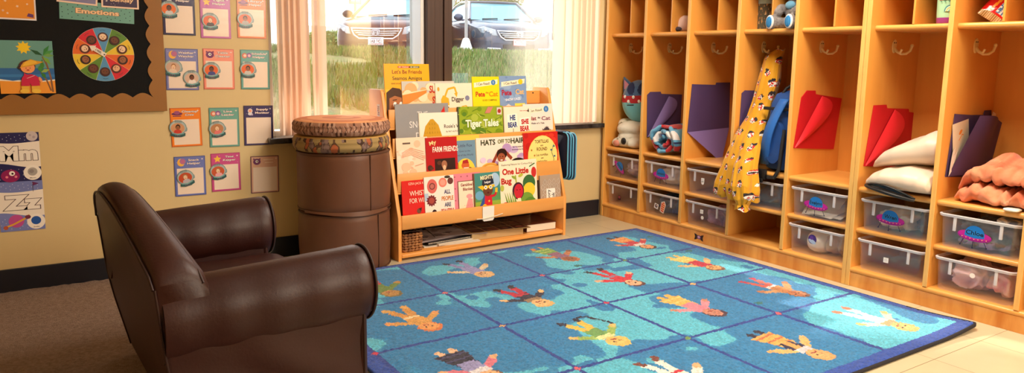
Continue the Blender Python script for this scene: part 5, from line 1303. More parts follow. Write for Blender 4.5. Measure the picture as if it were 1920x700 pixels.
# ================================================================ stack of round stools and cushions
SX, SY = -1.681, -.250
def stool(name, z0, z1, r, label, seam_a, sag):
    o = empty(name, (SX, SY, z0)); tag(o, label, 'stool', 'round brown stools in the stack'); H = z1 - z0
    def fn(rr, z, a): return rr + .003 * mnoise.noise(Vector((math.cos(a) * 2, math.sin(a) * 2, z * 8 + z0 * 9)))
    prof = [(r * .5, .0), (r - .006, .001), (r, .008)] + [(r + .004 * math.sin(PI * k / 10), .008 + (H - .016) * k / 10) for k in range(1, 10)] + [(r, H - .008), (r - .008, H - .0005), (r * .5, H)]
    MB().lathe(prof, 72, fn=fn).build('body', M['vinyl'], o, smooth=60)
    mb = MB()
    for z in (.004, H - .005): mb.tube([((r + .001) * math.cos(a), (r + .001) * math.sin(a), z) for a in [2 * PI * k / 72 for k in range(72)]], .003, 6, closed=True)
    mb.tube([((r + .004) * math.cos(R(seam_a)), (r + .004) * math.sin(R(seam_a)), z) for z in np.linspace(.006, H - .006, 8)], .0022, 6)
    mb.build('piping', M['vinyl_seam'], o, smooth=60)
    return o
stool('round_stool', 0.0005, .256, .198, 'round brown vinyl stool on the floor, bottom of the stack', -66, 1)
up_ = stool('round_stool', .2665, .520, .200, 'round brown vinyl stool stacked upon another, under the two cushions', -78, 0)
mb = MB(); mb.loft([[((.204 + .004 * v) * math.cos(a), (.204 + .004 * v) * math.sin(a), .006 - (.013 + .005 * math.sin(3 * a)) * v) for v in (0, .5, 1)] for a in np.linspace(R(-165), R(-48), 40)], closed=False)
fl_o = mb.build('loose_flap', M['vinyl'], up_, smooth=180)
def cushion(z0, H, r, label, prof_art_side, prof_top, name, dx=0, dy=0):
    n = 144; m = 18; vs = []; fs = []
    prof = [(0.001, 0), (r * .55, 0), (r - .022, .0005), (r - .008, .006), (r - .001, .018)] + [(r + .001 * math.sin(k), .018 + (H - .036) * k / 8) for k in range(1, 8)] + [(r - .001, H - .018), (r - .008, H - .006), (r - .020, H - .001), (r * .85, H + .001), (r * .7, H + .002), (r * .55, H + .0025), (r * .4, H + .003), (r * .25, H + .003), (r * .12, H + .003), (.001, H + .003)]
    for (rr, z) in prof:
        for k in range(n):
            a = 2 * PI * k / n; q = rr
            if z > .01 and z < H - .008 and rr > r * .9: q += .0014 * (abs(math.sin(a * 34 + 2 * mnoise.noise(Vector((a * 3, z * 60, z0))))) - .5) if prof_art_side == 'bark' else .0
            vs.append((q * math.cos(a), q * math.sin(a), z))
    for j in range(len(prof) - 1):
        for k in range(n): fs.append((j * n + k, j * n + (k + 1) % n, (j + 1) * n + (k + 1) % n, (j + 1) * n + k))
    me = bpy.data.meshes.new(name); me.from_pydata(vs, [], fs)
    bm = bmesh.new(); bm.from_mesh(me); side_e = [e for e in bm.edges if all(.012 < v.co.z < H - .012 and math.hypot(v.co.x, v.co.y) > r * .9 for v in e.verts)]
    bmesh.ops.subdivide_edges(bm, edges=side_e, cuts=2, use_grid_fill=True); bmesh.ops.recalc_face_normals(bm, faces=bm.faces); bm.to_mesh(me); bm.free()
    def col(c, nn):
        a = math.atan2(c.y, c.x); rr = math.hypot(c.x, c.y)
        if nn.z > .75:
            if prof_top == 'log':
                g = math.sin(rr * 260 + 1.5 * mnoise.noise(c * 12)); return (226, 156, 106) if g > -.5 else (204, 126, 84)
            return (200, 156, 84)
        if prof_art_side == 'bark':
            v = abs(math.sin(a * 34 + 2 * mnoise.noise(Vector((a * 3, c.z * 60, z0))))); w = mnoise.noise(Vector((a * 26, c.z * 30, 5)))
            if v < .28: return (84, 52, 40)
            return (156, 112, 90) if w < .1 else (184, 144, 122)
        v = mnoise.noise(Vector((a * 5.5, c.z * 16, 3))); w = mnoise.noise(Vector((a * 7, c.z * 20, 11)))
        if w > .34: return (170, 92, 56)
        if w > .20: return (92, 66, 46)
        if v > .06: return (132, 106, 96) if mnoise.noise(Vector((a * 40, c.z * 40, 2))) > -.1 else (104, 82, 76)
        if v > .0: return (74, 52, 40)
        return (158, 132, 84)
    o = link_mesh(name, me, attr_mat('cushion_print', .8, (160, .2, .002), spec=.25), None, (SX + dx, SY + dy, z0), smooth=60)
    face_colours(me, col); return tag(o, label, 'cushion')
cushion(.5215, .068, .2085, 'round floor cushion with leaf and camouflage print, under the log cushion', 'leaf', 'tan', 'leaf_cushion', -.009, .0)
cushion(.593, .064, .2095, 'round tree log cushion with bark print side, top of the stack', 'bark', 'log', 'log_cushion', -.008, -.003)

# ================================================================ vertical blinds
M['slat'] = mix_transparent('blind_fabric', (250, 220, 196), 0.97, .5, translucent=0.28)
M['slat_w'] = mix_transparent('pale_blind_fabric', (246, 222, 200), 0.97, .5, translucent=0.36)
def blinds(name, label, slats, z0, cat='blinds'):
    o = empty(name, (slats[0][0], -.02, z0)); tag(o, label, cat, 'vertical blinds at the window')
    for i, (x, ang, wd, mm) in enumerate(slats):
        mb = MB(); rows = []
        for z in (0, 1.49 - z0):
            row = []
            for k in range(7):
                v = -1 + 2 * k / 6; row.append((wd / 2 * v, .006 * (1 - v * v), z))
            rows.append(row)
        mb.loft(rows, closed=False)
        mb.build('slat', M['slat_w'] if mm else M['slat'], o, (x - slats[0][0], 0, 0), (0, 0, R(ang)), smooth=180)
    xs = [s[0] for s in slats]
    MB().box(min(xs) - slats[0][0] - .04, max(xs) - slats[0][0] + .04, -.016, .022, 1.485 - z0, 1.50 - z0, .002).build('head_rail', M['frame_light'], o)
    return o
blinds('vertical_blinds', 'cream vertical blinds drawn to the left of the window beside the job cards',
       [(-1.872, 46, .085, 1), (-1.845, 42, .085, 0), (-1.818, 45, .085, 0), (-1.792, 41, .085, 0), (-1.767, 44, .08, 0), (-1.716, 36, .062, 0), (-1.688, 34, .062, 0)], .566)
blinds('vertical_blinds', 'cream vertical blinds drawn to the right of the window beside the cubbies',
       [(-.335, -14, .075, 1), (-.272, -10, .07, 1), (-.222, -22, .06, 0), (-.185, -40, .06, 0), (-.152, -30, .06, 0), (-.118, -42, .06, 0), (-.075, 12, .07, 1)], .564)
mb = MB(); mb.tube([(-.385, -.030, 1.49), (-.386, -.030, 1.2), (-.386, -.030, 1.075)], .0022, 6); mb.tube([(-.386, -.03, 1.078), (-.386, -.03, 1.06), (-.386, -.03, 1.03)], [.003, .007, .006], 10)
tag(mb.build('blind_cord', M['frame_light'], None, smooth=60), 'thin blind pull cord with tassel hanging in the right-hand pane', 'cord')

# ================================================================ bulletin board and wall papers
BD = empty('bulletin_board', (-3.1, -.0008, 1.15)); tag(BD, 'black bulletin board with brown scalloped border on the left wall part', 'bulletin board')
bx0, bx1, bz0, bz1 = -3.95, -2.353, .690, 1.62
MB().box(bx0 + 3.1, bx1 + 3.1 - .004, -.012, -.0004, bz0 - 1.15 + .004, bz1 - 1.15).build('felt_panel', M['black_felt'], BD)
def border(pts): 
    a = Art(); a.poly(pts, (134, 82, 26)); return a
brd = MB(); y = -.0150
bot = [(bx0, bz0), (bx1, bz0)]; top = []
n = 21; L0, L1 = bx0, -2.405; sw_ = (L1 - L0) / n
for i in range(n - 1, -1, -1):
    for k in range(9):
        t = 1 - k / 8; top.append((L0 + sw_ * (i + t), .748 + .018 * math.sin(PI * t)))
brd.prism([(p[0] + 3.1, p[1] - 1.15) for p in bot + [(bx1, .75), (L1, .75)] + top], 'y', y, y + .0025)
inn = []; n = 12; H0 = .745; sh = (bz1 - H0) / n
for i in range(n):
    for k in range(9): t = k / 8; inn.append((-2.402 - .016 * math.sin(PI * t), H0 + sh * (i + t)))
brd.prism([(p[0] + 3.1, p[1] - 1.15) for p in [(bx1, bz0 + .03), (bx1, bz1)] + inn[::-1]], 'y', y - .0004, y + .0022)
brd.build('scalloped_border', mat('brown_card', (160, 106, 36), .5, (8, .1), (3, (144, 92, 30), .4)), BD)
def paper(name, art, x, z, label, cat, roll=0, y=-.003, m=None, group=None, thick=None):
    o = art.build(name, m or M['print'], None, (x, y, z), (0, R(-roll), 0)); return tag(o, label, cat, group)
BY = -.0135
a = Art(); a.ell(0, 0, .107, .105, (236, 232, 224), n=64)
wc = [(240, 200, 50), (96, 140, 48), (86, 150, 196), (220, 34, 52), (236, 106, 34)]
order = [2, 3, 4, 0, 1, 2, 3, 4, 0, 1]
for i in range(10):
    a0 = 72 + 36 * i + 0; pts = [(0, 0)] + [(.1065 * math.cos(R(a0 + 36 * k / 8)), .1045 * math.sin(R(a0 + 36 * k / 8))) for k in range(9)]
    a.poly(pts, wc[order[i]], hold=i > 0)
for i in range(10): q = R(72 + 36 * i); a.line([(0, 0), (.1065 * math.cos(q), .1045 * math.sin(q))], .0008, (244, 226, 160), hold=i > 0)
for i in range(10):
    q = R(90 + 36 * i); x, z = .068 * math.cos(q), .068 * math.sin(q); r_ = .0165; rt = math.degrees(q) - 90
    hair = [(80, 34, 28), (70, 30, 24), (96, 40, 30), (54, 28, 22)][i % 4]; skin = SK[[3, 0, 3, 2, 0, 0, 1, 2, 3, 0][i]]
    a.circ(x, z, r_ * 1.1, hair, 18); fx, fz = x - .004 * math.cos(q), z - .004 * math.sin(q) ; a.ell(x, z + .001, r_ * .78, r_ * .72, skin, rt, 16)
    for s in (-1, 1): a.circ(x + s * r_ * .3 * math.cos(R(rt)), z + s * r_ * .3 * math.sin(R(rt)) + .001, .0016, (20, 12, 12), 6)
    a.ell(x + .006 * math.sin(R(rt)), z - .006 * math.cos(R(rt)) + .001, .004, .0015, (120, 40, 36), rt, 8)
    a.line([(.094 * math.cos(q - .1), .094 * math.sin(q - .1)), (.096 * math.cos(q), .096 * math.sin(q)), (.094 * math.cos(q + .1), .094 * math.sin(q + .1))], .0012, (60, 60, 60))
wh = paper('emotions_wheel', a, -2.571, .919, 'round ten-colour emotions wheel with cartoon faces on the bulletin board', 'wheel chart', y=BY)
a = Art(); q = 146
def rp(u, v): c, s_ = math.cos(R(q)), math.sin(R(q)); return (u * c - v * s_, u * s_ + v * c)
a.poly([rp(-.006, -.008), rp(.040, -.008), rp(.040, -.014), rp(.060, 0), rp(.040, .014), rp(.040, .008), rp(-.006, .008)], (244, 232, 214)); a.text('I FEEL', *rp(.022, 0), .007, (40, 30, 30), rot=q + 180, w=.024, bold=.03); a.circ(*rp(-.001, 0), .003, (90, 80, 76), 10)
ar_ = a.build('pointer_arrow', M['print'], wh, (0, -.0062, 0))
a = Art(); a.rect(-.128, -.036, .128, .036, (112, 168, 154)); rn = random.Random(4)
a.dots([(-.118 + .0165 * i + rn.uniform(-.003, .003), -.026 + .018 * (j + .5 * (i % 2)) + rn.uniform(-.002, .002)) for i in range(15) for j in range(3)], .0019, (34, 60, 62))
a.outlined('Emotions', 0, .0, .0175, (250, 206, 160), (150, 84, 50), w=.148, ob=.075, bold=.035)
paper('title_strip', a, -2.583, 1.083, "teal speckled strip lettered 'Emotions' on the bulletin board", 'sign', roll=-2.6, y=BY)
a = Art(); a.rect(-.066, -.03, .066, .075, (246, 214, 190)); a.rect(-.060, -.024, .060, .07, (66, 52, 84)); a.dots([(rn.uniform(-.055, .055), rn.uniform(-.02, .06)) for i in range(16)], .0010, (236, 226, 236)); a.star(-.047, -.004, .005, (250, 240, 230), 4, .3)
a.outlined('Sunday', .006, .003, .0150, (250, 206, 160), (70, 40, 60), w=.082, ob=.06, bold=.03); paper('day_card', a, -2.502, 1.131, "dark purple day card lettered 'Sunday' at the top of the board", 'card', roll=-1.5, y=BY - .0022, group='day cards on the bulletin board')
a = Art(); a.rect(-.068, -.03, .068, .075, (246, 214, 190)); a.rect(-.062, -.024, .062, .07, (136, 130, 168)); a.poly([(-.04, .01), (.0, -.02), (.04, .0), (.04, .06), (-.04, .06)], (150, 146, 186))
a.outlined('Monday', .008, .012, .0150, (250, 206, 160), (90, 60, 90), w=.084, ob=.06, bold=.03); paper('day_card', a, -2.648, 1.141, "lilac day card ending in 'day', left of the dark purple one", 'card', roll=-4.5, y=BY - .0020, group='day cards on the bulletin board')
a = Art(); a.rect(-.075, -.002, .075, .10, (236, 226, 230)); a.rect(-.070, .004, .070, .10, (240, 150, 44)); rn = random.Random(8)
for i in range(9): a.star(rn.uniform(-.06, .06), rn.uniform(.012, .09), rn.uniform(.004, .007), (250, 214, 190), 5, .5, rn.uniform(0, 90))
a.circ(-.044, .045, .008, (226, 196, 200)); a.poly([(.045, .012), (.066, .008), (.066, .02), (.05, .024)], (110, 60, 120)); a.circ(-.028, .03, .004, (236, 186, 160))
paper('orange_card', a, -2.862, 1.045, 'orange card with stars and shells at the top left of the board', 'card', roll=-1, y=BY, group=None)
# beach picture
a = Art(); a.rect(-.09, -.10, .085, .098, (104, 158, 150)); a.rect(-.09, -.052, .085, -.005, (44, 104, 168)); a.rect(-.09, -.038, .085, -.028, (56, 126, 190)); a.poly([(-.09, -.045), (-.05, -.052), (0, -.046), (.04, -.053), (.085, -.047), (.085, -.06), (-.09, -.058)], (246, 236, 214)); a.poly([(-.09, -.10), (.085, -.10), (.085, -.052), (.03, -.058), (-.09, -.052)], (246, 158, 52))
a.star(-.008, .072, .025, (250, 206, 40), 9, .62, 90); a.ell(-.008, .072, .0155, .0135, (252, 210, 30))
a.line([(.050, .040), (.062, .01), (.072, -.04), (.076, -.095)], .006, (134, 90, 60)); a.line([(.042, -.02), (.058, -.05), (.070, -.09)], .005, (134, 90, 60))
for (x, z, ang, l, c) in ((.052, .043, 150, .045, (32, 84, 50)), (.052, .043, 60, .045, (50, 130, 60)), (.052, .043, 30, .042, (70, 150, 70)), (.052, .043, 0, .036, (110, 160, 80)), (.050, .040, -50, .040, (120, 170, 60)), (.048, .03, -95, .05, (60, 130, 50)), (.042, -.02, 20, .03, (150, 180, 80)), (.042, -.02, 100, .025, (60, 140, 60)), (.042, -.02, -60, .028, (60, 130, 50))):
    c_, s_ = math.cos(R(ang)), math.sin(R(ang)); a.poly([(x, z), (x + l * .5 * c_ - .008 * s_, z + l * .5 * s_ + .008 * c_), (x + l * c_, z + l * s_), (x + l * .5 * c_ + .006 * s_, z + l * .5 * s_ - .006 * c_)], c)
paper('beach_picture', a, -2.828, .869, 'beach picture with yellow sun and palm trees on the bulletin board', 'picture', y=BY - .003)
a = Art(); O_ = (40, 24, 26)
a.ell(-.015, .050, .033, .030, (90, 42, 40)); a.circ(-.045, .045, .008, (60, 34, 36)); a.ell(-.013, .044, .028, .026, (250, 160, 96)); a.poly([(-.045, .042), (-.03, .068), (.0, .084), (.025, .076), (.052, .072), (.03, .062), (.0, .052), (-.03, .046)], (230, 160, 40)); a.poly([(-.035, .05), (-.022, .07), (.0, .080), (.02, .076), (.026, .066), (.0, .058)], (246, 190, 60))
a.ell(-.013, .033, .006, .003, (190, 60, 60)); a.circ(-.020, .042, .002, O_, 8); a.circ(-.004, .042, .002, O_, 8)
a.poly([(-.045, -.04), (-.040, -.005), (-.03, .01), (-.03, .02), (-.018, .012), (-.002, .014), (.015, .008), (.028, -.002), (.030, -.04), (-.004, -.042), (-.008, -.03), (-.012, -.042)], (206, 30, 74)); a.line([(-.02, -.006), (.012, .008)], .002, (246, 200, 200)); a.poly([(-.044, -.042), (-.014, -.042), (-.014, -.066), (-.044, -.066)], (240, 180, 60)); a.poly([(-.004, -.042), (.028, -.042), (.028, -.066), (-.004, -.066)], (240, 180, 60)); a.ell(-.032, -.066, .019, .010, (246, 196, 70)); a.ell(.014, -.066, .019, .010, (246, 196, 70)); a.ell(.034, -.012, .006, .014, (250, 160, 96), 20)
a.v = [(p[0] * .80 + .006, p[1], (p[2] + .076) * .80 - .076) for p in a.v]
paper('child_cutout', a, -2.823, .846, 'cutout of a cartoon child in yellow sun hat and red clothes', 'cutout', y=BY - .0075)

# alphabet posters
def poster(letters, top, low, label, x0, z0, w, h, pic):
    a = Art(); a.rect(0, 0, w, h, (246, 234, 220))
    n = 14
    a.poly([(0, h), (0, h * .80)] + [(w * k / n, h * (.80 - .02 * math.sin(PI * k / n * 1.3))) for k in range(n + 1)] + [(w, h)], top)
    a.poly([(0, 0), (w, 0), (w, h * .30)] + [(w * k / n, h * (.33 + .05 * math.cos(PI * k / n * 1.2))) for k in range(n, -1, -1)], low)
    rn = random.Random(len(label)); a.dots([(w * (.06 + .1 * i) + rn.uniform(-.004, .004), h * (.84 + .07 * (j + .5 * (i % 2)))) for i in range(9) for j in range(2)], .0012, (236, 232, 240)); a.dots([(w * (.05 + .09 * i) + rn.uniform(-.004, .004), h * (.05 + .08 * (j + .5 * (i % 2)))) for i in range(7) for j in range(3)], .0012, (236, 232, 240))
    a.outlined(letters, w * .52, h * .575, h * .26, (248, 238, 226), (70, 36, 36), w=w * .84, ob=.078, bold=.052)
    a.circ(w * .80, h * .17, h * .155, (250, 240, 228), 28); a.circ(w * .80, h * .19, h * .085, pic, 20); a.text('Moon' if letters == 'Mm' else 'Zodiac', w * .80, h * .06, h * .02, (60, 40, 40), w=w * .14)
    if letters == 'Mm':
        a.circ(w * .84, h * .92, h * .10, (206, 190, 190)); a.circ(w * .80, h * .94, h * .02, (176, 160, 166)); a.circ(w * .88, h * .90, h * .025, (176, 160, 166)); a.ell(w * .30, h * .12, h * .16, h * .13, (150, 24, 90)); a.circ(w * .34, h * .17, h * .05, (250, 240, 230)); a.circ(w * .35, h * .165, h * .02, (40, 20, 30)); a.circ(w * .22, h * .10, h * .025, (240, 130, 150)); a.circ(w * .42, h * .10, h * .025, (240, 130, 150)); a.circ(w * .78, h * .20, h * .04, (150, 140, 136))
    else:
        a.circ(w * .36, h * .20, h * .13, (196, 80, 150)); a.line([(w * .08, h * .08), (w * .30, h * .14), (w * .55, h * .24), (w * .66, h * .31)], h * .035, (232, 170, 60)); a.ell(w * .62, h * .27, h * .05, h * .04, (120, 50, 70)); a.circ(w * .12, h * .08, h * .04, (190, 90, 60)); a.line([(w * .78, h * .78), (w * .78, h * .98)], .0015, (60, 40, 60)); a.poly([(w * .78, h * .98), (w * .92, h * .94), (w * .78, h * .90)], (110, 40, 90))
    paper('alphabet_poster', a, x0, z0, label, 'poster', roll=-.6, y=-.0030 if letters == 'Mm' else -.0022, group='alphabet posters on the wall')
poster('Mm', (36, 34, 88), (36, 34, 88), "alphabet poster 'Mm' on dark navy starry ground with a moon", -2.955, .434, .143, .188, (176, 168, 160))
poster('Zz', (120, 130, 190), (124, 134, 196), "alphabet poster 'Zz' on pale blue ground with ringed planet", -2.958, .241, .145, .193, (40, 90, 170))

# job cards
CARD = [ # key, x0, z0(bottom), w, h, roll, header colour, border, title lines, icon, label
 ('A1', -2.350, 1.003, .125, .172, 0.5, (38, 30, 84), (30, 24, 60), ('Class', 'Helper'), 'astro', "navy starry job card 'Helper' beside the bulletin board"),
 ('A2', -2.205, .994, .122, .176, 0.5, (196, 96, 170), (176, 80, 150), ('Light', 'Helper'), 'star', "magenta job card 'Light Helper' with gold star"),
 ('A3', -2.056, .998, .122, .176, 0.8, (240, 128, 44), (206, 100, 60), ('Library', 'Helper'), 'ship', "orange job card 'Library Helper' at the top right of the grid"),
 ('B1', -2.350, .776, .127, .172, 0.8, (132, 134, 192), (92, 96, 150), ('Weather', 'Watcher'), 'moon', "lilac blue job card 'Weather Watcher' with two helmet cutouts"),
 ('B2', -2.203, .778, .126, .172, 0.8, (244, 150, 128), (216, 110, 96), ('Table', 'Cleaner'), 'monster', "salmon job card 'Table Cleaner' with purple monster"),
 ('B3', -2.050, .776, .124, .172, 0.8, (110, 172, 164), (80, 136, 132), ('Schedule', 'Helper'), 'pair', "teal job card 'Schedule Helper' right of the salmon card"),
 ('C1', -2.341, .536, .121, .164, -0.4, (246, 134, 40), (214, 100, 40), ('Cleanup', 'Crew'), 'ship', "orange job card 'Cleanup Crew' below the bulletin board"),
 ('C2', -2.190, .527, .124, .171, 0.6, (110, 172, 160), (84, 140, 134), ('Line', 'Leader'), 'pair', "teal job card 'Line Leader' right of the orange one"),
 ('C3', -2.046, .527, .127, .177, 0.8, (56, 50, 104), (56, 46, 86), ('Supply', 'Monitor'), 'astro', "dark violet job card 'Supply Monitor' without a cutout"),
 ('D1', -2.338, .323, .124, .171, 0.4, (110, 122, 192), (80, 92, 160), ('Snack', 'Helper'), 'moon', "blue job card 'Snack Helper' in the lowest row"),
 ('D2', -2.190, .331, .122, .168, 0.2, (206, 76, 142), (180, 60, 120), ('Time', 'Keeper'), 'star', "magenta job card 'Time Keeper' with gold star in the lowest row"),
 ('D3', -2.025, .309, .124, .168, 1.0, (226, 176, 150), (110, 60, 80), (), 'monster', "glossy peach job card with purple monster and no cutout, lowest at the right")]
def icon(a, k, x, z, s):
    if k == 'star': a.star(x, z, s, (250, 200, 70), 5, .5)
    elif k == 'moon': a.ell(x, z, s * .9, s, (246, 184, 80)); a.circ(x + s * .42, z + s * .28, s * .74, (160, 120, 170)); a.circ(x + s * .40, z + s * .2, s * .55, (196, 110, 150))
    elif k == 'monster': a.ell(x, z, s, s * .85, (110, 30, 100)); a.poly([(x - s, z + s * .5), (x - s * .9, z + s), (x - s * .4, z + s * .7)], (110, 30, 100)); a.poly([(x + s, z + s * .5), (x + s * .9, z + s), (x + s * .4, z + s * .7)], (110, 30, 100)); a.circ(x, z + s * .1, s * .38, (250, 240, 236), 12); a.circ(x + s * .05, z + s * .1, s * .18, (60, 20, 50), 10)
    elif k == 'pair': a.circ(x - s * .6, z, s * .7, (216, 120, 96), 14); a.circ(x + s * .6, z + s * .1, s * .65, (140, 90, 160), 14); a.circ(x - s * .5, z, s * .4, (250, 210, 190), 10); a.circ(x + s * .6, z, s * .38, (240, 190, 200), 10)
    elif k == 'ship': a.ell(x, z, s * 1.3, s * .4, (110, 50, 100)); a.ell(x, z + s * .3, s * .7, s * .45, (160, 80, 130)); a.line([(x - s, z - s * .6), (x + s, z - s * .6)], s * .2, (110, 50, 100))
    else: a.circ(x, z + s * .2, s * .62, (230, 226, 236), 16); a.circ(x, z + s * .2, s * .42, (240, 170, 140), 14); a.ell(x, z - s * .6, s * .6, s * .4, (226, 222, 232)); a.circ(x + s * .5, z - s * .8, s * .25, (196, 180, 220), 10)
CARDS = {}
for i, (key, x0, z0, w, h, roll, hc, bc, tl, ic, lab) in enumerate(CARD):
    a = Art(); a.rect(0, 0, w, h, bc); a.rect(.0035, .0035, w - .0035, h - .0035, hc); a.rect(.010, .008, w - .009, h * .70, (244, 222, 204)); rn = random.Random(i)
    a.dots([(rn.uniform(.01, w - .01), rn.uniform(h * .74, h * .96)) for _ in range(9)], .0010, (246, 226, 226)); a.star(w - .012, h * .92, .005, (250, 236, 230), 4, .3)
    icon(a, ic, w * .22, h * .85, .0165)
    for j, t in enumerate(tl): a.outlined(t, w * .63, h * (.905 - .085 * j), .0082, (252, 236, 228), (90, 60, 90), w=min(.062, .0088 * len(t)), ob=.07, bold=.025)
    if not tl: a.line([(w * .45, h * .90), (w * .8, h * .90)], .005, (240, 206, 180)); a.line([(w * .5, h * .82), (w * .8, h * .82)], .005, (240, 206, 180))
    paper('job_card', a, x0, z0, lab, 'card', roll=-roll, y=-.0026, m=M['gloss_print'], group='helper job cards on the wall')
# astronaut helmet photo cutouts pinned to the cards
HEL = [('A1', .026, .103, 0, (236, 110, 40), SK[0], (206, 206, 210), "job card 'Helper' on navy ground"), ('A2', .039, .070, 0, (232, 100, 40), SK[3], (60, 40, 44), "magenta card 'Light Helper'"), ('A3', .034, .078, 0, (232, 100, 40), SK[2], (176, 170, 170), "orange card 'Library Helper'"),
       ('B1', .030, .092, -8, (206, 170, 150), SK[3], (226, 200, 180), "lilac card, upper left of its two"), ('B1', .100, .047, 3, (216, 180, 160), SK[0], (236, 226, 220), "lilac card, lower right of its two"), ('B2', .033, .080, 0, (232, 100, 40), SK[0], (60, 70, 140), "salmon card 'Table Cleaner'"), ('B3', .031, .085, -3, (232, 100, 40), SK[2], (206, 200, 196), "teal card 'Schedule Helper'"),
       ('C1', .026, .078, -4, (210, 150, 110), SK[2], (206, 60, 50), "orange card 'Cleanup Crew'"), ('C2', .032, .078, 10, (190, 130, 90), SK[3], (226, 120, 120), "teal card 'Line Leader'"), ('D1', .043, .078, 14, (200, 76, 40), SK[3], (190, 180, 190), "blue card 'Snack Helper'"), ('D2', .028, .088, 8, (206, 86, 50), SK[3], (240, 170, 180), "magenta card 'Time Keeper'")]
CI = {c[0]: c for c in CARD}
for i, (key, dx, dz, rot, bg, skin, shirt, where) in enumerate(HEL):
    c = CI[key]; a = Art(); k = 1.0
    a.poly([(-.026, -.020), (-.028, -.030), (-.010, -.036), (.014, -.036), (.030, -.030), (.030, -.018)], (44, 92, 96)); a.ell(0, .004, .034, .031, (120, 150, 152)); a.ell(.032, -.002, .005, .010, (140, 160, 164)); a.ell(0, .004, .031, .028, (176, 190, 190))
    for q in range(7): a.line([(-.012 + .004 * q, .024), (-.011 + .0038 * q, .035)], .0015, (80, 96, 100), hold=q > 0)
    a.ell(-.001, .001, .027, .0225, bg); a.poly([(-.016, -.019), (-.013, -.008), (-.004, -.004), (.004, -.004), (.013, -.008), (.016, -.018), (0, -.0215)], shirt); a.ell(0, .006, .0095, .0115, (40, 24, 20) if skin != SK[3] else (176, 120, 76)); a.ell(0, .003, .0075, .0092, skin)
    for s in (-1, 1): a.circ(s * .003, .005, .0010, (24, 16, 16), 6)
    a.ell(0, -.001, .003, .0012, (140, 50, 46), n=8); a.line([(-.022, -.020), (0, -.026), (.024, -.020)], .005, (120, 170, 172)); a.dots([(-.008, -.030), (0, -.031), (.008, -.030)], .0016, (190, 40, 110))
    paper('helmet_cutout', a, c[1] + dx, c[2] + dz, 'astronaut helmet photo cutout on the ' + where, 'cutout', roll=rot * -1 * -1, y=-.0062, m=M['gloss_print'], group='astronaut helmet cutouts on the job cards')
# ================================================================ classroom rug with woven children
RX0, RX1, RY0, RY1 = -2.045, -.085, -2.186, -.434
CS = .0052
nx = int((RX1 - RX0) / CS); ny = int((RY1 - RY0) / CS)
cx = RX0 + (np.arange(nx) + .5) * (RX1 - RX0) / nx; cy = RY0 + (np.arange(ny) + .5) * (RY1 - RY0) / ny
GX, GY = np.meshgrid(cx, cy, indexing='ij')
def vnoise(X, Y, sc, seed):
    r = np.random.default_rng(seed); T = r.random((256, 256)); x = X * sc + 40; y = Y * sc + 40
    xi = np.floor(x).astype(int); yi = np.floor(y).astype(int); fx = x - xi; fy = y - yi; fx = fx * fx * (3 - 2 * fx); fy = fy * fy * (3 - 2 * fy)
    g = lambda a, b: T[a % 256, b % 256]
    return (g(xi, yi) * (1 - fx) + g(xi + 1, yi) * fx) * (1 - fy) + (g(xi, yi + 1) * (1 - fx) + g(xi + 1, yi + 1) * fx) * fy
def L3(c): return np.array(lin(c)[:3])
land = vnoise(GX, GY, 2.6, 5) * .55 + vnoise(GX, GY, 6.5, 6) * .3 + vnoise(GX, GY, 15, 7) * .15
C = np.empty((nx, ny, 3)); deep, teal = L3((36, 126, 182)), L3((86, 186, 212))
C[:] = deep; C[land > .505] = teal
C[(land > .488) & (land <= .505)] = L3((42, 136, 188)); C[vnoise(GX, GY, 11, 12) > .86] = L3((34, 124, 182))
line_c = L3((28, 58, 148))
PX = [-1.9897, -1.5215, -1.0533, -.5851, -.1169]; PY = [-.4813, -.8995, -1.3177, -1.7359, -2.1541]
for x in PX[1:4]: C[np.abs(GX - x) < .0085] = line_c
C[np.abs(GX - PX[0]) < .0085] = line_c
for y in PY[1:4]: C[np.abs(GY - y) < .0085] = line_c
C[(GX < RX0 + .045) | (GX > RX1 - .040) | (GY > RY1 - .035) | (GY < RY0 + .045)] = L3((32, 74, 168))
nd = [(214, 96, 110), (226, 176, 110), (110, 150, 90), (200, 40, 70)]
for i, x in enumerate(PX[:4]):
    for j, y in enumerate(PY[1:4]): C[(np.abs(GX - x) + np.abs(GY - y)) < .014] = L3(nd[(i * 2 + j * 3) % 4] if (i, j) not in {(1, 0): 0} else (224, 120, 120))
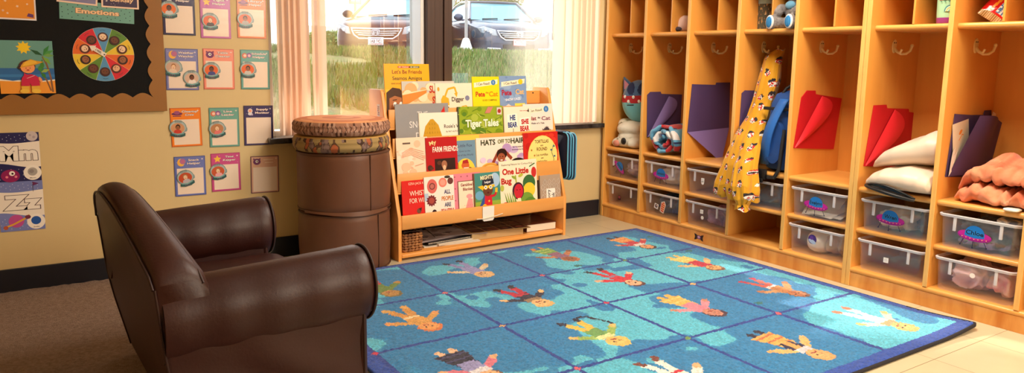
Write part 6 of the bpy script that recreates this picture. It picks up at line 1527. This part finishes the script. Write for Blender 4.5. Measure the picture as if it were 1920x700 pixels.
def kid(cxx, cyy, col):
    """woven child lying with its feet towards the window; u to its own left (+X), v up the body (-Y)"""
    U = (GX - cxx); V = -(GY - cyy)
    a_ = R(col.get('rot', 8)); U, V = U * math.cos(a_) - V * math.sin(a_), U * math.sin(a_) + V * math.cos(a_)
    jit = (vnoise(GX, GY, 70, 3) - .5) * .010; U = U + jit
    def ell(u, v, a, b, c): C[((U - u) / a) ** 2 + ((V - v) / b) ** 2 < 1] = L3(c)
    def seg(u0, v0, u1, v1, w, c, w1=None):
        d = np.array([u1 - u0, v1 - v0]); L2 = d @ d; t = np.clip(((U - u0) * d[0] + (V - v0) * d[1]) / L2, 0, 1); ww = w + ((w1 or w) - w) * t
        C[((U - u0 - t * d[0]) ** 2 + (V - v0 - t * d[1]) ** 2) < ww ** 2] = L3(c)
    sk, top, bot, sh, hr = col['skin'], col['top'], col['bot'], col['shoe'], col['hair']
    arm = col.get('arm', top)
    if col.get('dress'):
        for s in (-1, 1): seg(s * .022, -.10, s * .024, -.135, .013, sh)
        m = (V > -.11) & (V < .03) & (np.abs(U) < .058 - .20 * (V + .11)); C[m] = L3(bot)
        m2 = m & (np.abs((V + .11) % .035 - .017) < .005); C[m2] = L3(col.get('trim', top))
    else:
        for s in (-1, 1): seg(s * .014, -.02, s * .032, -.11, .017, bot, .014); seg(s * .034, -.118, s * .040, -.130, .014, sh)
    for s in (-1, 1):
        seg(s * .02, .045, s * .085, .0, .014, arm, .016); seg(s * .092, -.006, s * .100, -.014, .012, sk)
    m = (V > -.03) & (V < .062) & (np.abs(U) < .034); C[m] = L3(top)
    if col.get('belt'): C[m & (np.abs(V + .02) < .008)] = L3(col['belt'])
    if col.get('vest'): C[m & (np.abs(U) > .016)] = L3(col['vest'])
    if col.get('yoke'): C[m & (V > .03)] = L3(col['yoke'])
    ell(0, .100, .043, .044, hr); ell(0, .092, .034, .036, sk)
    C[(np.abs(V - .078) < .004) & (np.abs(U) < .012)] = L3((150, 60, 50))
    for s in (-1, 1): ell(s * .012, .096, .004, .005, (60, 36, 30))
    if col.get('stick'): seg(.112, -.030, .088, -.130, .0065, (24, 26, 54)); seg(.058, -.138, .088, -.130, .0065, (24, 26, 54))
D_ = dict
tan, dk, pk = (226, 170, 120), (150, 92, 60), (240, 190, 150)
kid(-1.715, -.70, D_(skin=(190, 140, 70), top=(110, 140, 60), bot=(200, 50, 50), shoe=(240, 190, 60), hair=(130, 110, 50)))
kid(-1.27, -.66, D_(skin=(226, 180, 130), top=(150, 150, 206), bot=(140, 140, 200), shoe=(26, 22, 60), hair=(226, 180, 120), arm=(226, 206, 170)))
kid(-.80, -.655, D_(skin=dk, top=(150, 100, 130), bot=(120, 170, 80), shoe=(214, 130, 70), hair=(190, 120, 80), arm=(196, 124, 80), dress=1, trim=(190, 200, 110)))
kid(-.33, -.67, D_(skin=(226, 160, 110), top=(200, 50, 70), bot=(236, 150, 80), shoe=(30, 26, 50), hair=(60, 40, 40), dress=1, trim=(246, 180, 110), yoke=(240, 220, 214)))
kid(-1.75, -1.10, D_(skin=(236, 160, 90), top=(222, 160, 80), bot=(216, 150, 70), shoe=(226, 170, 90), hair=(222, 120, 60), belt=(250, 220, 170)))
kid(-1.275, -1.095, D_(skin=(240, 190, 130), top=(34, 30, 60), bot=(190, 30, 60), shoe=(30, 26, 46), hair=(232, 180, 110), yoke=(150, 120, 90), belt=(190, 30, 60)))
kid(-.80, -1.085, D_(skin=(236, 180, 140), top=(206, 30, 56), bot=(200, 26, 50), shoe=(30, 26, 50), hair=(90, 40, 46), belt=(150, 120, 150)))
kid(-.33, -1.10, D_(skin=(226, 170, 110), top=(200, 40, 70), bot=(236, 206, 110), shoe=(236, 196, 110), hair=(130, 84, 60), dress=1, trim=(246, 220, 140), arm=(236, 190, 130)))
kid(-1.78, -1.55, D_(skin=(240, 180, 130), top=(154, 150, 200), bot=(34, 30, 56), shoe=(240, 190, 150), hair=(120, 80, 60), dress=1, trim=(70, 66, 110), arm=(222, 120, 140), yoke=(226, 220, 226)))
kid(-1.285, -1.535, D_(skin=(240, 190, 110), top=(110, 160, 90), bot=(240, 190, 80), shoe=(26, 22, 56), hair=(240, 190, 100), vest=(110, 160, 90), yoke=(226, 226, 160), stick=1, arm=(150, 180, 90)))
kid(-.795, -1.51, D_(skin=(196, 130, 110), top=(236, 130, 150), bot=(240, 180, 90), shoe=(240, 180, 90), hair=(70, 40, 60), dress=1, trim=(250, 200, 120), arm=(240, 140, 156)))
kid(-.33, -1.53, D_(skin=(190, 120, 80), top=(196, 130, 80), bot=(206, 90, 80), shoe=(190, 40, 70), hair=(110, 66, 50), belt=(240, 220, 226), arm=(206, 150, 100)))
kid(-1.29, -1.93, D_(skin=(240, 180, 130), top=(238, 230, 220), bot=(240, 234, 226), shoe=(120, 60, 50), hair=(120, 70, 50), belt=(206, 30, 60), arm=(238, 230, 220)))
kid(-.81, -1.955, D_(skin=(230, 170, 110), top=(226, 160, 90), bot=(244, 170, 90), shoe=(30, 24, 56), hair=(226, 160, 100), dress=1, trim=(200, 110, 70), vest=(36, 34, 72), yoke=(214, 206, 214), arm=(244, 180, 110)))
kid(-.33, -1.96, D_(skin=(232, 176, 110), top=(244, 232, 214), bot=(246, 236, 222), shoe=(214, 110, 80), hair=(226, 170, 100), yoke=(190, 150, 110), arm=(246, 220, 190)))
kid(-1.78, -1.95, D_(skin=(236, 180, 140), top=(200, 60, 60), bot=(60, 110, 80), shoe=(40, 30, 40), hair=(80, 50, 40)))
for (x, y) in ((-.83, -.86), (-.16, -.62), (-.20, -.93), (-.55, -1.62)): C[((GX - x) ** 2 + ((GY - y) * 1.6) ** 2) < .020 ** 2 * (.6 + vnoise(GX, GY, 90, 2))] = L3((40, 110, 110))
C *= (1 + (vnoise(GX, GY, 190, 21) - .5) * .30)[..., None]
C *= np.random.default_rng(77).uniform(.80, 1.14, (nx, ny, 1))
xs = RX0 + np.arange(nx + 1) * (RX1 - RX0) / nx; ys = RY0 + np.arange(ny + 1) * (RY1 - RY0) / ny
VX, VY = np.meshgrid(xs, ys, indexing='ij'); rg = np.random.default_rng(1)
VZ = .0125 + rg.random(VX.shape) * .0040 - .0020
edge = np.minimum(np.minimum(VX - RX0, RX1 - VX), np.minimum(VY - RY0, RY1 - VY)); VZ -= .004 * np.exp(-edge / .006)
curl = np.clip(1 - np.hypot(VX - RX1, VY - RY0) / .22, 0, 1); VZ += .014 * curl ** 1.5
VX = VX + (rg.random(VX.shape) - .5) * .0018; VY = VY + (rg.random(VY.shape) - .5) * .0018
nv = (nx + 1) * (ny + 1)
me = bpy.data.meshes.new('rug'); me.vertices.add(nv); me.vertices.foreach_set('co', np.stack([VX, VY, VZ], -1).astype(np.float32).ravel())
I, J = np.meshgrid(np.arange(nx), np.arange(ny), indexing='ij'); a0 = (I * (ny + 1) + J).ravel()
quads = np.stack([a0, a0 + ny + 1, a0 + ny + 2, a0 + 1], -1).astype(np.int32)
me.loops.add(quads.size); me.loops.foreach_set('vertex_index', quads.ravel()); me.polygons.add(len(quads)); me.polygons.foreach_set('loop_start', (np.arange(len(quads)) * 4).astype(np.int32)); me.update(calc_edges=True)
at = me.attributes.new('Col', 'FLOAT_COLOR', 'FACE'); at.data.foreach_set('color', np.concatenate([np.clip(C.reshape(-1, 3), 0, 1), np.ones((nx * ny, 1))], 1).astype(np.float32).ravel())
rug = link_mesh('rug', me, attr_mat('woven_pile', .95, (420, .8, .004), spec=.1, sheen=.3), None); me.shade_smooth()
tag(rug, 'large blue classroom rug with a grid of woven children in costumes', 'rug')
mb = MB()
cz = lambda x, y: .006 + .014 * max(0, 1 - math.hypot(x - RX1, y - RY0) / .22) ** 1.5
mb.tube([(RX0, RY0, .006)] + [(x, RY0 - .002, cz(x, RY0)) for x in np.linspace(RX0 + .05, RX1 - .02, 40)] + [(RX1 - .004, RY0 + .004, cz(RX1, RY0)), (RX1 + .001, RY0 + .03, cz(RX1, RY0 + .03))] + [(RX1 + .001, y, cz(RX1, y)) for y in np.linspace(RY0 + .06, RY0 + .25, 6)], .0062, 8)
mb.build('bound_edge', mat('black_binding', (32, 30, 34), .85, (200, .5)), rug, smooth=70)
mb = MB(); mb.tube([(RX1, RY0 + .25, .006), (RX1, RY1, .006), (RX0, RY1, .006), (RX0, RY0, .006)], .006, 8); mb.build('bound_edge', mat('blue_binding', (30, 60, 130), .85, (200, .5)), rug, smooth=70)

# ================================================================ outside: bank, street, cars, houses
def gz(x, y):
    """height of the ground outside"""
    t = min(1, max(0, (y - .3) / 9.0)); return .30 + .71 * (t * t * (3 - 2 * t))
lw = MB(); rows = []
for i in range(50):
    x = -6 + 24 * i / 49; rows.append([(x, .16 + 10.2 * (j / 40) ** 1.5, gz(x, .16 + 10.2 * (j / 40) ** 1.5) + .05 * mnoise.noise(Vector((x * 1.3, j * .4, 0))) ) for j in range(41)])
lw.loft(rows, closed=False)
mg = mat('lawn_grass', (98, 124, 54), .9, (40, 1.0, .05), (5, (130, 118, 78), .2))
struct(lw.build('lawn', mg, smooth=180))
vs, fs, cl = [], [], []; rn = random.Random(11)
for i in range(34000):
    y = .5 + 9.4 * rn.random() ** .8; x = -2.84 + (y + 3.37) * rn.uniform(.10, .86); z = gz(x, y) + .05 * mnoise.noise(Vector((x * 1.3, ((y - .16) / 10.2) ** (1 / 1.5) * 40 * .4, 0)))
    if mnoise.noise(Vector((x * .8, y * .5, 3))) < -.28: continue
    h = rn.uniform(.05, .13); w = .010 + .0012 * y; a = rn.uniform(0, PI); dx, dy = w * math.cos(a), w * math.sin(a); b0 = len(vs)
    vs += [(x - dx, y - dy, z - .01), (x + dx, y + dy, z - .01), (x + rn.uniform(-.04, .04), y + rn.uniform(-.04, .04), z + h)]; fs.append((b0, b0 + 1, b0 + 2)); cl.append(lin(rn.choice([(84, 120, 44), (106, 138, 56), (70, 104, 40), (128, 140, 76), (140, 132, 84)])))
me = bpy.data.meshes.new('grass'); me.from_pydata(vs, [], fs); at = me.attributes.new('Col', 'FLOAT_COLOR', 'FACE'); at.data.foreach_set('color', np.array(cl, np.float32).ravel())
tag(link_mesh('grass', me, attr_mat('grass_blades', .7)), 'sunlit green grass on the bank outside the window', 'grass', kind='stuff')
struct(MB().box(-14, 40, 10.2, 19.5, .60, .86).build('street', mat('asphalt', (190, 186, 184), .8, (30, .2))))
struct(MB().box(-14, 40, 10.1, 10.3, .6, 1.015, .02).build('kerb', mat('concrete', (206, 200, 192), .8, (20, .2))))
struct(MB().box(-14, 45, 19.5, 60, .70, 1.0).build('ground_far', mat('far_lawn', (150, 172, 104), .9, (8, .5))))
struct(MB().box(-2, 5.6, 19.6, 30, .9, 1.06).build('path', mat('driveway', (226, 222, 216), .8)))

def car(label, loc, rot, paint, plate):
    t = empty('car', loc, (0, 0, rot)); tag(t, label, 'car')         # nose towards local -Y
    mp_ = mat('car_paint', paint, .25, metal=.3, coat=.6); mgls = mat('car_glass', (120, 176, 190), .1, spec=.6); mchr = mat('chrome', (226, 228, 232), .18, metal=.9); mblk_ = mat('grille_black', (20, 20, 24), .5); mlamp = mat('lamp_glass', (176, 184, 192), .15, spec=.6); mty = mat('tyre', (24, 24, 26), .8)
    def ring(y, w, zl, zu, sh=.86):
        zm = zl + (zu - zl) * .55
        return [(-w * .92, y, zl), (-w, y, zl + .12), (-w * 1.0, y, zm), (-w * .97, y, zu - .10), (-w * sh, y, zu - .015), (-w * .45, y, zu + .012), (0, y, zu + .018), (w * .45, y, zu + .012), (w * sh, y, zu - .015), (w * .97, y, zu - .10), (w, y, zm), (w, y, zl + .12), (w * .92, y, zl)]
    b = MB(); b.loft([ring(-.02, .60, .26, .60), ring(.0, .70, .22, .66), ring(.06, .80, .19, .71, .80), ring(.22, .87, .18, .77, .82), ring(.55, .91, .18, .83), ring(1.25, .925, .2, .93), ring(1.45, .925, .2, .97), ring(3.5, .925, .22, 1.0), ring(4.5, .89, .25, .99), ring(4.8, .82, .3, .93), ring(4.88, .7, .4, .8)])
    bo = b.build('body', mp_, t, smooth=40)
    def cab(y, w, z): return [(-w, y, z), (-w * .5, y, z + .02), (0, y, z + .025), (w * .5, y, z + .02), (w, y, z)]
    c = MB(); c.loft([[(-.80, 1.28, .94), (.80, 1.28, .94)], [(-.60, 2.05, 1.40), (.60, 2.05, 1.40)]], closed=False); c.build('windshield', mgls, t, smooth=60)
    r = MB(); r.loft([cab(2.02, .61, 1.40), cab(2.3, .62, 1.445), cab(3.0, .61, 1.44), cab(3.55, .58, 1.38)], closed=False); ro = r.build('roof', mp_, t, smooth=60)
    g = MB()
    for s in (-1, 1): g.poly([(s * .815, 1.34, .96), (s * .605, 2.05, 1.40), (s * .585, 3.5, 1.385), (s * .80, 4.2, .99)])
    g.poly([(-.58, 3.55, 1.38), (.58, 3.55, 1.38), (.76, 4.3, .99), (-.76, 4.3, .99)]); g.build('side_glass', mgls, t)
    p = MB()
    for s in (-1, 1): p.tube([(s * .83, 1.24, .935), (s * .615, 2.04, 1.405), (s * .60, 2.9, 1.45), (s * .59, 3.52, 1.395), (s * .80, 4.3, .99)], .035, 8)
    p.tube([(-.62, 2.04, 1.405), (0, 2.02, 1.425), (.62, 2.04, 1.405)], .03, 8); p.build('pillar', mp_, t, smooth=60)
    w = MB(); w.tube([(-.5, 1.30, .965), (-.1, 1.34, .985)], .012, 6); w.tube([(.05, 1.30, .965), (.45, 1.34, .985)], .012, 6); w.build('wiper', mblk_, t)
    gr = MB(); gr.prism([(-.46, .47), (.46, .47), (.40, .40), (.30, .355), (-.30, .355), (-.40, .40)][::-1] if False else [(-.48, .60), (.48, .60), (.43, .50), (.34, .44), (-.34, .44), (-.43, .50)], 'y', -.055, .05, .01); go = gr.build('grille', mblk_, t, smooth=40)
    ch = MB()
    for k, z in enumerate((.585, .545, .505)): q = .47 - .05 * k; ch.tube([(-q, -.045, z), (-.2, -.070, z - .008), (.2, -.070, z - .008), (q, -.045, z)], .011, 6)
    ch.tube([(-.50, -.02, .61), (-.44, -.055, .50), (-.34, -.065, .435), (.34, -.065, .435), (.44, -.055, .50), (.50, -.02, .61)], .018, 8); ch.tube([(-.52, .0, .635), (0, -.05, .625), (.52, .0, .635)], .020, 8); ch.build('chrome_bar', mchr, go, smooth=60)
    em = MB(); em.tube([(-.075, -.085, .60), (-.060, -.085, .495), (.060, -.085, .495), (.075, -.085, .60)], .009, 6, closed=True); em.tube([(-.042, -.085, .585), (-.034, -.085, .508)], .010, 6); em.tube([(.042, -.085, .585), (.034, -.085, .508)], .010, 6); em.tube([(-.036, -.085, .545), (.036, -.085, .545)], .009, 6); em.build('emblem', mchr, go, smooth=60)
    for s in (-1, 1):
        h = MB(); h.prism([(s * .52, .52), (s * .56, .66), (s * .80, .735), (s * .865, .70), (s * .85, .60), (s * .70, .53)], 'y', -.01, .30, .03); h.bm.normal_update()
        for v in h.bm.verts: v.co.y += .6 * max(0, abs(v.co.x) - .52) - .07
        ho = h.build('headlight', mlamp, t, smooth=50)
        l = MB(); l.ell((s * .66, .012, .61), (.05, .03, .045), 12, 8); l.ell((s * .77, .07, .655), (.042, .03, .038), 12, 8); l.build('lamp', mchr, ho, smooth=60)
        m_ = MB(); m_.ell((s * 1.03, 1.55, 1.00), (.12, .07, .085), 16, 10); m_.tube([(s * .90, 1.55, .93), (s * 1.0, 1.55, .96)], .03, 6); m_.build('mirror', mp_, t, smooth=60)
        f = MB(); f.tube([(s * .45, -.055, .235), (s * .74, .005, .245)], .024, 8); f.build('fog_lamp', mchr, t, smooth=60)
        for y in (.95, 3.75):
            wm = Matrix.Translation((s * .80, y, .315)) @ Matrix.Rotation(PI / 2, 4, 'Y'); wl = MB(); wl.loft([[tuple(wm @ Vector((q * math.cos(2 * PI * k / 24), q * math.sin(2 * PI * k / 24), zz))) for k in range(24)] for q, zz in ((.22, -.10), (.30, -.10), (.315, -.06), (.315, .06), (.30, .10), (.22, .10))]); wl.build('wheel', mty, t, smooth=50)
    lo = MB(); lo.box(-.38, .38, -.052, .02, .235, .335, .015); lo.build('intake', mblk_, t, smooth=40)
    tr = MB(); tr.tube([(-.80, .07, .20), (-.4, -.035, .185), (.4, -.035, .185), (.80, .07, .20)], .016, 6); tr.build('bumper_trim', mchr, t, smooth=60)
    a = Art(); pw = .155; a.rect(-pw, -.078, pw, .078, (236, 232, 226) if plate else (206, 60, 76)); a.rect(-pw + .012, -.064, pw - .012, .064, (246, 244, 240)); 
    if plate: a.text(plate, 0, -.004, .062, (60, 66, 90), w=.24, bold=.03); a.rect(-.11, .045, .11, .058, (90, 110, 150)); a.rect(-.14, -.062, .14, -.050, (200, 60, 60))
    else: a.text('9CG7820', 0, 0, .062, (150, 60, 80), w=.25, bold=.03); a.rect(-.10, .044, .10, .058, (206, 60, 76))
    a.build('license_plate', M['print'], t, (0, -.085, .385), (0, 0, 0)); t.scale = (1.1, 1.1, 1.1); return t
car('dark maroon sedan parked on the street, seen through the left-hand pane', (3.70, 12.05, .84), R(-37), (58, 22, 34), '5AB 7421')
car('blue grey sedan parked on the street, seen through the right-hand pane', (7.62, 12.3, .90), R(-15), (66, 78, 100), None)

# street furniture
pm = mat('galvanised_post', (168, 166, 166), .5, metal=.3)
o = empty('street_lamp', (4.35, 9.1, gz(4, 9.1))); tag(o, 'pale street pole with cone-shaped base beyond the right-hand pane', 'pole'); 
def at_ray(kx, y): return (-2.8406 + kx * (y + 3.3698), y)
px_, py_ = at_ray(.5706, 10.05); o.location = (px_, py_, 1.0)
MB().lathe([(.15, 0), (.14, .08), (.07, .30), (.045, .33)], 20).build('base', mat('white_base', (236, 236, 234), .5), o, smooth=60); MB().lathe([(.032, .30), (.030, 4.5)], 16).build('pole', pm, o, smooth=60); MB().box(-.30, .30, -.07, -.05, 1.12, 1.24, .01).build('sign_panel', mat('blue_sign', (150, 176, 214), .5), o)
px_, py_ = at_ray(.4788, 6.6); o = empty('sign_post', (px_, py_, gz(px_, py_))); tag(o, 'thin grey metal post standing in the grass before the maroon car', 'post'); MB().lathe([(.026, -.05), (.026, 2.6)], 12).build('pole', pm, o, smooth=60)
px_, py_ = at_ray(.3925, 21.5); o = empty('parking_sign', (px_, py_, 1.0)); tag(o, 'small dark sign on a post behind the maroon car', 'sign'); MB().lathe([(.04, 0), (.04, 1.95)], 10).build('pole', mat('dark_post', (110, 112, 120), .5), o, smooth=60); MB().box(-.22, .22, -.03, 0, 1.72, 2.15, .01).build('sign_panel', mat('grey_sign', (120, 124, 134), .5), o)
a = Art(); a.rect(-.19, -.17, .19, .17, (130, 134, 146)); a.rect(-.15, .02, .15, .10, (220, 222, 228)); a.rect(-.15, -.12, .15, -.05, (220, 222, 228)); a.build('sign_face', M['print'], o, (0, -.032, 1.93))
def leafy(name, label, cat, c, r, n, cols, seed, trunk=None, group=None):
    rn = random.Random(seed); vs, fs, cl = [], [], []
    o = empty(name, (c[0], c[1], c[2])); tag(o, label, cat, group)
    for i in range(n):
        while True:
            d = Vector((rn.uniform(-1, 1), rn.uniform(-1, 1), rn.uniform(-1, 1)))
            if .35 < d.length < 1: break
        k = 1 + .25 * mnoise.noise(d * 2.4 + Vector((seed, 0, 0))); p = Vector((d.x * r[0], d.y * r[1], r[2] + (trunk or 0) + d.z * r[2])) * 1; p = Vector((p.x * k, p.y * k, p.z))
        s = rn.uniform(.06, .14) * (max(r) / 1.4) ** .5; q = Euler((rn.uniform(0, 6), rn.uniform(0, 6), rn.uniform(0, 6))).to_matrix(); b0 = len(vs)
        vs += [tuple(p + q @ Vector(v)) for v in ((-s, 0, 0), (0, -s * .45, 0), (s, 0, 0), (0, s * .45, 0))]; fs.append((b0, b0 + 1, b0 + 2, b0 + 3)); cl.append(lin(rn.choice(cols)))
    me = bpy.data.meshes.new('foliage'); me.from_pydata(vs, [], fs); at = me.attributes.new('Col', 'FLOAT_COLOR', 'FACE'); at.data.foreach_set('color', np.array(cl, np.float32).ravel())
    link_mesh('foliage', me, attr_mat('leaves', .7), o)
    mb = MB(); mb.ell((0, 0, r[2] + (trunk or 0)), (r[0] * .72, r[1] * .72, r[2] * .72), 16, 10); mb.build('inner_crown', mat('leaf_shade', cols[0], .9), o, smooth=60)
    mb = MB(); mb.tube([(0, 0, 0), (.05, 0, (trunk or .2) * .6), (0, 0, (trunk or .2) + r[2] * .6)], [.12, .10, .06], 8); mb.build('trunk', mat('bark', (110, 84, 64), .9), o, smooth=60)
    return o
G_ = [(70, 110, 56), (96, 136, 70), (120, 156, 90), (84, 122, 60)]
x_, y_ = at_ray(.358, 24); leafy('hedge', 'low clipped green hedge across the street left of the maroon car', 'hedge', (x_, y_, 1.0), (1.7, .5, .42), 1600, G_, 3)
x_, y_ = at_ray(.602, 25); leafy('street_tree', 'green and brown tree behind the blue grey car', 'tree', (x_ + .2, y_, 1.0), (1.5, 1.5, 1.7), 2600, [(96, 100, 60), (120, 130, 76), (140, 120, 84), (110, 136, 80)], 6, trunk=1.0)
x_, y_ = at_ray(.565, 23); leafy('front_garden_bush', 'low green bush by the house steps across the street', 'bush', (x_ - .4, y_, 1.0), (.9, .5, .30), 800, G_, 9)
tr_ = leafy('sun_blocking_tree', 'unseen tree added outside to block sun from the middle of the rug', 'tree', (-2.95, 5.9, .7), (1.55, .6, .22), 5200, G_, 14, trunk=3.08)  # out-of-view crown, placed and flattened to block sun on the rug
# houses across the street
hs = empty('house', (at_ray(.555, 30)[0], 30, 1.0)); tag(hs, 'pale house with blue grey door and steps across the street', 'house')
MB().box(-1.6, 1.6, 0, 5, 0, 5).build('wall', mat('grey_siding', (196, 200, 206), .7), hs); MB().box(.15, .95, -.03, .02, .5, 2.6, .01).build('door', mat('blue_grey_door', (112, 128, 160), .5), hs)
MB().box(-1.4, -.5, -.03, .02, 1.2, 2.6, .01).build('window', mat('house_glass', (120, 140, 160), .1), hs); MB().box(-.15, .10, -.30, -.05, .3, 5, .02).build('porch_post', mat('porch_post', (224, 226, 230), .6), hs); MB().box(-.3, 1.2, -.9, 0, 0, .28).box(-.3, 1.2, -.5, 0, .28, .5).build('steps', mat('step_concrete', (206, 202, 196), .8), hs)
mb = MB(); mb.tube([(.5, -.9, 1.5), (2.4, -2.4, .9)], .03, 6); mb.tube([(.5, -.9, 1.1), (2.4, -2.4, .5)], .03, 6)
for k in (0, .5, 1): mb.tube([(.5 + 1.9 * k, -.9 - 1.5 * k, 1.5 - .6 * k), (.5 + 1.9 * k, -.9 - 1.5 * k, 0)], .03, 6)
mb.build('hand_rail', mat('white_rail', (226, 226, 226), .5), hs)
h2 = empty('garage', (at_ray(.42, 40)[0], 40, 1.0)); tag(h2, 'long white building far behind the maroon car', 'building')
MB().box(-5.4, 4.4, 0, 6, 0, 6).build('wall', mat('white_siding', (246, 246, 246), .7), h2); MB().box(-5.6, 4.6, -.2, 6.2, 6, 6.3).build('roof', mat('roof_grey', (150, 150, 156), .8), h2)
h3 = empty('house', (at_ray(.74, 36)[0] + 1, 36, 1.0)); tag(h3, 'cream house far behind the blue grey car', 'house')
MB().box(-4.6, 5, 0, 6, 0, 6).build('wall', mat('cream_siding', (240, 226, 206), .7), h3); MB().box(-4.8, 5.2, -.2, 6.2, 6, 6.3).build('roof', mat('roof_brown', (140, 120, 110), .8), h3)

# ================================================================ light
w = bpy.data.worlds.new('sky'); scn.world = w; w.use_nodes = True; bgn = w.node_tree.nodes['Background']
bgn.inputs['Color'].default_value = (.86, .93, 1.0, 1); bgn.inputs['Strength'].default_value = 2.9
sd = bpy.data.lights.new('sun', 'SUN'); sd.energy = 8.0; sd.angle = R(.7); sd.color = (1.0, .90, .74)
so = bpy.data.objects.new('sun', sd); COL.objects.link(so)
el, az = R(25.5), R(7); d = Vector((math.sin(az) * math.cos(el), -math.cos(az) * math.cos(el), -math.sin(el)))
so.rotation_euler = d.to_track_quat('-Z', 'Y').to_euler(); so.location = (0, 6, 5)
def area(name, loc, size, power, col, target=None):
    l = bpy.data.lights.new(name, 'AREA'); l.shape = 'RECTANGLE'; l.size, l.size_y = size; l.energy = power; l.color = col
    o = bpy.data.objects.new(name, l); COL.objects.link(o); o.location = loc
    if target: o.rotation_euler = (Vector(target) - Vector(loc)).to_track_quat('-Z', 'Y').to_euler()
    return o
area('overhead_fill', (-.75, -1.9, 2.13), (.6, 1.2), 54, (1.0, .89, .75))  # unseen fill light added overhead to brighten the rug and cubbies
area('frontal_fill', (-.45, -4.7, 1.75), (1.5, 1.0), 80, (1.0, .88, .72), (.2, -1.2, .7))  # area light added behind the camera to light the cubby panels evenly
pt = area('window_portal', (-.96, .13, 1.02), (1.9, .94), 1, (1, 1, 1), (-.96, -2, 1.02)); pt.data.cycles.is_portal = True
scn.view_settings.view_transform = 'Standard'
scn.view_settings.look = 'None'
scn.view_settings.exposure = 0.0
scn.cycles.max_bounces = 8; scn.cycles.transparent_max_bounces = 24; scn.cycles.diffuse_bounces = 4
